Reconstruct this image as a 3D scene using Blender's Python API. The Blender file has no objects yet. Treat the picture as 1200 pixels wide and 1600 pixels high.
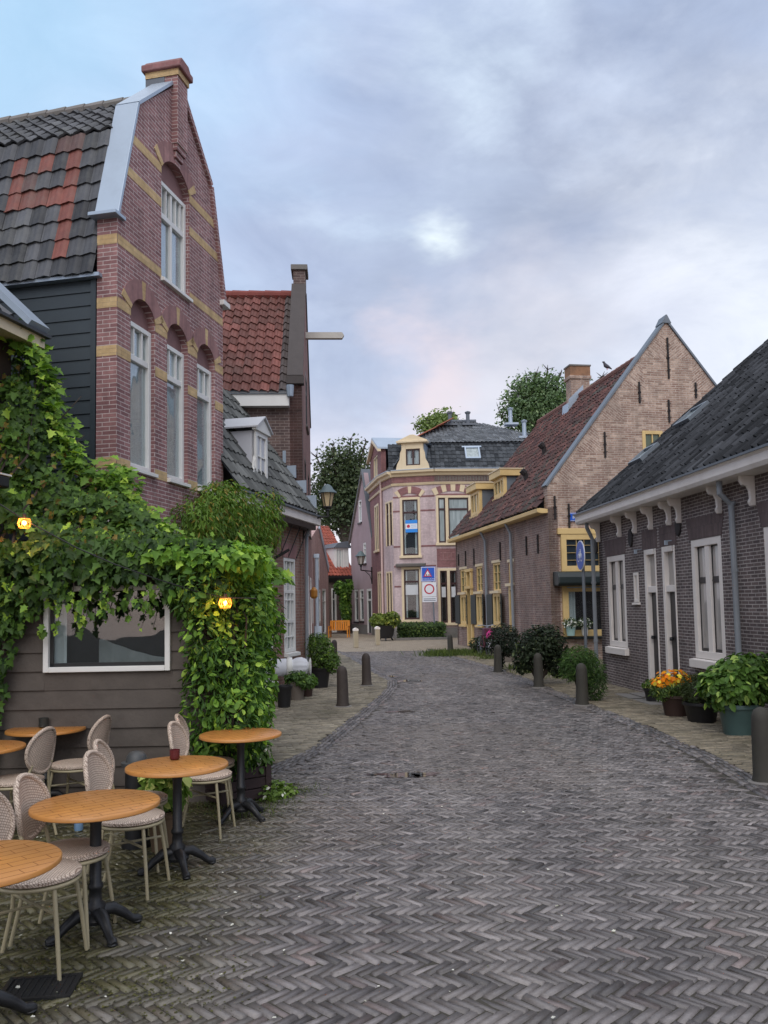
import bpy, math, random
import numpy as np
from mathutils import Vector, Matrix

R = random.Random(11)
NP = np.random.default_rng(11)
PI = math.pi
scene = bpy.context.scene
COL = scene.collection

# ------------------------------------------------------------------ camera
F, EYE, PITCH, ROLL, SH = 1300.0, 1.8, math.atan(91 / 1300.0), 0.018, 55.0
_f = Vector((0, math.cos(PITCH), math.sin(PITCH)))
_u0 = Vector((0, -math.sin(PITCH), math.cos(PITCH)))
_r0 = Vector((1, 0, 0))
_r = _r0 * math.cos(ROLL) - _u0 * math.sin(ROLL)
_u = _u0 * math.cos(ROLL) + _r0 * math.sin(ROLL)
CAMP = Vector((0, 0, EYE))


def ray(px, py):
    return _r * ((px - 600) / F) + _u * (-(py - 800 - SH) / F) + _f


def gnd(px, py, z=0.0):
    d = ray(px, py)
    t = (z - EYE) / d.z
    return CAMP + d * t


def at_depth(px, py, Y):
    d = ray(px, py)
    return CAMP + d * (Y / d.y)


def make_camera():
    cd = bpy.data.cameras.new('camera')
    co = bpy.data.objects.new('camera', cd)
    COL.objects.link(co)
    m = Matrix((( _r.x, _u.x, -_f.x, 0), (_r.y, _u.y, -_f.y, 0), (_r.z, _u.z, -_f.z, 0), (0, 0, 0, 1)))
    co.matrix_world = Matrix.Translation(CAMP) @ m
    cd.sensor_fit = 'AUTO'
    cd.sensor_width = 36
    cd.lens = F / 1600 * 36
    cd.shift_y = SH / 1600
    cd.clip_start = 0.05
    cd.clip_end = 2000
    scene.camera = co


# ------------------------------------------------------------------ colours / materials
def S(r, g, b):
    def f(c):
        c /= 255.0
        return c / 12.92 if c <= 0.04045 else ((c + 0.055) / 1.055) ** 2.4
    return (f(r), f(g), f(b), 1.0)


def newmat(name):
    m = bpy.data.materials.new(name)
    m.use_nodes = True
    nt = m.node_tree
    bs = nt.nodes['Principled BSDF']
    return m, nt, bs


def N(nt, t, **kw):
    n = nt.nodes.new(t)
    for k, v in kw.items():
        setattr(n, k, v)
    return n


def mixcol(nt, a, b, fac, mode='MIX'):
    m = N(nt, 'ShaderNodeMix', data_type='RGBA', blend_type=mode)
    for i, v in ((6, a), (7, b)):
        if hasattr(v, 'is_linked') or isinstance(v, bpy.types.NodeSocket):
            nt.links.new(v, m.inputs[i])
        else:
            m.inputs[i].default_value = v
    if isinstance(fac, bpy.types.NodeSocket):
        nt.links.new(fac, m.inputs[0])
    else:
        m.inputs[0].default_value = fac
    return m.outputs[2]


def noise(nt, scale, vec=None, detail=4, rough=0.55):
    n = N(nt, 'ShaderNodeTexNoise')
    n.inputs['Scale'].default_value = scale
    n.inputs['Detail'].default_value = detail
    n.inputs['Roughness'].default_value = rough
    if vec is not None:
        nt.links.new(vec, n.inputs['Vector'])
    return n


def ramp(nt, src, p0, p1, c0=(0, 0, 0, 1), c1=(1, 1, 1, 1)):
    r = N(nt, 'ShaderNodeValToRGB')
    r.color_ramp.elements[0].position = p0
    r.color_ramp.elements[1].position = p1
    r.color_ramp.elements[0].color = c0
    r.color_ramp.elements[1].color = c1
    nt.links.new(src, r.inputs[0])
    return r.outputs[0]


def scalec(c, k):
    return (c[0] * k, c[1] * k, c[2] * k, 1)


def plain(name, col, rough=0.6, var=0.25, nscale=6.0, bump=0.1, bscale=40.0, metal=0.0, dirt=None, dirt_amt=0.35):
    m, nt, bs = newmat(name)
    tc = N(nt, 'ShaderNodeTexCoord').outputs['Object']
    n = noise(nt, nscale, tc, 5)
    c = mixcol(nt, scalec(col, 1 - var), scalec(col, 1 + var * 0.6), n.outputs[0])
    if dirt is not None:
        n2 = noise(nt, nscale * 0.35, tc, 8, 0.7)
        c = mixcol(nt, c, dirt, ramp(nt, n2.outputs[0], 0.48, 0.75, (0, 0, 0, 1), (dirt_amt, dirt_amt, dirt_amt, 1)))
    nt.links.new(c, bs.inputs['Base Color'])
    bs.inputs['Roughness'].default_value = rough
    bs.inputs['Metallic'].default_value = metal
    if bump > 0:
        b = N(nt, 'ShaderNodeBump')
        b.inputs['Strength'].default_value = bump
        b.inputs['Distance'].default_value = 0.01
        nb = noise(nt, bscale, tc, 3)
        nt.links.new(nb.outputs[0], b.inputs['Height'])
        nt.links.new(b.outputs[0], bs.inputs['Normal'])
    return m


def brick(name, c1, c2, mortar, bw=0.21, bh=0.068, ms=0.007, rough=0.85, stain=None, stain_amt=0.5, stain_scale=0.6,
          c3=None, wob=0.0, bump=0.6, offset=0.5, tilt=None):
    m, nt, bs = newmat(name)
    tc = N(nt, 'ShaderNodeTexCoord').outputs['Object']
    sep = N(nt, 'ShaderNodeSeparateXYZ')
    nt.links.new(tc, sep.inputs[0])
    ad = N(nt, 'ShaderNodeMath', operation='ADD')
    nt.links.new(sep.outputs[0], ad.inputs[0]); nt.links.new(sep.outputs[1], ad.inputs[1])
    cb = N(nt, 'ShaderNodeCombineXYZ')
    nt.links.new(ad.outputs[0], cb.inputs[0]); nt.links.new(sep.outputs[2], cb.inputs[1])
    vec = cb.outputs[0]
    if tilt is not None:
        vr = N(nt, 'ShaderNodeVectorRotate'); vr.rotation_type = 'Z_AXIS'; vr.inputs['Angle'].default_value = tilt
        nt.links.new(vec, vr.inputs[0]); vec = vr.outputs[0]
    if wob > 0:
        wn = noise(nt, 1.7, tc, 2)
        vm = N(nt, 'ShaderNodeVectorMath', operation='SCALE')
        nt.links.new(wn.outputs['Color'], vm.inputs[0]); vm.inputs['Scale'].default_value = wob
        va = N(nt, 'ShaderNodeVectorMath', operation='ADD')
        nt.links.new(vec, va.inputs[0]); nt.links.new(vm.outputs[0], va.inputs[1])
        vec = va.outputs[0]
    bt = N(nt, 'ShaderNodeTexBrick')
    bt.offset = offset
    nt.links.new(vec, bt.inputs['Vector'])
    bt.inputs['Color1'].default_value = c1
    bt.inputs['Color2'].default_value = c2
    bt.inputs['Mortar'].default_value = mortar
    bt.inputs['Scale'].default_value = 1.0
    bt.inputs['Mortar Size'].default_value = ms
    bt.inputs['Mortar Smooth'].default_value = 0.25
    bt.inputs['Brick Width'].default_value = bw
    bt.inputs['Row Height'].default_value = bh
    c = bt.outputs['Color']
    n1 = noise(nt, 9.0, tc, 6, 0.65)
    c = mixcol(nt, c, mixcol(nt, (0.45, 0.45, 0.45, 1), (1.5, 1.45, 1.4, 1), n1.outputs[0]), 0.75, 'MULTIPLY')
    if c3 is not None:
        n3 = noise(nt, 2.4, tc, 6, 0.7)
        inv = N(nt, 'ShaderNodeMath', operation='SUBTRACT'); inv.inputs[0].default_value = 1
        nt.links.new(bt.outputs['Fac'], inv.inputs[1])
        mm = N(nt, 'ShaderNodeMath', operation='MULTIPLY')
        nt.links.new(ramp(nt, n3.outputs[0], 0.45, 0.62), mm.inputs[0]); nt.links.new(inv.outputs[0], mm.inputs[1])
        c = mixcol(nt, c, c3, mm.outputs[0])
    mps = N(nt, 'ShaderNodeMapping'); mps.inputs['Scale'].default_value = (2.6, 2.6, 0.32)
    nt.links.new(tc, mps.inputs[0])
    ns_ = noise(nt, 1.0, mps.outputs[0], 6, 0.65)
    c = mixcol(nt, c, ramp(nt, ns_.outputs[0], 0.32, 0.62, (0.66, 0.64, 0.63, 1), (1.08, 1.08, 1.08, 1)), 0.8, 'MULTIPLY')
    if stain is not None:
        n2 = noise(nt, stain_scale, tc, 8, 0.7)
        c = mixcol(nt, c, stain, ramp(nt, n2.outputs[0], 0.42, 0.72, (0, 0, 0, 1), (stain_amt,) * 3 + (1,)))
    nt.links.new(c, bs.inputs['Base Color'])
    bs.inputs['Roughness'].default_value = rough
    b = N(nt, 'ShaderNodeBump'); b.invert = True
    b.inputs['Strength'].default_value = bump
    b.inputs['Distance'].default_value = 0.01
    nt.links.new(bt.outputs['Fac'], b.inputs['Height'])
    b2 = N(nt, 'ShaderNodeBump'); b2.inputs['Strength'].default_value = 0.35; b2.inputs['Distance'].default_value = 0.012
    nt.links.new(n1.outputs[0], b2.inputs['Height']); nt.links.new(b.outputs[0], b2.inputs['Normal'])
    nt.links.new(b2.outputs[0], bs.inputs['Normal'])
    return m


def attrmat(name, rough=0.75, var=0.35, nscale=12.0, bump=0.25, bscale=60.0, spec=0.5, transl=0.0, moss=None):
    m, nt, bs = newmat(name)
    at = N(nt, 'ShaderNodeAttribute'); at.attribute_name = 'Col'
    c = at.outputs['Color']
    tc = N(nt, 'ShaderNodeTexCoord').outputs['Object']
    if var > 0:
        n = noise(nt, nscale, tc, 5, 0.65)
        c = mixcol(nt, c, mixcol(nt, (1 - var,) * 3 + (1,), (1 + var,) * 3 + (1,), n.outputs[0]), 1.0, 'MULTIPLY')
    if moss is not None:
        n2 = noise(nt, 1.3, tc, 8, 0.75)
        c = mixcol(nt, c, moss, ramp(nt, n2.outputs[0], 0.5, 0.78, (0, 0, 0, 1), (0.6, 0.6, 0.6, 1)))
    nt.links.new(c, bs.inputs['Base Color'])
    bs.inputs['Roughness'].default_value = rough
    bs.inputs['Specular IOR Level'].default_value = spec
    if bump > 0:
        b = N(nt, 'ShaderNodeBump'); b.inputs['Strength'].default_value = bump; b.inputs['Distance'].default_value = 0.01
        nb = noise(nt, bscale, tc, 4)
        nt.links.new(nb.outputs[0], b.inputs['Height']); nt.links.new(b.outputs[0], bs.inputs['Normal'])
    if transl > 0:
        tr = N(nt, 'ShaderNodeBsdfTranslucent')
        nt.links.new(mixcol(nt, c, (1.3, 1.5, 0.6, 1), 1.0, 'MULTIPLY'), tr.inputs[0])
        mx = N(nt, 'ShaderNodeMixShader'); mx.inputs[0].default_value = transl
        nt.links.new(bs.outputs[0], mx.inputs[1]); nt.links.new(tr.outputs[0], mx.inputs[2])
        nt.links.new(mx.outputs[0], nt.nodes['Material Output'].inputs[0])
    return m


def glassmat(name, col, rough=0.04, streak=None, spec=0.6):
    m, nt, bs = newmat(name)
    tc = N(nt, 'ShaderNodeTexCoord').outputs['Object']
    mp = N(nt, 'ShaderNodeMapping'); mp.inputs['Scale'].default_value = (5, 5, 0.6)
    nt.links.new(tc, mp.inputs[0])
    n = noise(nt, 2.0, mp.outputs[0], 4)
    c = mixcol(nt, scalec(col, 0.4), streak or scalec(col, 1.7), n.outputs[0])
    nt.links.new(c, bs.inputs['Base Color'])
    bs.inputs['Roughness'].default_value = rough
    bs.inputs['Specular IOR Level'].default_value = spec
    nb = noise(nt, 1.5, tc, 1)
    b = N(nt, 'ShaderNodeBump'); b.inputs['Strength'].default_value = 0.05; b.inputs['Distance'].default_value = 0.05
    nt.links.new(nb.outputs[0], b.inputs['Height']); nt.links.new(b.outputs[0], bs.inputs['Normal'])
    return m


def emis(name, col, strength):
    m, nt, bs = newmat(name)
    bs.inputs['Emission Color'].default_value = col
    bs.inputs['Emission Strength'].default_value = strength
    bs.inputs['Base Color'].default_value = col
    return m


# ------------------------------------------------------------------ objects
WM = {}


def register(o, M):
    WM[o.name] = M
    return o


def thing(name, label, cat, loc=(0, 0, 0), rotz=0.0, group=None):
    o = bpy.data.objects.new(name, None)
    o.empty_display_size = 0.2
    COL.objects.link(o)
    o.location = loc
    o.rotation_euler = (0, 0, rotz)
    o['label'] = label; o['category'] = cat
    if group: o['group'] = group
    register(o, Matrix.Translation(Vector(loc)) @ Matrix.Rotation(rotz, 4, 'Z'))
    return o


def tag(o, label, cat, group=None):
    o['label'] = label; o['category'] = cat
    if group: o['group'] = group
    return o


def link_mesh(name, me, parent=None, M=None):
    """M: world matrix (None = same frame as the parent)"""
    o = bpy.data.objects.new(name, me)
    COL.objects.link(o)
    if parent is not None:
        o.parent = parent
        if M is not None:
            L = WM[parent.name].inverted() @ M
            o.matrix_basis = L
            register(o, M)
        else:
            register(o, WM[parent.name])
    else:
        if M is not None:
            o.matrix_basis = M
        register(o, M or Matrix.Identity(4))
    return o


class MB:
    def __init__(s):
        s.v = []; s.f = []; s.c = []; s.col = None

    def face(s, pts, col=None):
        i = len(s.v)
        s.v.extend([tuple(p) for p in pts])
        s.f.append(tuple(range(i, i + len(pts))))
        s.c.append(col or s.col)

    def polys(s, pts, faces, col=None):
        i = len(s.v)
        s.v.extend([tuple(p) for p in pts])
        for f in faces:
            s.f.append(tuple(i + k for k in f)); s.c.append(col or s.col)

    def box(s, x0, x1, y0, y1, z0, z1, col=None):
        if x0 > x1: x0, x1 = x1, x0
        if y0 > y1: y0, y1 = y1, y0
        if z0 > z1: z0, z1 = z1, z0
        p = [(x0, y0, z0), (x1, y0, z0), (x1, y1, z0), (x0, y1, z0), (x0, y0, z1), (x1, y0, z1), (x1, y1, z1), (x0, y1, z1)]
        s.polys(p, [(0, 3, 2, 1), (4, 5, 6, 7), (0, 1, 5, 4), (1, 2, 6, 5), (2, 3, 7, 6), (3, 0, 4, 7)], col)
        return s

    def prism(s, poly, axis, a0, a1, col=None):
        """poly: list of 2-D pts; axis 'y' -> (x,z) polygon swept in y; 'x' -> (y,z) swept in x; 'z' -> (x,y) swept in z"""
        n = len(poly)
        def P(p, a):
            return (p[0], a, p[1]) if axis == 'y' else ((a, p[0], p[1]) if axis == 'x' else (p[0], p[1], a))
        pts = [P(p, a0) for p in poly] + [P(p, a1) for p in poly]
        fs = [tuple(range(n))[::-1], tuple(range(n, 2 * n))]
        for i in range(n):
            j = (i + 1) % n
            fs.append((i, j, n + j, n + i))
        s.polys(pts, fs, col)
        return s

    def tube(s, pts, r, n=8, col=None, caps=True):
        pts = [Vector(p) for p in pts]
        rs = r if isinstance(r, (list, tuple)) else [r] * len(pts)
        i0 = len(s.v)
        up = Vector((0.13, 0.27, 0.95)).normalized()
        prev = None
        for k, p in enumerate(pts):
            a = pts[max(k - 1, 0)]; b = pts[min(k + 1, len(pts) - 1)]
            t = (b - a).normalized()
            if prev is None:
                x = t.cross(up)
                if x.length < 1e-3: x = t.cross(Vector((1, 0, 0)))
            else:
                x = prev - t * prev.dot(t)
            x.normalize(); prev = x
            y = t.cross(x)
            for q in range(n):
                a_ = 2 * PI * q / n
                s.v.append(tuple(p + (x * math.cos(a_) + y * math.sin(a_)) * rs[k]))
        for k in range(len(pts) - 1):
            for q in range(n):
                q2 = (q + 1) % n
                s.f.append((i0 + k * n + q, i0 + k * n + q2, i0 + (k + 1) * n + q2, i0 + (k + 1) * n + q)); s.c.append(col or s.col)
        if caps:
            s.f.append(tuple(i0 + q for q in range(n))[::-1]); s.c.append(col or s.col)
            e = i0 + (len(pts) - 1) * n
            s.f.append(tuple(e + q for q in range(n))); s.c.append(col or s.col)
        return s

    def lathe(s, prof, n=20, cx=0, cy=0, cz=0, sx=1, sy=1, col=None):
        i0 = len(s.v)
        for (r, z) in prof:
            for q in range(n):
                a = 2 * PI * q / n
                s.v.append((cx + r * math.cos(a) * sx, cy + r * math.sin(a) * sy, cz + z))
        for k in range(len(prof) - 1):
            for q in range(n):
                q2 = (q + 1) % n
                s.f.append((i0 + k * n + q, i0 + k * n + q2, i0 + (k + 1) * n + q2, i0 + (k + 1) * n + q)); s.c.append(col or s.col)
        s.f.append(tuple(i0 + q for q in range(n))[::-1]); s.c.append(col or s.col)
        e = i0 + (len(prof) - 1) * n
        s.f.append(tuple(e + q for q in range(n))); s.c.append(col or s.col)
        return s

    def mesh(s, name, mat, smooth=False):
        me = bpy.data.meshes.new(name)
        me.from_pydata(s.v, [], s.f)
        if any(c is not None for c in s.c):
            ca = me.color_attributes.new('Col', 'FLOAT_COLOR', 'CORNER')
            arr = []
            for f, c in zip(s.f, s.c):
                c = c or (0.5, 0.5, 0.5, 1)
                for _ in f: arr.extend((c[0], c[1], c[2], 1.0))
            ca.data.foreach_set('color', arr)
        if smooth:
            me.polygons.foreach_set('use_smooth', [True] * len(me.polygons))
        if mat is not None:
            me.materials.append(mat)
        me.update()
        return me

    def build(s, name, mat, parent=None, M=None, smooth=False, bevel=0.0, weld=False):
        me = s.mesh(name, mat, smooth)
        if weld or smooth:
            import bmesh
            bm = bmesh.new(); bm.from_mesh(me)
            bmesh.ops.remove_doubles(bm, verts=bm.verts, dist=1e-5)
            bm.to_mesh(me); bm.free()
        if smooth:
            me.set_sharp_from_angle(angle=math.radians(50))
        o = link_mesh(name, me, parent, M)
        if bevel > 0:
            b = o.modifiers.new('edge', 'BEVEL')
            b.width = bevel; b.segments = 2; b.limit_method = 'ANGLE'; b.angle_limit = math.radians(40)
        return o


def copy_tree(o, parent=None):
    c = o.copy()
    COL.objects.link(c)
    if parent is not None: c.parent = parent
    for ch in list(o.children): copy_tree(ch, c)
    return c


class Face:
    """vertical facade frame. x: left->right seen from the street, y: inward, z: up"""
    def __init__(s, L, Rr, z=0.0):
        L = Vector((L[0], L[1])); Rr = Vector((Rr[0], Rr[1]))
        s.w = (Rr - L).length
        x = (Rr - L).normalized()
        s.x = Vector((x.x, x.y, 0)); s.y = Vector((-x.y, x.x, 0)); s.o = Vector((L.x, L.y, z))
        s.M = Matrix(((s.x.x, s.y.x, 0, s.o.x), (s.x.y, s.y.y, 0, s.o.y), (0, 0, 1, s.o.z), (0, 0, 0, 1)))

    def uv(s, px, py, d=0.0):
        r = ray(px, py)
        o = s.o + s.y * d
        t = (o - CAMP).dot(s.y) / r.dot(s.y)
        p = CAMP + r * t - o
        return p.dot(s.x), p.z

    def pt(s, x, y, z):
        return s.o + s.x * x + s.y * y + Vector((0, 0, z))

    def rect(s, px0, py0, px1, py1, d=0.0):
        """pixel corners top-left and bottom-right of something on the plane -> x0,x1,z0,z1"""
        a = s.uv(px0, py0, d); b = s.uv(px1, py1, d)
        return a[0], b[0], b[1], a[1]


def clip_poly(poly, outline):
    """Sutherland-Hodgman, outline convex counter-clockwise (x,z)"""
    out = poly
    n = len(outline)
    for i in range(n):
        a = outline[i]; b = outline[(i + 1) % n]
        inp, out = out, []
        def side(p): return (b[0] - a[0]) * (p[1] - a[1]) - (b[1] - a[1]) * (p[0] - a[0])
        for k in range(len(inp)):
            p = inp[k]; q = inp[(k + 1) % len(inp)]
            sp, sq = side(p), side(q)
            if sp >= -1e-9: out.append(p)
            if (sp > 1e-9 and sq < -1e-9) or (sp < -1e-9 and sq > 1e-9):
                t = sp / (sp - sq)
                out.append((p[0] + (q[0] - p[0]) * t, p[1] + (q[1] - p[1]) * t))
        if len(out) < 3: return []
    return out


def wall_mb(mb, outline, holes, t=0.3, rd=0.14, y=0.0):
    xs = sorted(set([p[0] for p in outline] + [h[0] for h in holes] + [h[1] for h in holes]))
    zs = sorted(set([p[1] for p in outline] + [h[2] for h in holes] + [h[3] for h in holes]))
    for i in range(len(xs) - 1):
        for j in range(len(zs) - 1):
            cx = (xs[i] + xs[i + 1]) / 2; cz = (zs[j] + zs[j + 1]) / 2
            if any(h[0] < cx < h[1] and h[2] < cz < h[3] for h in holes): continue
            c = clip_poly([(xs[i], zs[j]), (xs[i + 1], zs[j]), (xs[i + 1], zs[j + 1]), (xs[i], zs[j + 1])], outline)
            if len(c) >= 3: mb.face([(p[0], y, p[1]) for p in c])
    for (x0, x1, z0, z1) in holes:
        mb.face([(x0, y, z0), (x0, y, z1), (x0, y + rd, z1), (x0, y + rd, z0)])
        mb.face([(x1, y, z0), (x1, y + rd, z0), (x1, y + rd, z1), (x1, y, z1)])
        mb.face([(x0, y, z1), (x1, y, z1), (x1, y + rd, z1), (x0, y + rd, z1)])
        mb.face([(x0, y, z0), (x0, y + rd, z0), (x1, y + rd, z0), (x1, y, z0)])
    n = len(outline)
    for i in range(n):
        a = outline[i]; b = outline[(i + 1) % n]
        mb.face([(a[0], y, a[1]), (a[0], y + t, a[1]), (b[0], y + t, b[1]), (b[0], y, b[1])])
    mb.face([(p[0], y + t, p[1]) for p in outline][::-1])
    return mb


def clear_glass():
    m, nt, bs = newmat('window_glass')
    nt.nodes.remove(bs)
    tc = N(nt, 'ShaderNodeTexCoord').outputs['Object']
    nb = noise(nt, 1.3, tc, 2)
    b = N(nt, 'ShaderNodeBump'); b.inputs['Strength'].default_value = 0.12; b.inputs['Distance'].default_value = 0.05
    nt.links.new(nb.outputs[0], b.inputs['Height'])
    gl = N(nt, 'ShaderNodeBsdfGlossy'); gl.inputs['Roughness'].default_value = 0.015; gl.inputs[0].default_value = (.95, .97, 1, 1)
    nt.links.new(b.outputs[0], gl.inputs['Normal'])
    tr = N(nt, 'ShaderNodeBsdfTransparent'); tr.inputs[0].default_value = (.86, .9, .9, 1)
    lw = N(nt, 'ShaderNodeLayerWeight'); lw.inputs[0].default_value = .5
    pw = N(nt, 'ShaderNodeMath', operation='POWER'); nt.links.new(lw.outputs['Facing'], pw.inputs[0]); pw.inputs[1].default_value = 3.2
    fr = N(nt, 'ShaderNodeMath', operation='MULTIPLY_ADD'); nt.links.new(pw.outputs[0], fr.inputs[0]); fr.inputs[1].default_value = .8; fr.inputs[2].default_value = .07
    mx = N(nt, 'ShaderNodeMixShader'); nt.links.new(fr.outputs[0], mx.inputs[0]); nt.links.new(tr.outputs[0], mx.inputs[1]); nt.links.new(gl.outputs[0], mx.inputs[2])
    nt.links.new(mx.outputs[0], nt.nodes['Material Output'].inputs[0])
    return m


GLASS = {}


def glazing(w, gm, x0, x1, z0, z1, y):
    '''pane, dark room and curtains behind it, all parts of window w (gm picks how much curtain there is)'''
    g = MB(); g.box(x0, x1, y, y + .008, z0, z1)
    kind = GLASS.get(gm.name)
    if kind is None:
        g.build('pane', gm, w); return
    g.build('pane', GLASS['clear'], w)
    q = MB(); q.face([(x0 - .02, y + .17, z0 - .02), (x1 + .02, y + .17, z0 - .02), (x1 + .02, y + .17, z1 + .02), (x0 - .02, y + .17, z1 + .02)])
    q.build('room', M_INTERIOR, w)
    W = x1 - x0
    spans = {'grey': [(0, R.uniform(.22, .34), 0), (R.uniform(.62, .74), 1, 0), (.0, 1, .55)], 'shed': [(0, .14, 0)], 'net': [(0, .10, 0), (R.uniform(.20, .30), 1, 0)], 'dark': [(0, R.uniform(.12, .22), 0), (R.uniform(.78, .88), 1, 0)]}[kind]
    for a, b, top in spans:
        c = MB(); n = max(6, int((b - a) * W / .022)); zt = z1 if top == 0 else z0 + (z1 - z0) * R.uniform(.36, .5)
        yy = y + (.035 if kind == 'net' else .06 if top == 0 else .09)
        ph = R.uniform(0, 6)
        pts = [(x0 + W * (a + (b - a) * k / n), yy + .016 * math.sin(k * 1.35 + ph) + .006 * math.sin(k * .53)) for k in range(n + 1)]
        for k in range(n): c.face([(pts[k][0], pts[k][1], z0), (pts[k + 1][0], pts[k + 1][1], z0), (pts[k + 1][0], pts[k + 1][1], zt), (pts[k][0], pts[k][1], zt)])
        c.build('curtain', M_CURTAIN, w, smooth=True)


def window(face, root, x0, x1, z0, z1, fm, gm, d=0.1, fw=0.06, vbars=(), hbars=(), bar=0.028, sill=None, name='window', ft=0.07,
           pd=0.035, label=None):
    """vbars / hbars: fractions of the width / height, or (fraction, thickness, from, to)"""
    mb = MB()
    mb.box(x0, x0 + fw, d - 0.02, d + ft, z0, z1)
    mb.box(x1 - fw, x1, d - 0.02, d + ft, z0, z1)
    mb.box(x0 + fw, x1 - fw, d - 0.02, d + ft, z1 - fw, z1)
    mb.box(x0 + fw, x1 - fw, d - 0.02, d + ft, z0, z0 + fw)
    for b in vbars:
        if not isinstance(b, tuple): b = (b, bar, 0, 1)
        c = x0 + (x1 - x0) * b[0]
        mb.box(c - b[1] / 2, c + b[1] / 2, d - 0.005, d + ft - 0.01, max(z0 + fw, z0 + (z1 - z0) * b[2]), min(z1 - fw, z0 + (z1 - z0) * b[3]))
    for b in hbars:
        if not isinstance(b, tuple): b = (b, bar)
        c = z0 + (z1 - z0) * b[0]
        mb.box(x0 + fw, x1 - fw, d - 0.008, d + ft - 0.012, c - b[1] / 2, c + b[1] / 2)
    w = mb.build(name, fm, root, face.M, bevel=0.006)
    if label: w['label'] = label
    glazing(w, gm, x0 + fw * 0.5, x1 - fw * 0.5, z0 + fw * 0.5, z1 - fw * 0.5, d + pd)
    if sill:
        pr, hh, sm, ex = sill
        q = MB(); q.prism([(d + 0.03, z0), (-pr, z0 - 0.02), (-pr, z0 - hh), (d + 0.03, z0 - hh)], 'x', x0 - ex, x1 + ex)
        q.build('sill', sm, w, bevel=0.004)
    return w


def pantiles(name, root, O, U, V, w, l, mat, colfn, tw=0.22, tl=0.28, amp=0.028, inside=None, parent_frame=None, jit=0.006, seg=8, lip=0.03):
    """O origin (world), U unit along eave, V unit up slope"""
    U = Vector(U).normalized(); V = Vector(V).normalized(); Nn = U.cross(V).normalized()
    if Nn.z < 0: Nn = -Nn
    nx = max(1, int(round(w / tw))); ny = max(1, int(math.ceil(l / tl)))
    tw = w / nx
    mb = MB()
    prof = []
    for k in range(seg + 1):
        t = k / seg
        z = amp * (math.sin(2 * PI * (t - 0.1)) * 0.8 + 0.35 * math.sin(4 * PI * (t - 0.1)))
        prof.append((t * 1.03, z))
    W0 = WM[root.name].inverted()
    for j in range(ny):
        for i in range(nx):
            v0 = j * tl
            v1 = min(v0 + tl * 1.1, l)
            if v1 - v0 < 0.03: continue
            if inside and not inside((i + 0.5) * tw, v0 + tl * 0.5): continue
            c = colfn(i, j)
            dz = R.uniform(-jit, jit); dv = R.uniform(-jit, jit) * 2; du = R.uniform(-jit, jit)
            up = []; lo = []; bt = []
            for (t, z) in prof:
                u = (i + t) * tw + du
                lo.append(O + U * u + V * (v0 + dv) + Nn * (z + lip + dz))
                up.append(O + U * u + V * (v1 + dv) + Nn * (z + dz))
                bt.append(O + U * u + V * (v0 + dv + 0.004) + Nn * (z + dz + lip - 0.03))
            n = len(prof)
            pts = [W0 @ p for p in bt + lo + up]
            fs = []
            for k in range(n - 1):
                fs.append((k, k + 1, n + k + 1, n + k))
                fs.append((n + k, n + k + 1, 2 * n + k + 1, 2 * n + k))
            mb.polys(pts, fs, c)
    o = mb.build(name, mat, root)
    # smooth along the wave
    return o


# ------------------------------------------------------------------ leaves
def _tmpl(kind):
    if kind == 'ivy':
        half = [(0.30, -0.08), (0.24, 0.16), (0.52, 0.34), (0.26, 0.50), (0.24, 0.66)]
    elif kind == 'oval':
        half = [(0.20, 0.15), (0.30, 0.42), (0.22, 0.75)]
    elif kind == 'long':
        half = [(0.10, 0.2), (0.14, 0.45), (0.09, 0.8)]
    elif kind == 'blade':
        half = [(0.045, 0.1), (0.04, 0.6)]
    else:
        half = [(0.42, 0.15), (0.30, 0.45), (0.5, 0.6), (0.2, 0.85)]
    n = len(half)
    v = [(0, 0, 0), (0, 1, 0)] + [(x, y, 0.22 * x) for x, y in half] + [(-x, y, 0.22 * x) for x, y in half]
    v = [(x, y, z - 0.18 * y * y) for x, y, z in v]
    f1 = [0] + list(range(2, 2 + n)) + [1]
    f2 = [1] + list(range(2 + 2 * n - 1, 2 + n - 1, -1)) + [0]
    return np.array(v), f1, f2


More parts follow.
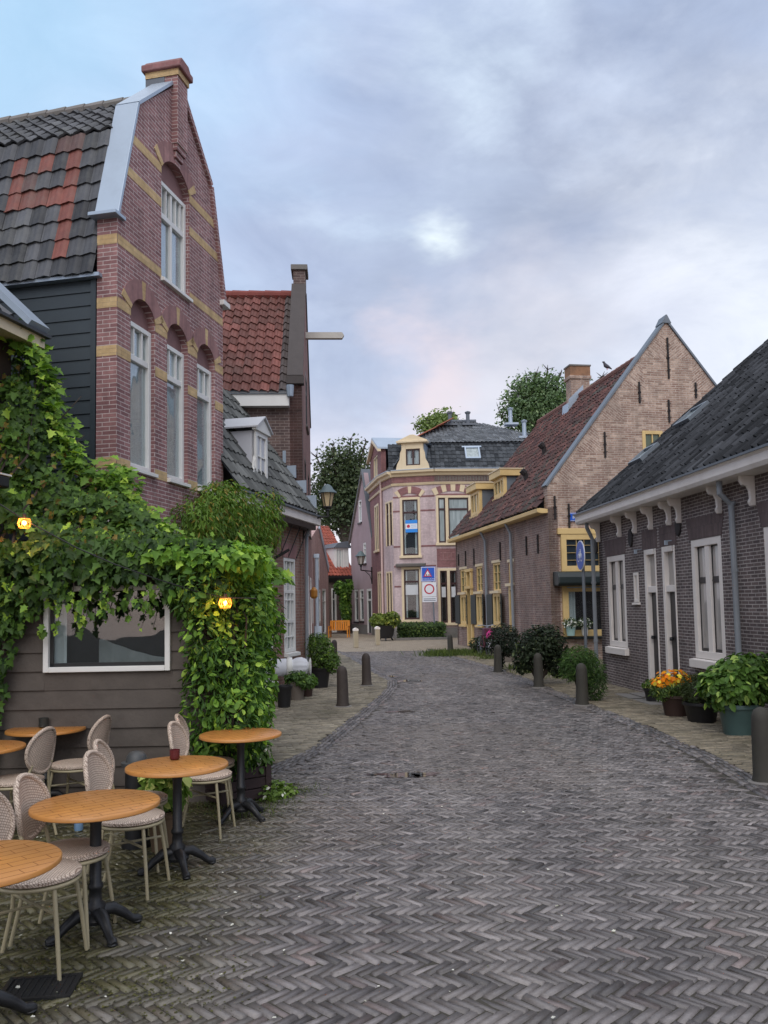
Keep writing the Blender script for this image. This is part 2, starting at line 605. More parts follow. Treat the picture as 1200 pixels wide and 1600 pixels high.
def leaves(name, P, D, Nr, size, col, mat, kind='ivy', parent=None):
    """P positions, D leaf direction (towards the tip), Nr normal, size, col (n,3)"""
    P = np.asarray(P, float); D = np.asarray(D, float); Nr = np.asarray(Nr, float)
    n = len(P)
    T, f1, f2 = _tmpl(kind)
    K = len(T)
    def nz(a): return a / np.maximum(np.linalg.norm(a, axis=1, keepdims=True), 1e-9)
    Nr = nz(Nr)
    D = D - Nr * np.sum(D * Nr, axis=1, keepdims=True)
    D = nz(D)
    X = np.cross(D, Nr)
    size = np.asarray(size, float)[:, None, None]
    V = P[:, None, :] + size * (T[None, :, 0:1] * X[:, None, :] + T[None, :, 1:2] * D[:, None, :] + T[None, :, 2:3] * Nr[:, None, :])
    V = V.reshape(-1, 3)
    base = (np.arange(n) * K)[:, None]
    lo = np.concatenate([base + np.array(f1)[None, :], base + np.array(f2)[None, :]], axis=1).reshape(-1)
    m = len(f1)
    me = bpy.data.meshes.new(name)
    me.vertices.add(n * K); me.vertices.foreach_set('co', V.ravel())
    me.loops.add(len(lo)); me.loops.foreach_set('vertex_index', lo.astype(np.int32))
    me.polygons.add(2 * n); me.polygons.foreach_set('loop_start', (np.arange(2 * n) * m).astype(np.int32))
    try:
        me.polygons.foreach_set('loop_total', np.full(2 * n, m, np.int32))
    except Exception:
        pass
    ca = me.color_attributes.new('Col', 'FLOAT_COLOR', 'POINT')
    c4 = np.concatenate([np.asarray(col, float), np.ones((n, 1))], axis=1)
    ca.data.foreach_set('color', np.repeat(c4, K, axis=0).ravel())
    me.materials.append(mat)
    me.update(calc_edges=True); me.validate()
    o = bpy.data.objects.new(name, me)
    COL.objects.link(o)
    register(o, Matrix.Identity(4))
    if parent is not None:
        o.parent = parent
        o.matrix_basis = WM[parent.name].inverted()
    return o


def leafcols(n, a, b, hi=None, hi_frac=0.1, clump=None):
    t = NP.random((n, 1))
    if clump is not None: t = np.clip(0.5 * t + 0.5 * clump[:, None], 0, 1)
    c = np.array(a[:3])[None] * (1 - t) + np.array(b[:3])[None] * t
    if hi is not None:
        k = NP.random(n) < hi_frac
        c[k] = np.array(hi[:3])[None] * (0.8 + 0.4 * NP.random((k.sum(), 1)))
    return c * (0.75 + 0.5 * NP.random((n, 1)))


def rnd_unit(n):
    v = NP.normal(size=(n, 3))
    return v / np.linalg.norm(v, axis=1, keepdims=True)


def blob_points(blobs, n, shell=0.55):
    """blobs: (cx,cy,cz,rx,ry,rz); returns pts, outward normals"""
    vol = np.array([b[3] * b[4] * b[5] for b in blobs]) ** (2 / 3)
    pick = NP.choice(len(blobs), size=n, p=vol / vol.sum())
    B = np.array(blobs)[pick]
    d = rnd_unit(n)
    rad = shell + (1.06 - shell) * NP.random((n, 1)) ** 0.6
    P = B[:, :3] + d * B[:, 3:6] * rad
    return P, d
# ================================================================== materials shared by everything
def mk(name, *a, **k): return plain(name, *a, **k)

M_WHITE = plain('white_paint', S(226, 226, 222), 0.45, 0.06, 3, 0.05, 30, dirt=S(165, 160, 150), dirt_amt=0.3)
M_WARMWHITE = plain('warm_white_paint', S(240, 233, 226), 0.5, 0.06, 3, 0.05, 30, dirt=S(170, 160, 148), dirt_amt=0.35)
M_CREAM = plain('cream_paint', S(222, 204, 170), 0.5, 0.07, 3, 0.05, 30, dirt=S(165, 140, 95), dirt_amt=0.3)
M_YELLOW = plain('ochre_paint', S(222, 192, 132), 0.5, 0.08, 3, 0.05, 30, dirt=S(150, 118, 66), dirt_amt=0.4)
M_ZINC = plain('zinc_sheet', S(168, 182, 196), 0.42, 0.1, 1.2, 0.05, 8, metal=0.35, dirt=S(120, 128, 138), dirt_amt=0.4)
M_PIPE = plain('grey_downpipe', S(138, 144, 150), 0.55, 0.15, 2, 0.08, 10, dirt=S(96, 100, 104), dirt_amt=.5)
M_ZINCDARK = plain('weathered_zinc', S(118, 126, 134), 0.5, 0.15, 2, 0.08, 10, metal=0.3, dirt=S(70, 75, 80), dirt_amt=0.4)
M_LEAD = plain('lead_sheet', S(98, 104, 112), 0.55, 0.15, 2, 0.1, 12)
M_IRON = plain('black_iron', S(30, 31, 33), 0.45, 0.2, 8, 0.15, 60)
M_RUSTIRON = plain('anchor_iron', S(38, 33, 33), 0.7, 0.25, 8, 0.2, 60)
M_DARKWOOD = plain('dark_door_paint', S(38, 34, 36), 0.4, 0.15, 3, 0.05, 20)
M_GREEN = plain('dark_green_paint', S(30, 40, 40), 0.4, 0.15, 3, 0.05, 20)
M_FRAMEBROWN = plain('brown_sash_paint', S(62, 38, 38), 0.45, 0.15, 3, 0.05, 20)
M_STONE = plain('grey_stone', S(120, 116, 112), 0.8, 0.25, 5, 0.3, 40, dirt=S(80, 84, 72), dirt_amt=0.5)
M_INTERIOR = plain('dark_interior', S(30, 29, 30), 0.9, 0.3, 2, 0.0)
M_CURTAIN = plain('net_curtain', S(205, 208, 210), 0.9, 0.15, 4, 0.0)

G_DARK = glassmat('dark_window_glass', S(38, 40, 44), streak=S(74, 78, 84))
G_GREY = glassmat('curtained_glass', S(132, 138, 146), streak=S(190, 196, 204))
G_PALE = glassmat('painted_reflection_glass', S(150, 166, 168), streak=S(196, 208, 208))  # pale streaked base colour stands in for a reflection on the pane
GLASS.update({G_DARK.name: 'dark', G_GREY.name: 'grey', 'clear': clear_glass()})
G_SHED = glassmat('shed_glass', S(60, 64, 66)); GLASS[G_SHED.name] = 'shed'
G_NET = glassmat('netted_glass', S(160, 166, 172)); GLASS[G_NET.name] = 'net'
G_WHITE = glassmat('blinded_glass', S(186, 180, 174), streak=S(208, 202, 196))
T_BLACK = attrmat('black_roof_tile', 0.68, 0.5, 7, 0.35, 50, 0.12)
G_GREEN = glassmat('greenish_leaded_glass', S(66, 80, 62), streak=S(110, 124, 100))

B_G1 = brick('purple_red_brick', S(166, 124, 123), S(136, 98, 100), S(206, 192, 190), 0.21, 0.058, 0.006, stain=S(84, 58, 60), stain_amt=0.3, stain_scale=1.2)
B_G1PIER = B_G1
B_YELLOW = brick('yellow_band_brick', S(214, 188, 142), S(200, 174, 128), S(192, 170, 136), 0.21, 0.058, 0.003, stain=S(150, 110, 66), stain_amt=0.4, stain_scale=2)
B_ARCH = brick('gauged_arch_brick', S(168, 128, 126), S(150, 112, 112), S(150, 120, 116), 0.05, 0.4, 0.003, stain=S(84, 58, 60), stain_amt=0.3)
B_TYMP = plain('tympanum_render', S(138, 104, 102), 0.85, 0.2, 10, 0.3, 40, dirt=S(104, 76, 76), dirt_amt=0.4)
B_C = brick('pale_red_brick', S(158, 120, 106), S(132, 98, 88), S(158, 142, 130), 0.2, 0.062, 0.009, stain=S(104, 78, 72), stain_amt=0.5, stain_scale=1.0, wob=0.02)
B_D = brick('brown_red_brick', S(116, 97, 92), S(92, 76, 75), S(152, 140, 134), 0.2, 0.066, 0.007, stain=S(64, 54, 52), stain_amt=0.5, stain_scale=0.8)
B_DF = brick('rose_brick', S(150, 112, 106), S(134, 98, 94), S(150, 122, 116), 0.2, 0.066, 0.006, stain=S(110, 84, 82), stain_amt=0.4)
B_E = brick('pink_brick', S(192, 160, 156), S(176, 146, 144), S(190, 168, 164), 0.2, 0.066, 0.006)
B_F = plain('mauve_plaster', S(170, 150, 153), 0.9, 0.16, 1.1, 0.25, 25, dirt=S(134, 116, 117), dirt_amt=0.55)
B_G = brick('lilac_brick', S(216, 198, 199), S(204, 186, 187), S(198, 184, 186), 0.21, 0.068, 0.006, stain=S(146, 124, 126), stain_amt=0.45)
B_GRED = brick('dark_red_brick', S(152, 108, 108), S(134, 94, 95), S(148, 118, 116), 0.21, 0.068, 0.005, stain=S(100, 72, 72), stain_amt=0.35)
B_H = brick('old_brown_brick', S(152, 130, 122), S(120, 100, 95), S(164, 152, 144), 0.22, 0.075, 0.012, stain=S(84, 70, 66), stain_amt=0.6, stain_scale=0.9, wob=0.05, c3=S(150, 118, 104), bump=0.9)
HGK = dict(stain=S(140, 126, 116), stain_amt=0.6, stain_scale=1.1, c3=S(150, 120, 106), bump=1.0)
B_HG = brick('old_pink_gable_brick', S(220, 196, 178), S(152, 123, 107), S(208, 195, 184), 0.24, 0.072, 0.010, wob=0.06, **HGK)
B_I = brick('dark_purple_brick', S(126, 113, 111), S(97, 87, 87), S(190, 184, 181), 0.2, 0.054, 0.0075, stain=S(60, 52, 54), stain_amt=0.5, stain_scale=1.0, wob=0.012)
B_IPLAIN = brick('gauged_purple_brick', S(114, 100, 99), S(102, 89, 90), S(84, 74, 74), 0.06, 0.5, 0.002)

T_DARK = attrmat('dark_roof_tile', 0.62, 0.45, 7, 0.35, 50, 0.45, moss=S(112, 114, 108))
T_RED = attrmat('red_roof_tile', 0.75, 0.45, 7, 0.35, 50, 0.35, moss=S(92, 80, 74))
LEAF = attrmat('leaf', 0.55, 0.25, 25, 0.0, spec=0.28, transl=0.25)
LEAF_FAR = attrmat('far_leaf', 0.6, 0.2, 5, 0.0, spec=0.3, transl=0.25)
PETAL = attrmat('petal', 0.6, 0.1, 25, 0.0, spec=0.2, transl=0.3)
BARK = plain('bark', S(74, 66, 58), 0.9, 0.35, 8, 0.5, 30)
TWIG = plain('vine_stem', S(62, 52, 44), 0.9, 0.35, 8, 0.4, 40)

# ================================================================== sky, sun
def make_world():
    w = bpy.data.worlds.new('World'); scene.world = w; w.use_nodes = True
    nt = w.node_tree
    out = nt.nodes['World Output']; bg = nt.nodes['Background']
    L = nt.links.new
    sky = N(nt, 'ShaderNodeTexSky'); sky.sky_type = 'NISHITA'; sky.sun_disc = False
    sky.sun_elevation = math.radians(14); sky.sun_rotation = math.radians(SUN_ROT)
    sky.air_density = 1.2; sky.dust_density = 1.0; sky.ozone_density = 1.5
    L(sky.outputs[0], bg.inputs[0]); bg.inputs[1].default_value = 0.13
    tc = N(nt, 'ShaderNodeTexCoord').outputs['Generated']
    sep = N(nt, 'ShaderNodeSeparateXYZ'); L(tc, sep.inputs[0])
    def math_(op, a, b=None, clamp=False):
        m = N(nt, 'ShaderNodeMath', operation=op); m.use_clamp = clamp
        for i, v in enumerate((a, b)):
            if v is None: continue
            if isinstance(v, bpy.types.NodeSocket): L(v, m.inputs[i])
            else: m.inputs[i].default_value = v
        return m.outputs[0]
    # direction space noise, slightly flattened, so the clouds are soft masses
    mpz = N(nt, 'ShaderNodeMapping'); mpz.inputs['Scale'].default_value = (1.0, 1.0, 1.9); L(tc, mpz.inputs[0])
    def ns(scale, detail, rough, off, dist=0.0):
        mp = N(nt, 'ShaderNodeMapping'); mp.inputs['Location'].default_value = off
        L(mpz.outputs[0], mp.inputs[0])
        n = N(nt, 'ShaderNodeTexNoise'); n.inputs['Scale'].default_value = scale; n.inputs['Detail'].default_value = detail
        n.inputs['Roughness'].default_value = rough; n.inputs['Distortion'].default_value = dist
        L(mp.outputs[0], n.inputs[0]); return n
    wn = ns(4.5, 5, 0.55, (2.2, 0.7, 1.1))
    w1 = N(nt, 'ShaderNodeVectorMath', operation='SUBTRACT'); L(wn.outputs['Color'], w1.inputs[0]); w1.inputs[1].default_value = (.5, .5, .5)
    w2 = N(nt, 'ShaderNodeVectorMath', operation='SCALE'); L(w1.outputs[0], w2.inputs[0]); w2.inputs['Scale'].default_value = 0.30
    w3 = N(nt, 'ShaderNodeVectorMath', operation='ADD'); L(tc, w3.inputs[0]); L(w2.outputs[0], w3.inputs[1])
    warped = w3.outputs[0]
    def spot(px, py, rad, soft=1.0):
        d = ray(px, py).normalized()
        vm = N(nt, 'ShaderNodeVectorMath', operation='DISTANCE'); L(warped, vm.inputs[0]); vm.inputs[1].default_value = d
        mr = N(nt, 'ShaderNodeMapRange'); mr.interpolation_type = 'SMOOTHSTEP'
        mr.inputs['From Min'].default_value = rad; mr.inputs['From Max'].default_value = rad * (1 - soft)
        mr.inputs['To Min'].default_value = 0; mr.inputs['To Max'].default_value = 1
        L(vm.outputs['Value'], mr.inputs['Value']); return mr.outputs[0]
    el = N(nt, 'ShaderNodeValToRGB'); L(sep.outputs[2], el.inputs[0])
    e = el.color_ramp.elements
    e[0].position = 0.0; e[0].color = S(226, 220, 230)
    e[1].position = 1.0; e[1].color = (1.25, 1.28, 1.38, 1)
    for p, c in ((0.18, S(222, 220, 234)), (0.27, S(196, 206, 230)), (0.42, S(188, 202, 232)), (0.60, S(186, 204, 236)), (0.72, (.78, .82, .92, 1))):
        q = e.new(p); q.color = c
    c = el.outputs[0]
    mid = ns(3.0, 8, 0.55, (0.3, 5.2, 1.0), 0.4).outputs[0]
    fine = ns(7.0, 7, 0.6, (4.3, 1.2, 2.0), 0.3).outputs[0]
    mix1 = math_('ADD', math_('MULTIPLY', mid, 0.7), math_('MULTIPLY', fine, 0.3))
    # grey cloud masses of the photograph
    for (px, py, rad, amt, col) in ((930, 300, .36, .95, S(150, 158, 180)), (520, 480, .30, .75, S(156, 166, 192)), (760, 60, .30, .50, S(170, 182, 206)), (1100, 120, .24, .5, S(166, 176, 198)), (850, 430, .22, .75, S(148, 155, 177)), (640, 500, .16, .55, S(160, 166, 186)), (700, 260, .22, .45, S(168, 176, 198)), (420, 300, .2, .3, S(176, 190, 220))):
        c = mixcol(nt, c, col, math_('MULTIPLY', math_('MULTIPLY', spot(px, py, rad), ramp(nt, mix1, .30, .62, (.35, .35, .35, 1), (1, 1, 1, 1))), amt))
    # thin brighter veils
    c = mixcol(nt, c, S(214, 226, 248), math_('MULTIPLY', ramp(nt, mix1, .50, .64), .55))
    for (px, py, rad, amt, col, lo, hi) in ((690, 370, .16, .55, S(206, 222, 244), .36, .60), (668, 400, .058, 1.5, S(240, 251, 255), .36, .56), (600, 360, .07, .6, S(214, 234, 252), .42, .62), (745, 120, .12, 1.0, S(222, 238, 253), .42, .64), (1140, 470, .26, .95, S(238, 242, 250), .26, .52), (980, 520, .16, .6, S(226, 228, 242), .3, .55), (430, 220, .12, .6, S(206, 228, 250), .42, .62)):
        c = mixcol(nt, c, col, math_('MULTIPLY', math_('MULTIPLY', spot(px, py, rad), ramp(nt, mix1, lo, hi)), amt, True))
    st = ns(5.5, 8, 0.62, (7.7, 3.1, 0.5), 0.6).outputs[0]
    c = mixcol(nt, c, ramp(nt, st, .34, .66, (.84, .85, .88, 1), (1.10, 1.09, 1.07, 1)), .85, 'MULTIPLY')
    c = mixcol(nt, c, S(242, 236, 240), math_('MULTIPLY', spot(790, 570, .15), .55))
    c = mixcol(nt, c, S(244, 222, 222), math_('MULTIPLY', spot(655, 622, .10), .6))
    c = mixcol(nt, c, S(170, 216, 244), math_('MULTIPLY', spot(0, 20, .40), .6))
    cb = N(nt, 'ShaderNodeBackground'); L(c, cb.inputs[0]); cb.inputs[1].default_value = SKY_K
    ms = N(nt, 'ShaderNodeMixShader'); ms.inputs[0].default_value = 0.9
    L(bg.outputs[0], ms.inputs[1]); L(cb.outputs[0], ms.inputs[2]); L(ms.outputs[0], out.inputs[0])


SUN_ROT = 182.0   # degrees, behind the camera to the right
SKY_K = 0.97

def make_sun():
    sd = bpy.data.lights.new('sun', 'SUN'); so = bpy.data.objects.new('sun', sd); COL.objects.link(so)
    sd.energy = 1.2; sd.angle = math.radians(45); sd.color = (1.0, 0.94, 0.88)
    el = math.radians(14 + 30)
    a = math.radians(SUN_ROT)
    d = Vector((math.sin(a) * math.cos(el), math.cos(a) * math.cos(el), math.sin(el)))
    so.rotation_euler = d.to_track_quat('Z', 'Y').to_euler()
    so.location = d * 50


make_camera(); make_world(); make_sun()
scene.view_settings.view_transform = 'Standard'
scene.view_settings.look = 'None'
scene.view_settings.exposure = 0.3
scene.view_settings.gamma = 1.0

# ================================================================== ground
def structure(o):
    o['kind'] = 'structure'; return o

RE = [(0, 3.62), (7.9, 3.66), (9.5, 3.78), (12.25, 3.75), (15.4, 3.55), (19.2, 3.4), (22.5, 3.2), (26.3, 2.75), (30.8, 2.15), (34, 1.9)]
LE = [(9.3, -1.42), (10.7, -0.99), (13.5, -0.6), (16.8, -0.155), (18.6, 0.0), (20, 0.02), (22.9, -0.44), (29.6, -1.37), (34, -2.2)]
def re_(z): return float(np.interp(z, [p[0] for p in RE], [p[1] for p in RE]))
def le_(z): return float(np.interp(z, [p[0] for p in LE], [p[1] for p in LE])) if z >= 9.3 else -9.0

def brick_mesh(name, cx, cy, ang, ln, wd, col, mat, ztop=0.0, gap=0.006, ch=0.006, jz=0.0025, jt=0.012):
    n = len(cx)
    hl = (np.asarray(ln) - gap) / 2; hw = (np.asarray(wd) - gap) / 2
    ca, sa = np.cos(ang), np.sin(ang)
    sg = np.array([(-1, -1), (1, -1), (1, 1), (-1, 1)], float)
    V = np.zeros((n, 8, 3))
    dz = NP.normal(0, jz, n); ta = NP.normal(0, jt, n); tb = NP.normal(0, jt * 1.6, n)
    skew = NP.normal(0, 0.002, (n, 8, 2))
    for k in range(4):
        for lev, (ins, zz) in enumerate(((ch, 0.0), (0.0, -0.02))):
            lx = sg[k, 0] * (hl - ins); ly = sg[k, 1] * (hw - ins)
            idx = k + 4 * lev
            V[:, idx, 0] = cx + ca * lx - sa * ly + skew[:, idx, 0]
            V[:, idx, 1] = cy + sa * lx + ca * ly + skew[:, idx, 1]
            V[:, idx, 2] = ztop + zz + dz + (ta * lx + tb * ly if lev == 0 else 0)
    quads = np.array([(0, 1, 2, 3), (4, 5, 1, 0), (5, 6, 2, 1), (6, 7, 3, 2), (7, 4, 0, 3)])
    lo = (np.arange(n)[:, None, None] * 8 + quads[None]).reshape(-1).astype(np.int32)
    me = bpy.data.meshes.new(name)
    me.vertices.add(n * 8); me.vertices.foreach_set('co', V.ravel())
    me.loops.add(len(lo)); me.loops.foreach_set('vertex_index', lo)
    me.polygons.add(n * 5); me.polygons.foreach_set('loop_start', np.arange(0, n * 20, 4).astype(np.int32))
    try: me.polygons.foreach_set('loop_total', np.full(n * 5, 4, np.int32))
    except Exception: pass
    at = me.color_attributes.new('Col', 'FLOAT_COLOR', 'POINT')
    at.data.foreach_set('color', np.repeat(np.concatenate([col, np.ones((n, 1))], 1), 8, axis=0).ravel())
    me.materials.append(mat); me.update(calc_edges=True); me.validate()
    o = bpy.data.objects.new(name, me); COL.objects.link(o); register(o, Matrix.Identity(4))
    return o

def smooth_noise(x, y, s, seed):
    rg = np.random.default_rng(seed)
    g = rg.random((96, 96))
    u = (x * s) % 95; v = (y * s) % 95
    i = np.floor(u).astype(int); j = np.floor(v).astype(int); fu = u - i; fv = v - j
    fu = fu * fu * (3 - 2 * fu); fv = fv * fv * (3 - 2 * fv)
    return (g[i, j] * (1 - fu) * (1 - fv) + g[i + 1, j] * fu * (1 - fv) + g[i, j + 1] * (1 - fu) * fv + g[i + 1, j + 1] * fu * fv)

M_ROAD = attrmat('clinker_paving', 0.38, 0.45, 20, 0.35, 90, 0.5)
M_PAVE = attrmat('yellow_clinker_paving', 0.75, 0.4, 18, 0.35, 80, 0.35, moss=S(82, 80, 58))

def road_colour(x, y):
    n = len(x)
    t = NP.random(n)
    a = np.array(S(80, 76, 75)[:3]); b = np.array(S(128, 122, 120)[:3])
    col = a[None] * (1 - t[:, None]) + b[None] * t[:, None]
    big = smooth_noise(x + 40, y, 0.55, 5) * 0.5 + smooth_noise(x + 40, y, 1.7, 6) * 0.3 + smooth_noise(x + 40, y * .4, .8, 9) * .2
    col *= (0.62 + 0.72 * big)[:, None]
    # dusty wheel tracks and a few relaid, paler patches
    cxr = np.interp(y, [0, 14, 20, 33], [1.2, 1.5, 1.7, .2])
    tr = np.exp(-((np.abs(x - cxr) - .75) / .34) ** 2) * (.4 + .8 * smooth_noise(x + 70, y, .9, 17))
    col = col * (1 - .22 * tr[:, None]) + np.array(S(150, 143, 136)[:3])[None] * (.22 * tr[:, None])
    pt = (smooth_noise(x + 20, y + 5, .42, 19) > .74)
    col[pt] = col[pt] * .55 + np.array(S(112, 104, 98)[:3]) * .45
    red = NP.random(n) < 0.05
    col[red] *= np.array([1.08, 0.97, 0.95])
    drk = NP.random(n) < 0.16
    col[drk] *= 0.62
    lgt = NP.random(n) < 0.05
    col[lgt] *= 1.28
    # moss and dirt between the tables, along the shed
    mo = np.clip((-0.55 - x) / 1.6, 0, 1) * np.clip((9.6 - y) / 2.0, 0, 1)
    mo = np.clip(mo * (0.75 + 1.1 * smooth_noise(x + 60, y + 9, 2.2, 8)), 0, 0.9)
    moss = np.array(S(92, 88, 58)[:3]) * 0.8
    col = col * (1 - mo[:, None]) + moss[None] * mo[:, None] * (0.55 + 0.9 * NP.random((n, 1)))
    return col

def herringbone():
    W = 0.0465; n = 4; L = W * n
    xs, ys, an = [], [], []
    c45, s45 = math.cos(-PI / 4), math.sin(-PI / 4)
    rng = 700
    k = np.arange(-rng, rng)
    for j in range(-120, 121):
        ox = 2 * n * j
        for (px, py, a) in ((k + n / 2 + ox, k + 0.5, 0.0), (k + 0.5 + ox, k + 1 + n / 2, PI / 2)):
            X = px * W; Y = py * W
            x = c45 * X - s45 * Y; y = s45 * X + c45 * Y
            y = y + 16
            m = (y > 2.3) & (y < 33) & (np.abs(x) < 0.52 * y + 1.6) & (x > -6.2)
            x = x[m]; y = y[m]
            if len(x) == 0: continue
            re = np.interp(y, [p[0] for p in RE], [p[1] for p in RE]) - 0.275
            le = np.where(y >= 9.3, np.interp(y, [p[0] for p in LE], [p[1] for p in LE]) + 0.27, -9)
            ok = (x < re) & (x > le)
            xs.append(x[ok]); ys.append(y[ok]); an.append(np.full(ok.sum(), a - PI / 4))
    x = np.concatenate(xs); y = np.concatenate(ys); a = np.concatenate(an)
    # the old road is uneven: gently warp the courses
    wx = 0.10 * (smooth_noise(x + 30, y, 0.35, 2) - 0.5); wy = 0.14 * (smooth_noise(x + 30, y, 0.35, 3) - 0.5)
    a = a + NP.normal(0, 0.034, len(a))
    zz = 0
    o = brick_mesh('road', x + wx, y + wy, a, np.full(len(x), L), np.full(len(x), W), road_colour(x, y), M_ROAD, 0.0, gap=0.0045, ch=0.0045, jz=0.0026, jt=0.026)
    structure(o)
    return o

def sidewalk(name, inside, x0, x1, y0, y1, ang, mat, ztop, L=0.2, W=0.068, ca=S(104, 97, 83), cb=S(142, 132, 114)):
    rows = []
    cx0, cy0 = (x0 + x1) / 2, (y0 + y1) / 2
    ex = math.hypot(x1 - x0, y1 - y0) / 2 + 1
    j = 0
    X, Y = [], []
    v = -ex
    while v < ex:
        off = (j % 2) * L / 2 + R.uniform(-.02, .02)
        u = np.arange(-ex + off, ex, L)
        X.append(cx0 + u * math.cos(ang) - v * math.sin(ang)); Y.append(cy0 + u * math.sin(ang) + v * math.cos(ang))
        v += W; j += 1
    X = np.concatenate(X); Y = np.concatenate(Y)
    m = np.array([inside(a, b) for a, b in zip(X, Y)])
    X = X[m]; Y = Y[m]
    n = len(X)
    t = NP.random((n, 1))
    col = np.array(ca[:3])[None] * (1 - t) + np.array(cb[:3])[None] * t
    col *= (0.6 + 0.75 * (smooth_noise(X + 50, Y + 3, 0.9, 12) * .6 + smooth_noise(X + 50, Y + 3, 3.1, 13) * .4))[:, None]
    o = brick_mesh(name, X, Y, np.full(n, ang) + NP.normal(0, 0.02, n), np.full(n, L), np.full(n, W), col, mat, ztop, gap=0.006, ch=0.006, jz=0.003, jt=0.02)
    structure(o); return o

def band(name, poly, rows, side, mat, ztop, first=0.0):
    X, Y, A = [], [], []
    for r in range(rows):
        off = (first + 0.03 + 0.062 * r) * side
        s = R.random() * 0.1
        pts = [Vector((x, z)) for z, x in poly]
        for a, b in zip(pts, pts[1:]):
            d = (b - a); ln = d.length; d.normalize(); nn = Vector((d.y, -d.x))
            t = s
            while t < ln:
                p = a + d * t + nn * off
                X.append(p.x); Y.append(p.y); A.append(math.atan2(d.y, d.x)); t += 0.21
            s = t - ln
    X = np.array(X); Y = np.array(Y)
    o = brick_mesh(name, X, Y, np.array(A), np.full(len(X), 0.21), np.full(len(X), 0.06), road_colour(X + 8, Y) * 0.95, mat, ztop, jz=0.003, jt=0.02)
    structure(o); return o

def make_ground():
    # bedding sand / far ground
    m, nt, bs = newmat('joint_sand')
    tc = N(nt, 'ShaderNodeTexCoord').outputs['Object']
    n1 = noise(nt, 3.0, tc, 8, 0.7)
    c = mixcol(nt, S(46, 43, 40), S(72, 68, 56), n1.outputs[0])
    nt.links.new(c, bs.inputs['Base Color']); bs.inputs['Roughness'].default_value = 0.9
    mb = MB(); mb.face([(-500, -60, -0.0085), (500, -60, -0.0085), (500, 900, -0.0085), (-500, 900, -0.0085)])
    structure(mb.build('ground', m))
    herringbone()
    band('kerb', [p for p in RE if p[0] > 0] and [(3.0, 3.64)] + RE[1:], 4, -1, M_ROAD, 0.012)
    band('gutter_band', LE, 4, 1, M_ROAD, 0.010)
    sidewalk('pavement', lambda x, y: x > re_(y) + 0.02 and x < 7.4 - 0.073 * y + 0.4 + (1.5 if y > 19.5 else 0) and y < 33 and x < 0.55 * y + 1.2, 1.5, 8, 5, 33, PI / 2 - 0.05 + PI / 2, M_PAVE, 0.022)
    sidewalk('pavement', lambda x, y: x < le_(y) - 0.02 and y > 9.3 and x > min(-6.2 + 0.223 * y, -2.0 - 0.06 * (y - 18)) and y < 33, -4.5, 0.5, 9, 33, 0.25, M_PAVE, 0.016,
             ca=S(106, 100, 88), cb=S(144, 136, 120))
    # far square: pale clinkers
    mp = brick('square_paving', S(158, 146, 128), S(142, 131, 115), S(112, 104, 92), 0.2, 0.2, 0.006, stain=S(134, 122, 106), stain_amt=0.5, stain_scale=0.25)
    # (flat on the ground: brick pattern in x / y)
    nt = mp.node_tree
    for nd in nt.nodes:
        if nd.type == 'COMBXYZ':
            sp = [q for q in nt.nodes if q.type == 'SEPXYZ'][0]
            nt.links.new(sp.outputs[0], nd.inputs[0]); nt.links.new(sp.outputs[1], nd.inputs[1])
    mb = MB(); mb.face([(-14, 33, -0.004), (14, 33, -0.004), (14, 75, -0.004), (-14, 75, -0.004)])
    structure(mb.build('square', mp))
    # puddles
    mw, nt, bs = newmat('puddle_water')
    bs.inputs['Base Color'].default_value = S(52, 48, 48); bs.inputs['Roughness'].default_value = 0.03
    bs.inputs['Specular IOR Level'].default_value = 0.6
    for i, (px, py, rx, ry) in enumerate(((630, 1211, .30, .13), (660, 1212, .12, .07), (596, 1057, .35, .28), (640, 1064, .30, .22), (628, 1112, .24, .12))):
        p = gnd(px, py)
        mb = MB(); pts = []
        for k in range(22):
            a = 2 * PI * k / 22; rr = 1 + 0.28 * math.sin(3 * a + i) + 0.18 * math.sin(5 * a + 2 * i) + R.uniform(-.1, .1)
            pts.append((p.x + rx * rr * math.cos(a), p.y + ry * rr * math.sin(a), 0.0045))
        mb.face(pts)
        structure(mb.build('puddle', mw))

make_ground()
# ================================================================== street lines
def street_line(gpx, gpy, vpx, vpy=944):
    p = gnd(gpx, gpy); d = ray(vpx, vpy); d = Vector((d.x, d.y)).normalized()
    return Vector((p.x, p.y)), d

LP, LD = street_line(476, 1076, 890)
def on_line(P, D, px, py):
    r = ray(px, py); # X/Y ratio
    k = r.x / r.y
    t = (k * P.y - P.x) / (D.x - k * D.y)
    return P + D * t
def perp(D): return Vector((-D.y, D.x))   # to the left of the direction

def clapboard(mb, x0, x1, z0, z1, bh, y=0.0, hole=None, lean=0.018, jit=0.0):
    """overlapping boards on a wall facing -y"""
    z = z0
    while z < z1 - 0.02:
        zt = min(z + bh, z1)
        segs = [(x0, x1)]
        if hole and zt > hole[2] + 0.01 and z < hole[3] - 0.01:
            segs = [(x0, hole[0]), (hole[1], x1)]
            if z < hole[2] - 0.01: mb.box(hole[0] - .01, hole[1] + .01, y - 0.02, y, z - .012, hole[2])
            if zt > hole[3] + 0.01: mb.box(hole[0] - .01, hole[1] + .01, y - 0.015, y, hole[3], zt)
        for a, b in segs:
            j = R.uniform(-jit, jit)
            mb.prism([(y, z - 0.012 + j), (y, zt), (y - 0.008, zt), (y - 0.008 - lean, z - 0.012 + j)], 'x', a, b)
        z = zt

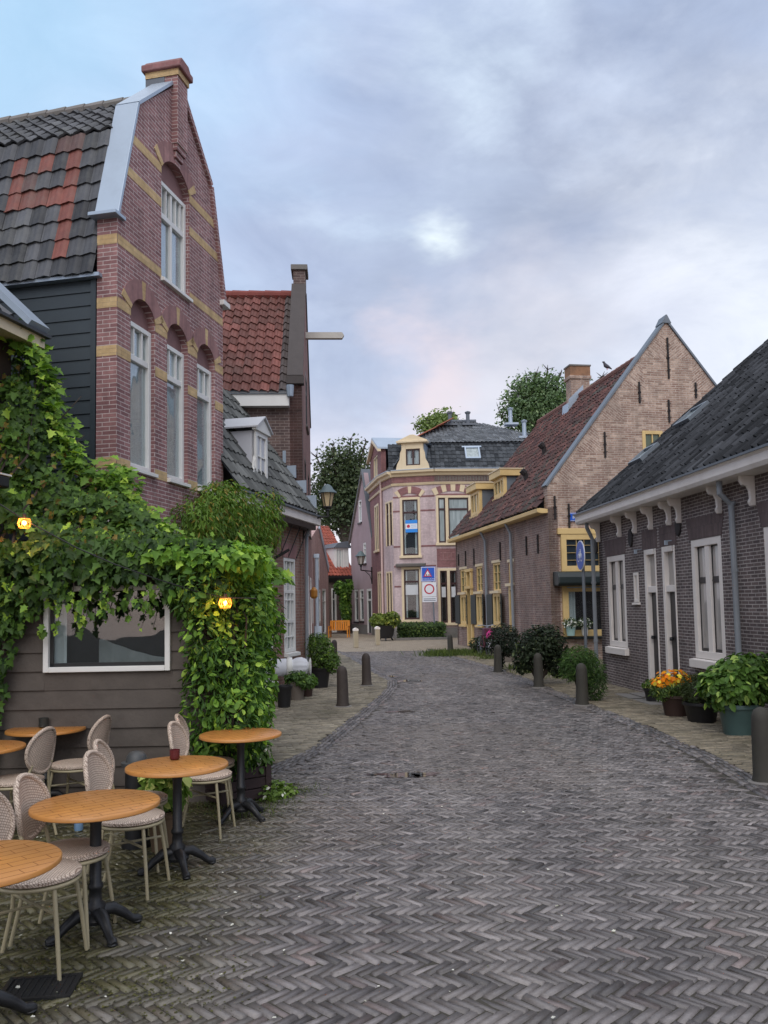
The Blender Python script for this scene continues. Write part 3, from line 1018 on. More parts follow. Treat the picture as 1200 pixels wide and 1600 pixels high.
def band_faces(mb, outline, z0, z1, holes, y=-0.004):
    segs = [(min(p[0] for p in outline), max(p[0] for p in outline))]
    for h in holes:
        if h[3] > z0 + 0.02 and h[2] < z1 - 0.02:
            ns = []
            for a, b in segs:
                if h[0] > a and h[1] < b: ns += [(a, h[0]), (h[1], b)]
                else: ns.append((a, b))
            segs = ns
    for a, b in segs:
        c = clip_poly([(a, z0), (b, z0), (b, z1), (a, z1)], outline)
        if len(c) >= 3: mb.face([(p[0], y, p[1]) for p in c])

def arch(face, root, x0, x1, zs, rise, th, mat, mat2, rd=0.12, name='arch'):
    """segmental arch ring over a hole [x0,x1] whose hole reaches zs+rise; fills the spandrels, adds the ring"""
    c = (x1 - x0) / 2; xm = (x0 + x1) / 2
    Rr = (c * c + rise * rise) / (2 * rise); zc = zs + rise - Rr
    a1 = math.asin(c / Rr)
    n = 13
    A = [-a1 + 2 * a1 * k / n for k in range(n + 1)]
    P = [(xm + Rr * math.sin(a), zc + Rr * math.cos(a)) for a in A]
    Q = [(xm + (Rr + th) * math.sin(a), zc + (Rr + th) * math.cos(a)) for a in A]
    sp = MB()   # spandrel + soffit
    for k in range(n):
        p, q = P[k], P[k + 1]
        if p[1] < zs + rise - 1e-4 or q[1] < zs + rise - 1e-4:
            sp.face([(p[0], 0, p[1]), (q[0], 0, q[1]), (q[0], 0, zs + rise), (p[0], 0, zs + rise)])
        sp.face([(p[0], 0, p[1]), (p[0], rd, p[1]), (q[0], rd, q[1]), (q[0], 0, q[1])])
    sp.build('spandrel', mat, root, face.M)
    ring = MB(); blks = []
    for k in range(n):
        m = ring
        if k in (0, 6, 12): m = MB(); blks.append(m)
        y = -0.012
        a, b, cc, d = P[k], P[k + 1], Q[k + 1], Q[k]
        m.polys([(a[0], y, a[1]), (b[0], y, b[1]), (cc[0], y, cc[1]), (d[0], y, d[1]), (a[0], 0.01, a[1]), (b[0], 0.01, b[1]), (cc[0], 0.01, cc[1]), (d[0], 0.01, d[1])],
                [(0, 1, 2, 3), (0, 4, 5, 1), (2, 6, 7, 3), (1, 5, 6, 2), (3, 7, 4, 0)])
    ring.build(name, B_ARCH, root, face.M)
    for m in blks: m.build('arch_block', mat2, root, face.M)

def dark_tiles(a=S(58, 60, 64), b=S(96, 98, 102)):
    def f(i, j):
        t = R.random(); k = R.uniform(0.75, 1.2)
        return tuple((a[q] * (1 - t) + b[q] * t) * k for q in range(3)) + (1,)
    return f

# ================================================================== the striped gable house
def gable_house():
    A = on_line(LP, LD, 183, 462); B = on_line(LP, LD, 348.2, 600)
    f = Face(A, B); w = f.w
    root = thing('gable_house', 'tall purple brick gable house with yellow brick stripes and dark boarded side wall', 'house', f.pt(0, 0, 0))
    U = f.uv
    zsh = U(197, 345)[1]            # bottom of the coping
    xb, zb = U(216, 164)            # break of the gable slope
    xb = max(xb, 0.25)
    xs_, zs_ = U(272, 141)          # foot of the top block
    ztop = U(279, 106)[1]
    x_lo = 0.12
    cx = w / 2
    hb = w / 2 - xb                 # half width at the break
    out = [(0, 0), (w, 0), (w, zsh), (w - x_lo, zsh), (cx + hb, zb), (cx + .16, zs_), (cx - .16, zs_), (cx - hb, zb), (x_lo, zsh), (0, zsh)]
    outline = [(0, 0), (w, 0), (w, zsh), (cx + hb, zb), (cx + .16, zs_), (cx - .16, zs_), (cx - hb, zb), (0, zsh)]
    D = 0.11
    wins = []
    for (l, t, r, b) in ((206, 495, 238.5, 727), (263.5, 533.3, 289.5, 746.7), (311.5, 568.3, 331.5, 762.5)):
        xm = (t + b) / 2
        x0 = U(l, xm)[0] ; x1 = U(r, xm)[0] + 0.03
        wins.append([x0, x1, U(l, b)[1], U(l, t)[1]])
    z0 = sum(q[2] for q in wins) / 3; z1 = sum(q[3] for q in wins) / 3
    ww = sum(q[1] - q[0] for q in wins) / 3 * 1.2
    for q in wins:
        m = (q[0] + q[1]) / 2; q[0] = m - ww / 2; q[1] = m + ww / 2; q[2] = z0; q[3] = z1
    ux0 = U(252, 350)[0]; ux1 = U(290.5, 390)[0] + .12; uz0 = U(253.3, 432.5)[1]; uz1 = U(250.5, 273)[1]
    holes = [(q[0], q[1], q[2], q[3] + 0.36) for q in wins] + [(ux0, ux1, uz0, uz1 + 0.40)]
    zlow = U(286, 823)[1]
    mb = MB(); wall_mb(mb, [p if p[1] > 0 else (p[0], zlow) for p in outline], holes, t=0.3, rd=0.13)
    mb.build('wall', B_G1, root, f.M)
    # ground floor: recessed dark shop front under a pale fascia
    g = MB(); g.box(0.02, w - 0.02, 0.18, 0.3, 0, zlow - .35); g.build('shop_front', M_INTERIOR, root, f.M)
    g = MB(); g.box(0.0, w, -0.02, 0.28, zlow - .36, zlow - .02); g.build('fascia', M_WARMWHITE, root, f.M)
    for q in wins:
        arch(f, root, q[0], q[1], q[3] + .13, .23, .27, B_G1, B_YELLOW)
        t = MB(); t.box(q[0], q[1], D, D + .02, q[3] - .02, q[3] + .36); t.build('tympanum', B_TYMP, root, f.M)
        hh = q[3] - q[2]
        fr = 1 - 56 / 232.0
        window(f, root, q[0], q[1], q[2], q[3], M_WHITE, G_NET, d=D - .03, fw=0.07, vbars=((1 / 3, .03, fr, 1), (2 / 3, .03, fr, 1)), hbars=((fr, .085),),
               sill=(0.06, 0.07, M_WHITE, 0.0))
        b = MB(); b.box(q[0] - .02, q[1] + .04, -0.05, 0.02, q[2] - .09, q[2] - .02)
    arch(f, root, ux0, ux1, uz1 + .15, .25, .28, B_G1, B_YELLOW)
    t = MB(); t.box(ux0, ux1, D, D + .02, uz1 - .02, uz1 + .40); t.build('tympanum', B_TYMP, root, f.M)
    window(f, root, ux0, ux1, uz0, uz1, M_WHITE, G_NET, d=D - .03, fw=.07, vbars=((.5, .06, 0, 1), (.17, .025, .66, 1), (.33, .025, .66, 1), (.67, .025, .66, 1), (.83, .025, .66, 1)),
           hbars=((.66, .085),), sill=(0.06, 0.07, M_WHITE, 0.02))
    # yellow stripes
    yh = [(h[0] - (.0), h[1] + .0, h[2], h[3]) for h in holes]
    for (pa, pb) in (((182.5, 462.5), (182.7, 479)), ((184.2, 539.2), (184.2, 555.5)), ((186.7, 715), (187, 731)), ((179.4, 361), (179.4, 376.6)), ((206, 264.7), (205.5, 279)), ((212.3, 214), (211.8, 228))):
        za = U(*pb)[1]; zz = U(*pa)[1]
        bands = MB(); band_faces(bands, outline, za, zz, yh)
        for fc in bands.f:
            b1 = MB(); b1.face([bands.v[i] for i in fc])
            if zz < zsh + .01 and min(bands.v[i][0] for i in fc) < .01: b1.face([(-0.004, 0.0, za), (-0.004, 0.0, zz), (-0.004, 0.3, zz), (-0.004, 0.3, za)])
            b1.build('brick_band', B_YELLOW, root, f.M)
    # coping: zinc covered parapet, left side visible, brick edging on the right
    cp = MB()
    def slab(mb, a, b, y0, y1, th):
        dx, dz = b[0] - a[0], b[1] - a[1]; L = math.hypot(dx, dz); nx, nz = -dz / L, dx / L
        if nx * (a[0] - cx) < 0: nx, nz = -nx, -nz
        mb.prism([(a[0], a[1]), (b[0], b[1]), (b[0] + nx * th, b[1] + nz * th), (a[0] + nx * th, a[1] + nz * th)], 'y', y0, y1)
    slab(cp, (0.02, zsh), (cx - hb, zb), -0.03, 0.33, .05)
    slab(cp, (cx - hb, zb), (cx - .16, zs_ + .05), -0.03, 0.33, .05)
    cp.box(-0.14, 0.14, -0.05, 0.36, zsh - .05, zsh)
    cp.build('zinc_coping', M_ZINC, root, f.M, bevel=.006)
    cb = MB()
    slab(cb, (w + .0, zsh), (cx + hb, zb), -0.05, 0.35, .09)
    slab(cb, (cx + hb, zb), (cx + .16, zs_ + .05), -0.05, 0.35, .09)
    cb.build('brick_coping', B_G1, root, f.M)
    cb = MB(); cb.box(w - .12, w + .16, -.08, .4, zsh - .06, zsh + .03); cb.build('kneeler', M_WHITE, root, f.M, bevel=.01)
    # top block with cap
    tb = MB(); tb.box(cx - .17, cx + .17, -.10, .42, zs_ - .9, ztop - .28); tb.build('finial_block', B_G1, root, f.M)
    tb = MB(); tb.box(cx - .19, cx + .19, -.12, .44, ztop - .28, ztop - .18); tb.build('finial_band', B_YELLOW, root, f.M)
    tb = MB(); tb.box(cx - .24, cx + .24, -.17, .49, ztop - .18, ztop - .07); tb.prism([(cx - .22, ztop - .07), (cx + .22, ztop - .07), (cx + .12, ztop + .03), (cx - .12, ztop + .03)], 'y', -.15, .47)
    tb.build('finial_cap', B_GRED, root, f.M, bevel=.02)
    tb = MB(); tb.box(cx - .18, cx + .18, .12, .44, zs_ - .02, zs_ + .22); tb.build('lead_flashing', M_LEAD, root, f.M)
    tb = MB()
    for k in range(3): tb.box(cx - .15 + .03 * k, cx + .15 - .03 * k, -.08 + .03 * k, .01, zs_ - 1.0 - .1 * k, zs_ - .9 - .1 * k)
    tb.build('corbel', B_G1, root, f.M)
    # boarded side wall, facing left
    deep = 7.5
    zeave = U(158, 419)[1] + .05
    sf = Face((f.pt(0.03, deep, 0)).to_2d(), (f.pt(0.03, 0.32, 0)).to_2d())
    sd = MB(); clapboard(sd, 0, sf.w, 0.0, zeave, 0.185, lean=.016); sd.box(sf.w - .07, sf.w + .005, -.035, 0, 0, zeave)
    sd.build('side_cladding', plain('dark_blue_cladding', S(48, 58, 64), 0.5, .12, 2, .15, 14, dirt=S(62, 68, 66), dirt_amt=.3), root, sf.M)
    cf = MB(); cf.box(0, sf.w + .1, -.12, .02, zeave, zeave + .05); cf.build('eave_trim', M_ZINC, root, sf.M)
    bk = MB(); bk.box(0.1, w - .02, .31, deep, 0, zsh - .3); bk.build('house_body', M_INTERIOR, root, f.M)
    # roof: steep lower slope + flat upper slope
    red = {(1, 2), (2, 2), (3, 2), (4, 2), (4, 3), (4, 4), (4, 5), (5, 2), (6, 2), (6, 4), (4, 6), (5, 6), (6, 6), (2, 8), (3, 8), (4, 9)}
    dim = {(5, 5), (7, 2), (7, 3), (5, 8)}
    dk = dark_tiles(S(52, 54, 58), S(92, 94, 98))
    def colf(i, j):
        if (j, i) in red: k = R.uniform(.85, 1.15); return tuple(c * k for c in S(126, 74, 64)[:3]) + (1,)
        if (j, i) in dim: return S(92, 68, 64)
        return dk(i, j)
    Ul = f.y
    yb0 = .30
    xk, zk = U(166, 204, .40)
    p0 = f.pt(-.10, yb0, zeave + .04); p1 = f.pt(max(xk, .3), yb0, zk)
    V = (p1 - p0); L1 = V.length
    pantiles('roof_tiles', root, p0, Ul, V, deep - .3, L1, T_DARK, colf, tw=.215, tl=L1 / 8, amp=.02)
    # ridge height from the sky line
    rr = ray(150, 160); nx_ = f.x; tq = (f.pt(cx, 0, 0) - CAMP).dot(nx_) / rr.dot(nx_); zrid = (CAMP + rr * tq).z
    p2 = f.pt(cx, yb0, zrid - .12)
    pantiles('roof_tiles', root, p1 + Vector((0, 0, .02)), Ul, p2 - p1, deep - .3, (p2 - p1).length, T_DARK, dk, tw=.215, tl=.27, amp=.026)
    q = MB(); q.face([tuple(f.pt(cx, .5, zrid - .25) - f.o), tuple(f.pt(w - xb, .5, zk - .1) - f.o), tuple(f.pt(w - xb, deep, zk - .1) - f.o), tuple(f.pt(cx, deep, zrid - .25) - f.o)])
    q.face([tuple(f.pt(w, .5, zsh - .2) - f.o), tuple(f.pt(w, deep, zsh - .2) - f.o), tuple(f.pt(w - xb, deep, zk - .1) - f.o), tuple(f.pt(w - xb, .5, zk - .1) - f.o)])
    q.build('rear_slope', M_LEAD, root, Matrix.Translation(f.o))
    rt = MB(); k = .55
    while k < deep:
        rt.tube([(cx, k, zrid - .13), (cx, k + .36, zrid - .13)], [.12, .105], 8); k += .34
    rt.build('ridge_tiles', M_STONE, root, f.M)
    return f, zlow

G1F, G1LOW = gable_house()

# ================================================================== low brick house with the dormer
def dormer_cottage():
    A = on_line(LP, LD, 348.6, 700); B = on_line(LP, LD, 475.3, 980)
    f = Face(A, B); w = f.w; U = f.uv
    root = thing('brick_cottage', 'low pale brick cottage with dark tiled roof, white dormer and tall white multi-pane windows', 'house', f.pt(0, 0, 0))
    ze = 3.80
    holes = []
    a = f.rect(408.5, 864.5, 427, 1024); b = f.rect(443, 871, 462.5, 1017)
    zt = (a[3] + b[3]) / 2; zb = b[2]
    W1 = (a[0], a[1], zb - .5, zt); W2 = (b[0], b[1], zb, zt)
    W0 = (a[0] - 1.25, a[0] - .45, zb, zt)
    outl = [(0, 0), (w, 0), (w, ze), (0, ze)]
    mb = MB(); wall_mb(mb, outl, [W0, W1, W2], t=.5, rd=.1); mb.build('wall', B_C, root, f.M)
    hb = ((1 - .36, .07), (1 - .675, .07), (1 - .17, .025), (1 - .45, .025), (.16, .025))
    for q in (W0, W1, W2):
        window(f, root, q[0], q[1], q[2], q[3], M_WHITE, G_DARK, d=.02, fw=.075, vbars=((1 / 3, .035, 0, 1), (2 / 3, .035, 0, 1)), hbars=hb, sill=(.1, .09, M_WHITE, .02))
        t = MB(); t.prism([(q[0] - .06, q[3]), (q[1] + .06, q[3]), (q[1] + .14, q[3] + .3), (q[0] - .14, q[3] + .3)], 'y', -.012, .01); t.build('lintel', B_ARCH, root, f.M)
    # eave
    ov = .33
    e = MB(); e.prism([(-ov, ze + .0), (-ov, ze - .17), (-ov + .05, ze - .19), (0, ze - .12), (0, ze)], 'x', -.0, w + .28); e.build('fascia', M_WARMWHITE, root, f.M)
    e = MB(); e.box(-.0, w + .3, -ov - .06, -ov + .08, ze, ze + .035); e.build('gutter', M_ZINCDARK, root, f.M)
    e = MB(); e.box(.2, w, -.30, .0, ze - .30, ze - .19); e.build('soffit', M_DARKWOOD, root, f.M)
    # roof
    ang = math.radians(56)
    p0 = f.pt(-.1, -ov - .04, ze + .05); V = f.y * math.cos(ang) + Vector((0, 0, math.sin(ang)))
    Lr = 3.3
    pantiles('roof_tiles', root, p0, f.x, V, w + .1, Lr, T_DARK, dark_tiles(S(62, 64, 62), S(104, 106, 104)), tw=.21, tl=.33, amp=.022)
    rd = MB(); p1 = p0 + V * Lr
    rd.face([p0 - f.o, p0 + f.x * (w + .1) - f.o, p1 + f.x * (w + .1) - f.o, p1 - f.o]);
    rd.face([p1 - f.o, p1 + f.x * (w + .1) - f.o, p1 + f.x * (w + .1) + f.y * 2.2 - Vector((0, 0, 2.6)) - f.o, p1 + f.y * 2.2 - Vector((0, 0, 2.6)) - f.o])
    rd.build('roof_deck', M_LEAD, root, Matrix.Translation(f.o - Vector((0, 0, .05))))
    ew = MB(); ew.prism([(-.02, 0), (4.5, 0), (4.5, ze), (-.02, ze)], 'x', w - .25, w - .02); ew.build('end_wall', B_C, root, f.M)
    # stepped lead flashing on the neighbour's wall
    fl = MB()
    for k in range(7):
        q = p0 + V * (.15 + .42 * k) - f.o
        c = Vector((q.dot(f.x), q.dot(f.y), q.z))
        fl.box(w - .10, w - .06, c.y - .06, c.y + .22, c.z + .02, c.z + .30)
    fl.build('lead_flashing', M_ZINC, root, f.M)
    # dormer
    xl, _ = U(397, 700); xr, _ = U(415.5, 720)
    zs0 = 4.24; zs1 = 5.18; zr = 5.46
    yf = -.02
    d = MB()
    d.box(xl, xr, yf + .02, 2.2, zs0, zs1); d.build('dormer_cheek', plain('pale_grey_boards', S(196, 198, 204), .6, .05, 4, .05), root, f.M)
    window(Face(f.pt(xl, yf, 0).to_2d(), f.pt(xr, yf, 0).to_2d()), root, .0, xr - xl, zs0, zs1, M_WHITE, G_GREY, d=.0, fw=.09, vbars=((.5, .04, 0, 1),), hbars=((.5, .03),), sill=(.07, .07, M_WHITE, .1), name='dormer_window')
    tr = MB()
    tr.prism([(xl - .13, zs0 - .06), (xl, zs0 - .06), (xl, zs0 + .45)], 'y', yf, yf + .05)
    tr.prism([(xr + .13, zs0 - .06), (xr, zs0 - .06), (xr, zs0 + .45)], 'y', yf, yf + .05)
    tr.prism([(xl - .08, zs1), (xr + .08, zs1), (xr + .08, zs1 + .05), ((xl + xr) / 2, zr), (xl - .08, zs1 + .05)], 'y', yf - .06, yf + .03)
    tr.build('dormer_gable', M_WHITE, root, f.M, bevel=.008)
    xm = (xl + xr) / 2
    ro = MB(); ro.prism([(xl - .11, zs1 + .04), (xm, zr + .02), (xr + .11, zs1 + .04), (xr + .11, zs1 + .07), (xm, zr + .05), (xl - .11, zs1 + .07)], 'y', yf - .10, 2.3)
    ro.build('dormer_roof', plain('pale_roof_felt', S(186, 188, 192), .6, .1, 3), root, f.M)
    ch = MB(); cpx = U(351, 700, 1.0); ch.tube([(xl - 1.15, .55, 4.6), (xl - 1.15, .55, 5.45)], .07, 10); ch.lathe([(.12, 0), (.10, .05), (.02, .09)], 10, xl - 1.15, .55, 5.45)
    ch.build('vent_pipe', M_ZINCDARK, root, f.M)
    # iron stays under the eave and a flag holder
    st = MB()
    for k in range(4):
        x = w - .35 - .52 * k
        st.tube([(x, -ov + .06, ze - .18), (x - .2, -.015, ze - .95)], .012, 5)
    st.build('eave_stay', M_IRON, root, f.M)
    fh = MB(); xh = W1[1] + .12; fh.tube([(xh, 0, zt - .05), (xh + .1, -.28, zt + .12)], .03, 8); fh.build('flag_holder', M_IRON, root, f.M)
    dp = MB(); dp.tube([(w - .06, -ov + .1, ze), (w - .06, -.1, ze - .45), (w - .06, -.07, .1)], .04, 8); dp.build('downpipe', M_PIPE, root, f.M)
    return f, root

CF, CROOT = dormer_cottage()

# ================================================================== tall warehouse with red roof
def warehouse():
    Nn = CF.pt(CF.w + .02, 0, 0).to_2d()
    d = ray(531, 944); D = Vector((d.x, d.y)).normalized(); Pl = perp(D)
    dep = 5.4
    sf = Face(Nn + Pl * 6.5, Nn); ff = Face(Nn, Nn + D * dep)
    root = thing('warehouse', 'tall dark brick warehouse with red pantile roof and hoisting beam above the street', 'house', (Nn.x, Nn.y, 0))
    ze = sf.uv(440, 614)[1]; zf0 = sf.uv(440, 632)[1] - .08
    ap = ff.uv(470, 472)
    zr = at_depth(400, 464, Nn.y + dep / 2).z
    mb = MB(); wall_mb(mb, [(0, 0), (sf.w, 0), (sf.w, ze + .3), (0, ze)], [], t=.25); mb.build('side_wall', B_D, root, sf.M)
    # front gable (parapet)
    zsh = ze + .35; cx = dep / 2; zt = zr + .15
    gl = [(0, 0), (dep, 0), (dep, zsh), (cx + .28, zt), (cx - .28, zt), (0, zsh)]
    hs = []
    for k, x in enumerate((.55, 2.2, 3.9)):
        hs.append((x, x + .95, .7, 2.6))
    for x in (1.0, 3.2): hs.append((x, x + 1.0, 3.7, 5.4))
    hs.append((2.2, 3.2, 6.4, 7.8))
    mb = MB(); wall_mb(mb, gl, hs, t=.28, rd=.1); mb.build('front_wall', B_DF, root, ff.M)
    for h in hs:
        window(ff, root, h[0], h[1], h[2], h[3], M_WARMWHITE if h[2] < 3 else M_DARKWOOD, G_DARK, d=.02, fw=.08, vbars=((.5, .05, 0, 1),), hbars=((.7, .05),), sill=(.05, .06, M_STONE, .05))
    cp = MB()
    for s in (0, 1):
        a = (0, zsh) if s == 0 else (dep, zsh); b = (cx - .28, zt) if s == 0 else (cx + .28, zt)
        dx, dz = b[0] - a[0], b[1] - a[1]; L = math.hypot(dx, dz); nx, nz = (-dz / L, dx / L) if s == 0 else (dz / L, -dx / L)
        if nz < 0: nx, nz = -nx, -nz
        cp.prism([a, b, (b[0] + nx * .08, b[1] + nz * .08), (a[0] + nx * .08, a[1] + nz * .08)], 'y', -.03, .33)
    cp.box(-.12, .1, -.05, .34, zsh - .16, zsh + .02)
    cp.build('coping', plain('dark_coping', S(78, 72, 70), .85, .25, 5, .3), root, ff.M)
    tb = MB(); tb.box(cx - .3, cx + .3, -.02, .29, zt - .1, zt + .42); tb.build('finial_block', B_D, root, ff.M)
    tb = MB(); tb.box(cx - .36, cx + .36, -.08, .35, zt + .42, zt + .56); tb.build('finial_cap', M_STONE, root, ff.M, bevel=.015)
    # roof, near slope seen from the street
    p0 = sf.pt(0, -.25, ze - .02); p1 = sf.pt(0, dep / 2, zr)
    def colf(i, j):
        if i >= 28: k = R.uniform(.7, 1.1); return tuple(c * k for c in S(92, 84, 82)[:3]) + (1,)
        t = R.random(); a = S(100, 64, 57); b = S(130, 82, 74); k = R.uniform(.8, 1.12)
        return tuple((a[q] * (1 - t) + b[q] * t) * k for q in range(3)) + (1,)
    pantiles('roof_tiles', root, p0, sf.x, p1 - p0, sf.w - .30, (p1 - p0).length, T_RED, colf, tw=.215, tl=.33, amp=.04, lip=.035)
    bk = MB(); p2 = sf.pt(0, dep, ze)
    e = sf.x * (sf.w - .28)
    bk.face([p1 - sf.o, p1 + e - sf.o, p2 + e - sf.o, p2 - sf.o]); bk.face([p0 - sf.o, p0 + e - sf.o, p1 + e - sf.o, p1 - sf.o])
    bk.build('roof_deck', M_LEAD, root, Matrix.Translation(sf.o - Vector((0, 0, .06))))
    rt = MB(); x = 0
    while x < sf.w - .35:
        rt.tube([(x, dep / 2, zr + .02), (x + .44, dep / 2, zr + .02)], [.13, .115], 10); x += .42
    rt.build('ridge_tiles', plain('red_ridge', S(128, 66, 58), .8, .3, 4), root, sf.M)
    fs = MB(); fs.box(0, sf.w - .28, -.22, 0, zf0, ze - .02); fs.build('fascia', M_WHITE, root, sf.M)
    g = MB(); g.box(0, sf.w - .28, -.24, -.16, ze - .03, ze - .005); g.build('gutter', M_ZINCDARK, root, sf.M)
    hp = MB(); hp.lathe([(.07, -.25), (.09, 0)], 8, sf.w - .25, -.28, ze + .1); hp.build('hopper', M_ZINC, root, sf.M)
    # hoisting beam
    hz = ff.uv(474, 525)[1]
    hb = MB(); zz = at_depth(480, 525, Nn.y + dep / 2).z
    hb.prism([(-.95, zz - .08), (-1.0, zz), (-.95, zz + .08), (.1, zz + .08), (.1, zz - .08)], 'x', cx - .07, cx + .07)
    hb.build('hoisting_beam', plain('bleached_wood', S(190, 186, 178), .8, .15, 6, .3, 20), root, ff.M)
    o = MB(); o.lathe([(.05, 0), (.09, .05), (.09, .2), (.03, .28)], 8, 1.9, -.16, 2.0); o.build('wall_lamp', plain('amber_lamp', S(176, 120, 50), .4, .1), root, ff.M)
    return sf, ff

WSF, WFF = warehouse()

# ================================================================== café house at the far left, its shed with the window
def cafe():
    # house with eave; far gable end carries zinc verge
    r = ray(70, 545); zc = 9.4
    P = CAMP + r * (zc / r.y)
    D = LD
    zE = P.z
    ov = .35
    e2 = Vector((P.x, P.y)) + perp(D) * ov
    f = Face(e2 - D * 5.0, e2 - D * .12); w = f.w
    root = thing('cafe_house', 'vine grown café house with cream fascia and zinc roof edge at the left', 'house', f.pt(0, 0, 0))
    mb = MB(); wall_mb(mb, [(0, 0), (w, 0), (w, zE + .1), (0, zE + .1)], [], t=.25); mb.build('wall', plain('dark_brown_boards', S(66, 52, 44), .8, .3, 4, .3, 20), root, f.M)
    mb = MB(); mb.prism([(0.25, 0), (5, 0), (5, zE + .1), (2.7, zE + 3.0), (0.25, zE + .1)], 'x', w - .2, w - .02); mb.build('end_wall', B_D, root, f.M)
    fa = MB(); fa.prism([(-ov, zE + .0), (-ov, zE + .12), (0, zE + .12), (0, zE + .06)], 'x', 0, w + .12); fa.build('fascia', M_CREAM, root, f.M)
    g = MB(); g.box(0, w + .16, -ov - .06, -ov + .08, zE + .12, zE + .155); g.build('gutter', M_IRON, root, f.M)
    ang = math.radians(43); p0 = f.pt(0, -ov, zE + .15); V = f.y * math.cos(ang) + Vector((0, 0, math.sin(ang)))
    pantiles('roof_tiles', root, p0, f.x, V, w - .35, 3.4, T_DARK, dark_tiles(), tw=.21, tl=.3)
    z = MB()
    q = [p0 + f.x * (w - .22) - f.o, p0 + f.x * (w + .12) - f.o, p0 + f.x * (w + .12) + V * 3.4 - f.o, p0 + f.x * (w - .22) + V * 3.4 - f.o]
    nn = f.x.cross(V).normalized()
    z.polys([a + nn * .03 for a in q] + [a + nn * .10 for a in q], [(0, 1, 2, 3), (4, 5, 6, 7), (0, 1, 5, 4), (1, 2, 6, 5), (2, 3, 7, 6), (3, 0, 4, 7)])
    z.build('zinc_verge', M_ZINC, root, Matrix.Translation(f.o))
    # awning box, black, pokes in at the left edge of the view
    zp = at_depth(6, 745, 8.0).z
    ab = MB(); xx = (at_depth(9, 745, 8.0) - f.o)
    ax = xx.dot(f.x); ay = xx.dot(f.y)
    ab.box(ax - 2.6, ax, ay - .05, ay + .18, zp - .12, zp + .0); ab.build('awning_box', M_IRON, root, f.M, bevel=.02)
    ab = MB(); ab.box(ax - 2.6, ax + .01, ay - .06, ay + .19, zp + .0, zp + .015); ab.build('awning_trim', M_WHITE, root, f.M)

    # ---------------- shed
    zs = 7.95
    rr = ray(362, 1150); xr = rr.x / rr.y * zs
    sf = Face((-4.75, zs - .02), (xr, zs)); w = sf.w
    sroot = thing('wooden_shed', 'weathered dark weatherboard shed with white framed window behind the café tables', 'shed', sf.pt(0, 0, 0))
    wx0, wx1, wz0, wz1 = sf.rect(72, 925, 268, 1047)
    hole = (wx0, wx1, wz0, wz1 + .05)
    top = 2.25
    boards = plain('weathered_boards', S(90, 83, 77), .85, .4, 3, .5, 25, dirt=S(54, 48, 43), dirt_amt=.75)
    cl = MB(); clapboard(cl, 0, w, 0, top, .178, hole=hole, lean=.022, jit=.004); cl.build('cladding', boards, sroot, sf.M)
    co = MB(); co.box(w - .06, w + .03, -.05, .03, 0, top); co.build('corner_board', boards, sroot, sf.M)
    ef = Face(sf.pt(w, 0, 0).to_2d(), sf.pt(w, 2.2, 0).to_2d())
    cl = MB(); clapboard(cl, 0, 2.2, 0, top, .178, lean=.022); cl.build('side_cladding', boards, sroot, ef.M)
    rf = MB(); rf.box(-.05, w + .12, -.12, 2.3, top, top + .08); rf.build('roof', M_LEAD, sroot, sf.M)
    wn = window(sf, sroot, wx0, wx1, wz0, wz1 + .05, M_WHITE, G_SHED, d=-.045, fw=.05, ft=.08, name='window')
    tc_ = MB(); nx = 16    # made-up drape inside, standing in for the awning reflected in the pane
    for k in range(nx):
        a0, a1 = k / nx, (k + 1) / nx
        zz = lambda a: wz0 + .12 + .20 * (1 - a) ** 1.4 * (1 if a > .05 else .9)
        xx = lambda a: wx0 + .50 + a * (wx1 - wx0 - .56)
        yy = lambda a: .02 + .02 * math.sin(a * 21)
        tc_.face([(xx(a0), yy(a0), wz0 + .05), (xx(a1), yy(a1), wz0 + .05), (xx(a1), yy(a1), zz(a1)), (xx(a0), yy(a0), zz(a0))])
    tc_.build('pale_sheet', plain('awning_reflection_grey', S(136, 138, 138), .9, .3, 6, 0), wn, smooth=True)
    inn = MB(); inn.box(wx0 + .05, wx0 + .085, -.02, .0, wz0 + .05, wz1); inn.box(wx0 + .05, wx1 - .05, -.02, .0, wz0 + .05, wz0 + .085); inn.build('inner_frame', M_IRON, wn)
    return f, sf, root, sroot

KF, SF, KROOT, SROOT = cafe()
# ================================================================== right: long low house with black roof
PI_, DI_ = street_line(943, 1067, 505, 948)

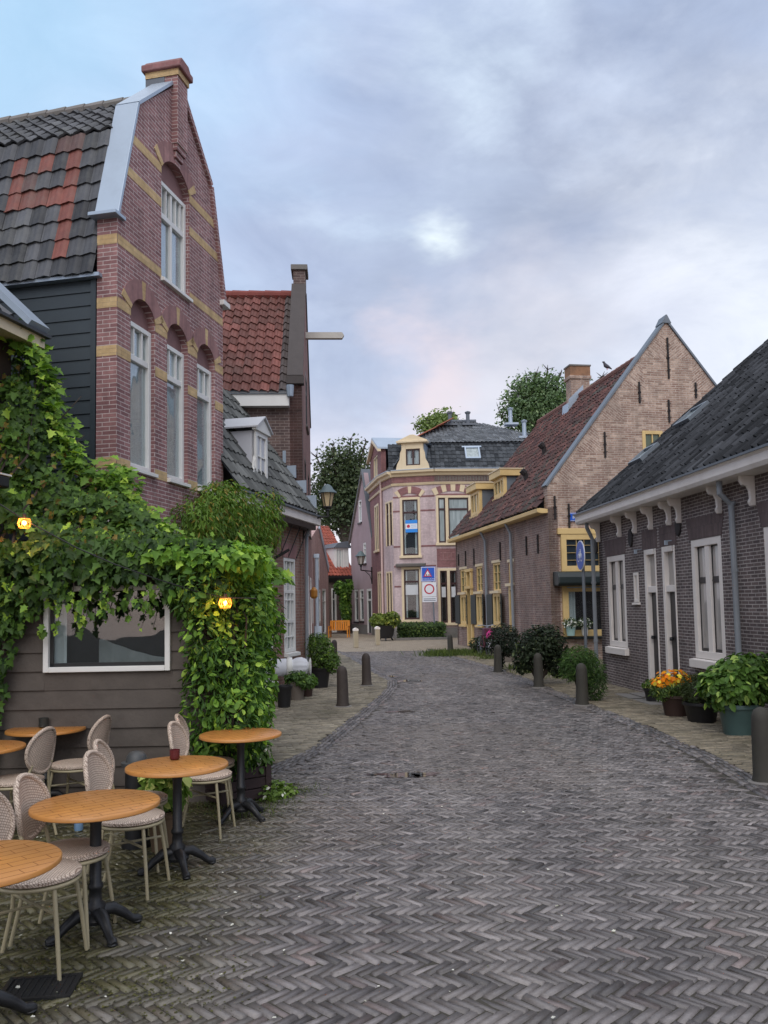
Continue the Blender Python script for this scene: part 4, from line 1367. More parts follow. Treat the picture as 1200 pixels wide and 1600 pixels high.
def black_roof_house():
    P, D = PI_, DI_
    f = Face(P, P - D * 12.5); w = f.w; U = f.uv
    root = thing('terraced_cottage', 'long low purple brick cottage with black tiled roof, white eave brackets and two narrow doors', 'house', f.pt(0, 0, 0))
    ov = .36
    ze = U(1000, 788.7, -ov)[1]
    def R_(l, t, r, b, ym=None):
        m = ym or (t + b) / 2
        return (U(l, m)[0], U(r, m)[0], U(l, b)[1], U(l, t)[1])
    w1 = R_(950.5, 870, 978.5, 1008.5); w2 = R_(1083, 844, 1130.5, 1027)
    sm = R_(991.5, 895, 998.5, 941)
    d1 = R_(1011, 859, 1029, 1079); d2 = R_(1039, 852, 1059, 1086)
    d1 = (d1[0], d1[1], .06, d1[3]); d2 = (d2[0], d2[1], .06, d1[3])
    ww = w2[1] - w2[0]
    w3 = (U(1198, 930)[0], U(1198, 930)[0] + ww, w2[2], w2[3])
    w4 = (w3[0] + 3.2, w3[1] + 3.2, w2[2], w2[3])
    holes = [w1, sm, d1, d2, w2, w3, w4]
    zt = ze + .12
    mb = MB(); wall_mb(mb, [(0, 0), (w, 0), (w, zt), (0, zt)], holes, t=.6, rd=.30); mb.build('wall', B_I, root, f.M)
    for q in (w1, w2, w3, w4):
        wn = window(f, root, q[0], q[1], q[2], q[3], M_WARMWHITE, G_WHITE, d=.02, fw=.12, ft=.24, pd=.05, vbars=((.5, .15, 0, 1),), sill=(.09, .15, M_WARMWHITE, .06))
        sash = MB()
        for s in (0, 1):
            a = q[0] + .12 if s == 0 else (q[0] + q[1]) / 2 + .075; b = (q[0] + q[1]) / 2 - .075 if s == 0 else q[1] - .12
            hz = q[2] + (q[3] - q[2]) * .64
            for (z0, z1) in ((q[2] + .12, hz), (hz + .03, q[3] - .12)):
                sash.box(a, a + .022, .058, .066, z0, z1); sash.box(b - .022, b, .058, .066, z0, z1)
                sash.box(a, b, .058, .066, z0, z0 + .05); sash.box(a, b, .058, .066, z1 - .025, z1)
            sash.box(a, b, .054, .068, hz, hz + .03)
        sash.build('sash', M_DARKWOOD, wn)
        t = MB(); t.prism([(q[0] - .04, q[3] + .005), (q[1] + .04, q[3] + .005), (q[1] + .14, q[3] + .36), (q[0] - .14, q[3] + .36)], 'y', -.01, .01); t.build('flat_arch', B_IPLAIN, root, f.M)
    window(f, root, sm[0], sm[1], sm[2], sm[3], M_WARMWHITE, G_WHITE, d=.0, fw=.06, sill=(.05, .05, M_WARMWHITE, .05), name='small_window')
    for q in (d1, d2):
        zt_ = q[2] + (q[3] - q[2]) * .72
        fr = MB()
        fr.box(q[0], q[0] + .10, -.015, .30, q[2], q[3]); fr.box(q[1] - .04, q[1], -.015, .30, q[2], q[3]); fr.box(q[0] + .1, q[1] - .1, -.015, .30, q[3] - .10, q[3])
        fr.box(q[0] + .1, q[1] - .04, .0, .30, zt_ - .06, zt_ + .06)
        fo = fr.build('door_frame', M_WARMWHITE, root, f.M, bevel=.006)
        g = MB(); g.box(q[0] + .1, q[1] - .04, .07, .08, zt_ + .06, q[3] - .1); g.build('transom_pane', G_WHITE, fo)
        dl = MB(); dl.box(q[0] + .1, q[1] - .04, .07, .12, q[2], zt_ - .06)
        for (z0, z1) in ((.25, .8), (1.0, 1.9)): dl.box(q[0] + .2, q[1] - .14, .055, .07, z0, z1)
        do = dl.build('door', M_DARKWOOD, root, f.M, bevel=.006)
        h = MB(); h.box(q[0] + .15, q[0] + .18, .01, .07, 1.08, 1.14); h.tube([(q[0] + .165, .01, 1.11), (q[0] + .28, .01, 1.11)], .012, 6); h.build('handle', M_IRON, do)
        s = MB(); s.box(q[0] - .06, q[1] + .06, -.38, .1, -.02, .06); s.box(q[0] - .2, q[1] + .2, -.62, -.38, -.02, .035); s.build('doorstep', M_STONE, root, f.M, bevel=.01)
        t = MB(); t.box(q[0] - .08, q[1] + .08, -.01, .01, q[3] + .005, q[3] + .36); t.build('flat_arch', B_IPLAIN, root, f.M)
    # eave: white box gutter on brackets
    e = MB(); e.prism([(-ov, ze), (-ov - .03, ze + .06), (-ov - .03, ze + .17), (-ov - .06, ze + .21), (-ov + .06, ze + .21), (0, ze + .12), (0, ze)], 'x', -.42, w); e.build('eave_box', M_WARMWHITE, root, f.M, bevel=.004)
    g = MB(); g.box(-.44, w, -ov - .08, -ov + .07, ze + .21, ze + .245); g.build('gutter', M_ZINCDARK, root, f.M)
    bx = [U(px, py)[0] for px, py in ((937, 830), (970, 820), (994, 812), (1019, 804), (1047.5, 795), (1063, 790), (1126, 770), (1178, 752))]
    bx += [bx[-1] + 1.1, bx[-1] + 2.2, bx[-1] + 3.3]
    for x in bx:
        if x > w - .1: continue
        b = MB(); b.prism([(0, ze), (-.22, ze), (-.225, ze - .07), (-.19, ze - .13), (-.12, ze - .14), (-.085, ze - .21), (-.075, ze - .32), (-.10, ze - .37), (-.075, ze - .43), (0, ze - .43)], 'x', x - .032, x + .032)
        b.build('eave_bracket', M_WARMWHITE, root, f.M, bevel=.008)
    for px, py in ((932, 853), (986, 840.5), (1060.5, 821.5)):
        x, z = U(px, py); r = MB()
        r.lathe([(.0, -.035), (.10, -.03), (.11, -.015), (.11, 0)], 12)
        r.v = [(x + a, c - .002, z + b * 1.7) for a, b, c in r.v]
        r.build('wall_anchor', M_RUSTIRON, root, f.M)
    for px, py in ((1002, 861), (1050.5, 847)):
        x, z = U(px, py); r = MB(); r.tube([(x, .0, z + .03), (x, -.12, z + .02)], .012, 6); r.box(x - .022, x + .022, -.14, -.09, z - .05, z + .03); r.build('door_lamp', M_ZINC, root, f.M)
    # downpipes
    xd = U(1157, 900)[0]
    dp = MB(); dp.tube([(xd, -ov + .1, ze), (xd, -ov + .1, ze - .18), (xd, -.09, ze - .36), (xd, -.08, .05)], .045, 10); 
    for z in (.9, 2.2, 3.2): dp.lathe([(.055, 0), (.055, .05)], 10, xd, -.08, z)
    dp.build('downpipe', M_PIPE, root, f.M)
    dp = MB(); dp.tube([(.02, -ov + .1, ze), (.02, -ov + .1, ze - .1), (-.06, -.12, ze - .35), (-.06, -.12, .05)], .045, 10)
    for z in (.9, 2.2): dp.lathe([(.055, 0), (.055, .05)], 10, -.06, -.12, z)
    dp.build('downpipe', M_PIPE, root, f.M)
    # roof
    ang = math.radians(40.5)
    p0 = f.pt(-.38, -ov + .0, ze + .25); V = f.y * math.cos(ang) + Vector((0, 0, math.sin(ang)))
    Lr = 7.2
    pantiles('roof_tiles', root, p0, f.x, V, w + .35, Lr, T_BLACK, dark_tiles(S(27, 29, 32), S(66, 68, 72)), tw=.2, tl=.34, amp=.052, jit=.010, lip=.016)
    rb = MB(); yr = -ov + Lr * math.cos(ang); zr = ze + .2 + Lr * math.sin(ang)
    rb.prism([(-.1, ze + .1), (yr, zr - .12), (2 * yr, ze + .1)], 'x', -.33, w); rb.build('roof_body', M_LEAD, root, f.M)
    gw = MB(); gw.prism([(0, 0), (2 * yr, 0), (2 * yr, ze), (0, ze)], 'x', 0.0, .25); gw.build('end_wall', B_I, root, f.M)
    # roof lights
    def skylight(x0, s0, ww_, hh, tilt):
        A = p0 + f.x * x0 + V * s0; nn = f.x.cross(V).normalized()
        if nn.z < 0: nn = -nn
        k = MB(); pr = MB(); g_ = MB()
        def rect(mb, a, b, c, d, n0, n1):
            pts = [A + f.x * u + V * v + nn * n for n in (n0, n1) for (u, v) in ((a, c), (b, c), (b, d), (a, d))]
            mb.polys([p - f.o for p in pts], [(0, 3, 2, 1), (4, 5, 6, 7), (0, 1, 5, 4), (1, 2, 6, 5), (2, 3, 7, 6), (3, 0, 4, 7)])
        rect(k, 0, ww_, 0, .07, .0, .12); rect(k, 0, ww_, hh - .07, hh, .0, .12); rect(k, 0, .07, .07, hh - .07, .0, .12); rect(k, ww_ - .07, ww_, .07, hh - .07, .0, .12)
        o = k.build('roof_light', M_ZINCDARK, root, Matrix.Translation(f.o))
        rect(g_, .06, ww_ - .06, .06, hh - .06, .05, .07); g_.build('pane', G_PALE, o)
    skylight(.35, 1.55, .75, .55, 0); skylight(.75, 2.75, .8, .6, 0); skylight(4.3, 3.4, .8, .9, 0)
    return f, root

IF_, IROOT = black_roof_house()

# ================================================================== old brick gable house
PH, DH = street_line(720, 1008, 393, 945)

def old_gable_house():
    a = on_line(PH, DH, 712, 860); b = on_line(PH, DH, 859, 880)
    f = Face(a, b); w = f.w; U = f.uv
    y2 = Vector((f.y.x, f.y.y))
    gf = Face(b, b + y2 * 7.9); G = gf.uv
    root = thing('old_gable_house', 'old brown brick house with pointed pink brick gable, ochre dormers and mossy red-brown tiles', 'house', f.pt(0, 0, 0))
    ov = .22
    ze = U(780, 822, -ov)[1]
    apx, apz = G(1040, 503)
    wdt = 2 * apx
    zs = G(856, 757)[1]
    # windows on the street side
    wl = []
    for (l, t, r, bt, kind) in ((719.5, 890, 729.5, 975, 'w'), (744.5, 885.5, 754.5, 976, 'w'), (770.5, 880, 782.5, 976, 'w'), (795.5, 878.5, 803, 986, 'w')):
        m = (t + bt) / 2
        wl.append((U(l, m)[0], U(r, m)[0], U(l, bt)[1], U(l, t)[1]))
    dx0 = U(732.5, 960)[0]; dz1 = U(735, 889)[1]
    door = (dx0, dx0 + .78, .05, dz1)
    zm = [U(723, 929)[1], U(748, 928)[1], U(775, 927)[1], U(797, 916)[1]]
    mb = MB(); wall_mb(mb, [(0, 0), (w, 0), (w, ze + .15), (0, ze + .15)], wl + [door], t=.3, rd=.15); mb.build('street_wall', B_H, root, f.M)
    for k, q in enumerate(wl):
        window(f, root, q[0], q[1], zm[k] + .06, q[3], M_YELLOW, G_GREEN, d=.05, fw=.09, vbars=((.5, .09, 0, 1),), hbars=((.33, .02), (.66, .02)), name='leaded_window')
        wn = window(f, root, q[0], q[1], q[2], zm[k] - .0, M_YELLOW, G_DARK, d=.0, fw=.13, vbars=((.5, .12, 0, 1),), sill=(.1, .1, M_YELLOW, .05), name='lower_window')
        tb = MB(); tb.box(q[0] - .08, q[1] + .08, -.12, .06, zm[k], zm[k] + .1); tb.build('cross_bar', M_CREAM, wn)
        for s in (0, 1):
            if k == 3: continue
            hx = q[0] - .02 if s == 0 else q[1] + .02
            an = math.radians(180 + 10) if s == 0 else math.radians(-14)
            sh = MB(); cx, cy = math.cos(an), math.sin(an)
            W_ = .48
            def SP(u, t): return (hx + cx * u - cy * t, -.03 + cy * u + cx * t)
            for (u0, u1, t0, t1, z0, z1) in ((0, W_, -.02, .02, q[2] + .02, zm[k] - .03), (.05, W_ - .05, -.035, -.02, q[2] + .3, q[2] + .36), (.05, W_ - .05, -.035, -.02, zm[k] - .4, zm[k] - .34)):
                p4 = [SP(u0, t0), SP(u1, t0), SP(u1, t1), SP(u0, t1)]
                sh.prism(p4, 'z', z0, z1)
            sh.build('shutter', M_GREEN, root, f.M, bevel=.005)
        l = MB(); l.box(q[0] - .1, q[1] + .1, -.008, .03, q[3], q[3] + .1); l.build('lintel', M_CREAM, root, f.M)
    fr = MB(); q = door
    fr.box(q[0], q[0] + .14, -.10, .1, q[2], q[3]); fr.box(q[1] - .14, q[1], -.10, .1, q[2], q[3]); fr.box(q[0] - .05, q[1] + .05, -.13, .1, q[3] - .12, q[3])
    zt = U(735, 920)[1]; fr.box(q[0] - .06, q[1] + .06, -.16, .1, zt, zt + .12)
    fo = fr.build('door_frame', M_YELLOW, root, f.M, bevel=.01)
    g = MB(); g.box(q[0] + .1, q[1] - .1, .04, .05, zt + .1, q[3] - .1); g.build('transom_pane', G_GREEN, fo)
    dl = MB(); dl.box(q[0] + .12, q[1] - .12, .03, .08, q[2], zt); dl.box(q[0] + .2, q[1] - .2, .015, .03, .9, 1.7); dl.build('door', M_GREEN, root, f.M, bevel=.008)
    # iron wall anchors
    def anchor(fc, px, py0, py1):
        x, z1 = fc.uv(px, py0); _, z0 = fc.uv(px, py1)
        m = MB(); m.box(x - .025, x + .025, -.05, .0, z0, z1); m.tube([(x, -.05, (z0 + z1) / 2), (x, .02, (z0 + z1) / 2)], .05, 6)
        for t in (.2, .8): m.tube([(x - .07, -.045, z0 + (z1 - z0) * t), (x + .07, -.045, z0 + (z1 - z0) * (t + .03))], .012, 5)
        m.build('wall_anchor', M_RUSTIRON, root, fc.M)
    for px, a0, a1 in ((717, 866, 884), (728, 861, 885), (741, 857, 884), (782, 847, 876), (823, 838, 868), (841, 835, 865)): anchor(f, px, a0, a1)
    for px, a0, a1 in ((1042, 528, 592), (998, 597, 630), (1086, 598, 622), (1044, 625, 660), (944, 675, 715), (866, 775, 811), (888, 787, 826)): anchor(gf, px, a0, a1)
    # gable wall
    hole = gf.rect(1003, 673, 1036, 703); hole = (hole[0], hole[1], hole[2] - .5, hole[3])
    s1 = gf.rect(875, 835, 926, 990); shop = (s1[0], s1[0] + 2.5, .75, s1[3])
    gl = [(0, 0), (wdt, 0), (wdt, zs), (apx, apz), (0, zs)]
    mb = MB(); wall_mb(mb, gl, [hole, shop], t=.35, rd=.12); mb.build('gable_wall', B_HG, root, gf.M)
    sa = math.atan2(apz - zs, apx)
    for side in (0, 1):
        mt = brick('tumbled_brick_%s' % ('left' if side == 0 else 'right'), S(212, 190, 174), S(152, 126, 112), S(208, 194, 182), .24, .072, .011, wob=.03, tilt=(-(sa - PI / 2) if side == 0 else (sa - PI / 2)), **HGK)
        Ls = math.hypot(apx, apz - zs); nseg = 5
        for k in range(nseg):
            s0 = .12 + (Ls - .3) * k / nseg; s1 = .12 + (Ls - .3) * (k + .92) / nseg
            def PT(s_, off):
                x = s_ * math.cos(sa) + off * math.sin(sa); z = zs + s_ * math.sin(sa) - off * math.cos(sa)
                return (x if side == 0 else wdt - x, -.004, z)
            tri = [PT(s0, .06), PT(s1, .06), PT(s0 + (s1 - s0) * .45, .06 + (s1 - s0) * .62)]
            m = MB(); m.face(tri if side else tri[::-1]); m.build('tumbled_brick', mt, root, gf.M)
    window(gf, root, hole[0], hole[1], hole[2], hole[3], M_YELLOW, G_GREEN, d=.0, fw=.11, vbars=((.5, .04, 0, 1),), name='gable_window')
    # shop window: leaded upper light, dark canopy, glass below
    zc1 = gf.uv(885, 893)[1]; zc0 = gf.uv(885, 915)[1]
    window(gf, root, shop[0], shop[1], zc1, shop[3], M_YELLOW, glassmat('leaded_glass', S(44, 52, 58)), d=-.06, fw=.17, ft=.14, vbars=((.52, .16, 0, 1), (.2, .012, 0, 1), (.3, .012, 0, 1), (.4, .012, 0, 1), (.65, .012, 0, 1), (.75, .012, 0, 1), (.87, .012, 0, 1)), hbars=((.3, .012), (.5, .012), (.7, .012)), name='upper_window')
    l = MB(); l.box(shop[0] - .1, shop[1] + .1, -.1, .02, shop[3], shop[3] + .18); l.build('shop_lintel', M_YELLOW, root, gf.M, bevel=.01)
    window(gf, root, shop[0], shop[1], shop[2], zc0, M_YELLOW, G_DARK, d=-.05, fw=.19, ft=.14, vbars=((.52, .05, 0, 1),), name='shop_window', sill=(.2, .08, M_GREEN, .05))
    c = MB(); c.prism([(0, zc0), (-.45, zc0 - .02), (-.52, zc0 + .06), (-.5, zc0 + .25), (-.40, zc1 - .03), (0, zc1)], 'x', shop[0] - .28, shop[1] + .3); c.build('canopy', M_GREEN, root, gf.M, bevel=.03)
    r = MB(); r.tube([(shop[0] + .1, -.2, zc0 - .06), (shop[1], -.2, zc0 - .06)], .02, 6); r.build('canopy_rail', M_ZINC, root, gf.M)
    # lead coping
    cp = MB()
    for (p, q, sgn) in (((-.02, zs - .06), (apx, apz + .02), 1), ((wdt + .02, zs - .06), (apx, apz + .02), -1)):
        dx, dz = q[0] - p[0], q[1] - p[1]; L = math.hypot(dx, dz); nx, nz = -dz / L * sgn, dx / L * sgn
        if nz < 0: nx, nz = -nx, -nz
        cp.prism([p, q, (q[0] + nx * .06, q[1] + nz * .06), (p[0] + nx * .06, p[1] + nz * .06)], 'y', -.05, .38)
    cp.prism([(apx - .16, apz - .05), (apx + .16, apz - .05), (apx + .02, apz + .22), (apx - .02, apz + .22)], 'y', -.07, .41)
    cp.build('lead_coping', M_ZINCDARK, root, gf.M)
    # tiled roof
    def colf(i, j):
        t = R.random(); a = S(66, 52, 52); b = S(106, 76, 70); k = R.uniform(.7, 1.15)
        if R.random() < .12: return tuple(c * k for c in S(74, 70, 66)[:3]) + (1,)
        up = min(1, j / 22.0)
        return (( a[0] * (1 - t) + b[0] * t) * k * (1 + .1 * up), (a[1] * (1 - t) + b[1] * t) * k * (1 - .06 * up), (a[2] * (1 - t) + b[2] * t) * k * (1 - .06 * up), 1)
    zr = apz - .62
    p0 = f.pt(-.15, -ov - .05, ze + .2); p1 = f.pt(-.15, apx, zr)
    pantiles('roof_tiles', root, p0, f.x, p1 - p0, w - .10, (p1 - p0).length, attrmat('old_roof_tile', .8, .45, 6, .35, 45, .3, moss=S(70, 70, 58)), colf, tw=.22, tl=.29, amp=.034, jit=.012, lip=.034)
    rb = MB(); rb.prism([(0, ze + .1), (apx, zr - .1), (2 * apx, ze + .1)], 'x', -.1, w - .34); rb.build('roof_body', M_LEAD, root, f.M)
    rt = MB(); x = -.15
    while x < w - .5: rt.tube([(x, apx, zr + .02), (x + .42, apx, zr + .02)], [.14, .12], 8); x += .4
    rt.build('ridge_tiles', plain('old_ridge', S(120, 84, 76), .85, .3, 4), root, f.M)
    ew = MB(); ew.prism([(0, 0), (2 * apx, 0), (2 * apx, ze), (apx, zr - .1), (0, ze)], 'x', 0, .25); ew.build('end_wall', B_H, root, f.M)
    g = MB(); g.prism([(-ov, ze - .03), (-ov - .12, ze + .0), (-ov - .13, ze + .12), (-ov, ze + .13), (0, ze + .1), (0, ze - .02)], 'x', -.2, w - .02); g.build('gutter', M_YELLOW, root, f.M, bevel=.01)
    for px, py in ((762, 860), (803.5, 900)):
        x = U(px, py)[0]; d = MB(); d.tube([(x, -ov - .05, ze), (x, -.1, ze - .35), (x, -.08, .1)], .05, 8)
        for z in (1.0, 2.4, 3.6): d.lathe([(.06, 0), (.06, .05)], 8, x, -.08, z)
        d.build('downpipe', M_PIPE, root, f.M)
    # dormers
    sl = (zr - (ze + .2)) / (apx + ov + .05)
    for (l, r_, t, b_) in ((736.5, 750, 768, 812), (773.5, 789, 747, 797)):
        yf = .35 if l < 750 else .75
        x0 = U(l, 785, yf)[0]; x1 = U(r_, 785, yf)[0]
        z0 = ze + .2 + (yf + ov) * sl - .02; z1 = U((l + r_) / 2, t, yf)[1]
        df = Face(f.pt(x0, yf, 0).to_2d(), f.pt(x1, yf, 0).to_2d()); ww = x1 - x0
        window(df, root, 0, ww, z0 + .1, z1, M_YELLOW, G_DARK, d=-.02, fw=.14, ft=.12, vbars=((.36, .12, 0, 1), (.68, .12, 0, 1)), sill=(.1, .1, M_YELLOW, .05), name='dormer_window')
        yb = yf + (z1 - z0) / sl + .3
        ck = MB(); ck.prism([(yf + .04, z0), (yf + .04, z1 + .02), (yb, z1 + .02)], 'x', x0 + .02, x1 - .02); ck.build('dormer_cheek', M_ZINCDARK, root, f.M)
        ro = MB(); ro.box(x0 - .12, x1 + .12, yf - .2, yb + .1, z1 + .0, z1 + .26); ro.build('dormer_fascia', M_YELLOW, root, f.M, bevel=.02)
        ro = MB(); ro.box(x0 - .15, x1 + .15, yf - .23, yb + .1, z1 + .26, z1 + .30); ro.build('dormer_roof', M_CREAM, root, f.M)
        ap = MB(); ap.prism([(yf - .5, z0 - .5 * sl + .06), (yf + .1, z0 + .1 * sl + .06), (yf + .1, z0 + .1 * sl + .09), (yf - .5, z0 - .5 * sl + .09)], 'x', x0 - .1, x1 + .1); ap.build('lead_apron', M_ZINC, root, f.M)
    # roof vents
    for px, py, y_ in ((853, 713, 1.9), (825, 765, 1.0)):
        x = U(px, py + 6, y_)[0]; z = ze + .2 + (y_ + ov) * sl
        v = MB(); v.tube([(x, y_, z - .1), (x, y_ - .1, z + .35)], .09, 8); v.tube([(x, y_ - .1, z + .3), (x, y_ - .22, z + .42)], .12, 8); v.build('roof_vent', M_RUSTIRON, root, f.M)
    # chimney
    xc = U(903, 610, apx)[0]; zc = at_depth(903, 574, f.pt(xc, apx, 0).y).z
    ch = MB(); ch.box(xc - .27, xc + .27, apx - .4, apx + .4, zr - 1.2, zc - .55); ch.box(xc - .33, xc + .33, apx - .46, apx + .46, zc - .55, zc - .42); cho = ch.build('chimney', B_HG, root, f.M)
    cc = MB(); cc.box(xc - .30, xc + .30, apx - .43, apx + .43, zc - .42, zc - .03); cc.build('chimney_top', plain('terracotta', S(150, 112, 84), .85, .3, 5, .3, 20, dirt=S(70, 62, 56), dirt_amt=.7), cho)
    cc = MB(); cc.box(xc - .33, xc + .33, apx - .46, apx + .46, zc - .03, zc + .03); cc.build('chimney_slab', M_STONE, cho)
    fl = MB(); fl.prism([(apx - .52, zr - .75), (apx + .1, zr + .05), (apx + .1, zr + .45), (apx - .52, zr - .15)], 'x', xc + .27, xc + .31); fl.prism([(apx - .62, zr - 1.0), (apx - .5, zr - .7), (apx - .5, zr - .3), (apx - .55, zr - .3)], 'x', xc - .33, xc + .33); fl.build('lead_flashing', M_ZINC, cho)
    # name plate of the street
    sgn = MB(); xs, zs_ = gf.uv(897, 808); xs0 = gf.uv(889.5, 808)[0]
    return f, gf, root, (xs0, zs_)

HF, HG, HROOT, HSIGN = old_gable_house()

# ================================================================== corner mansion, plaster gable, far cottages
def XY(px, Y, py=900):
    r = ray(px, py); return Vector((r.x / r.y * Y, Y))

def mansion():
    A = XY(580, 52); A2 = XY(600, 47.2); B = XY(616, 45.5); C = XY(682, 45.0); Dd = XY(935, 45.8)
    f0 = Face(A, A2); fb = Face(A2, B); f1 = Face(B, C); f2 = Face(C, Dd)
    root = thing('corner_mansion', 'large lilac brick corner house with cream cornice, black mansard roof and gabled attic window', 'house', (C.x, C.y, 0))
    zc = f1.uv(650, 741)[1]
    def rc(f, l, t, r, b):
        m = (t + b) / 2; c = (l + r) / 2
        return (f.uv(l, m)[0], f.uv(r, m)[0], f.uv(c, b)[1], f.uv(c, t)[1])
    wA = rc(f1, 628, 886, 659, 968); wB = rc(f1, 625.5, 777, 657, 868)
    wC = rc(f2, 681.5, 774, 736, 848); wD = rc(f2, 684.5, 888, 718, 973)
    wC2 = (wC[0] + 3.2, wC[1] + 3.2, wC[2], wC[3]); wD2 = (wD[0] + 2.6, wD[1] + 2.6, wD[2], wD[3])
    w3 = rc(fb, 603, 783, 614, 853); w4 = rc(fb, 604.5, 893, 613.5, 962)
    w5 = rc(f0, 586, 788, 592, 860); w6 = rc(f0, 591, 893, 597, 962)
    for f, hs, m in ((f0, [w5, w6], B_GRED), (fb, [w3, w4], B_G), (f1, [wA, wB], B_G), (f2, [wC, wC2, wD, wD2], B_G)):
        mb = MB(); wall_mb(mb, [(0, 0), (f.w, 0), (f.w, zc), (0, zc)], hs, t=.5, rd=.14); mb.build('wall', m, root, f.M)
    br = M_FRAMEBROWN
    def win(f, q, vb, hb, gm, sill=True, name='window', cas=M_CREAM, fwid=.13):
        fr = MB(); t = .16
        fr.box(q[0], q[0] + fwid, -.03, .12, q[2], q[3]); fr.box(q[1] - fwid, q[1], -.03, .12, q[2], q[3]); fr.box(q[0] + fwid, q[1] - fwid, -.03, .12, q[3] - fwid, q[3])
        for v in vb: c = q[0] + (q[1] - q[0]) * v; fr.box(c - .08, c + .08, -.03, .12, q[2], q[3] - fwid)
        o = fr.build('window_casing', cas, root, f.M, bevel=.01)
        xs = [q[0] + fwid] + [q[0] + (q[1] - q[0]) * v for v in vb] + [q[1] - fwid]
        for i in range(len(xs) - 1):
            a = xs[i] + (.08 if i else 0); b = xs[i + 1] - (.08 if i < len(xs) - 2 else 0)
            s = MB(); fw = .07
            s.box(a, a + fw, .02, .1, q[2], q[3] - fwid); s.box(b - fw, b, .02, .1, q[2], q[3] - fwid); s.box(a + fw, b - fw, .02, .1, q[3] - fwid - fw, q[3] - fwid); s.box(a + fw, b - fw, .02, .1, q[2], q[2] + fw * 1.4)
            for h in hb: zz = q[2] + (q[3] - q[2]) * h; s.box(a + fw, b - fw, .015, .1, zz - .05, zz + .05)
            so = s.build('sash', br, o)
            glazing(o, gm, a + .04, b - .04, q[2] + .04, q[3] - fwid - .04, .06)
        if sill:
            s = MB(); s.box(q[0] - .06, q[1] + .06, -.12, .1, q[2] - .14, q[2]); s.build('sill', cas, o, bevel=.01)
    win(f1, wA, (), (.72,), G_DARK, True); win(f1, wB, (), (.74,), G_DARK, True)
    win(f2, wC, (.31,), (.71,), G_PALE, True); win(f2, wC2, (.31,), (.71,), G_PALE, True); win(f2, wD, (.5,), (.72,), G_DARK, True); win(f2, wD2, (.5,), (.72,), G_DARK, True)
    win(fb, w3, (.5,), (.72,), G_DARK, False, fwid=.1); win(fb, w4, (.5,), (.72,), G_DARK, False, fwid=.1); win(f0, w5, (.5,), (.72,), G_DARK, True); win(f0, w6, (.5,), (.72,), G_DARK, True)
    # blinds behind the ground floor panes
    for f, q in ((f1, wA), (f2, wD)):
        a, b = q[0] + .2, q[1] - .2
        n = 1 if f is f1 else 2
        for i in range(n):
            x0 = a + (b - a) * i / n + (.1 if i else 0); x1 = a + (b - a) * (i + 1) / n - (.1 if i < n - 1 else 0)
            bl = MB(); bl.box(x0, x1, .05, .058, q[2] + (q[3] - q[2]) * .47, q[2] + (q[3] - q[2]) * .66); bl.build('window_blind', M_CURTAIN, root, f.M)
    # red bands, arches, cornices
    for (f, xa, xb) in ((fb, 0, .25), (f1, 0, None), (f1, 1, None), (f2, None, None)):
        pass
    def bandp(f, x0, x1, py, h=.09, mat=B_GRED, pr=.012):
        z = f1.uv(650, py)[1]; b = MB(); b.box(x0, x1, -pr, .01, z - h / 2, z + h / 2); b.build('brick_band', mat, root, f.M)
    for py in (776, 798, 853.5, 884.5, 916):
        bandp(f1, 0, min(wA[0], wB[0]) - .02, py); bandp(f1, max(wA[1], wB[1]) + .02, f1.w, py)
        bandp(f2, wC[1] + .1, wC2[0] - .1, py)
    for f, q in ((f1, wB), (f2, wC), (f2, wC2)):
        n = 9; W = q[1] - q[0]; c = W / 2 + .05; rise = .22 if f is f1 else .25; Rr = (c * c + rise * rise) / (2 * rise); xm = (q[0] + q[1]) / 2; z0 = q[3] + .12; zcn = z0 + rise - Rr; am = math.asin(c / Rr)
        ty = MB(); ty.box(q[0], q[1], -.004, .02, q[3], q[3] + .1); ty.build('arch_fill', B_GRED, root, f.M)
        for k in range(n):
            a0 = -am + 2 * am * k / n; a1 = -am + 2 * am * (k + 1) / n
            P = [(xm + r_ * math.sin(a), zcn + r_ * math.cos(a)) for r_, a in ((Rr, a0), (Rr, a1), (Rr + .38, a1), (Rr + .38, a0))]
            m = MB(); m.prism([(p[0], p[1] - .12) for p in P], 'y', -.03 - .002 * k, .01); m.build('arch_block', M_CREAM if k in (0, 4, 8) or (f is not f1 and k in (2, 6)) else B_GRED, root, f.M)
    # spandrel panel under the big window
    zt, zb = f2.uv(700, 857)[1], f2.uv(700, 886)[1]
    for x0, x1 in ((wC[0], wC[1] - .1), (wC2[0], wC2[1] - .1)):
        s = MB(); s.box(x0, x1, -.02, .01, zb, zt); s.build('spandrel_panel', B_GRED, root, f2.M)
        s = MB(); s.box(x0 + .2, x1 - .2, -.035, -.02, zb + .35, zb + .42); s.box(x0 + .2, x1 - .2, -.035, -.02, zb + .75, zb + .82)
        k = x0 + .3
        while k < x1 - .4: s.box(k, k + .08, -.035, -.02, zb + .42, zb + .75); k += .22
        s.build('spandrel_relief', B_ARCH, root, f2.M)
    zf = zc - .52
    for f in (f0, fb, f1, f2):
        pr = .30
        c = MB(); e0 = -.02; e1 = f.w + .02
        c.prism([(0, zc - .12), (-.12, zc - .1), (-.16, zc + .02), (-.32, zc + .08), (-.34, zc + .2), (0, zc + .2)], 'x', e0, e1); c.build('cornice', M_CREAM, root, f.M)
        c = MB(); c.box(e0, e1, -.36, .0, zc + .2, zc + .24); c.build('gutter', M_ZINC, root, f.M)
        c = MB(); c.prism([(0, zf - .09), (-.06, zf - .08), (-.1, zf + .03), (-.05, zf + .05), (0, zf + .05)], 'x', e0, e1); c.build('string_course', M_CREAM, root, f.M)
        c = MB(); c.box(e0, e1, -.03, .01, zf + .08, zc - .14); c.build('frieze', B_D if f is f2 else B_GRED, root, f.M)
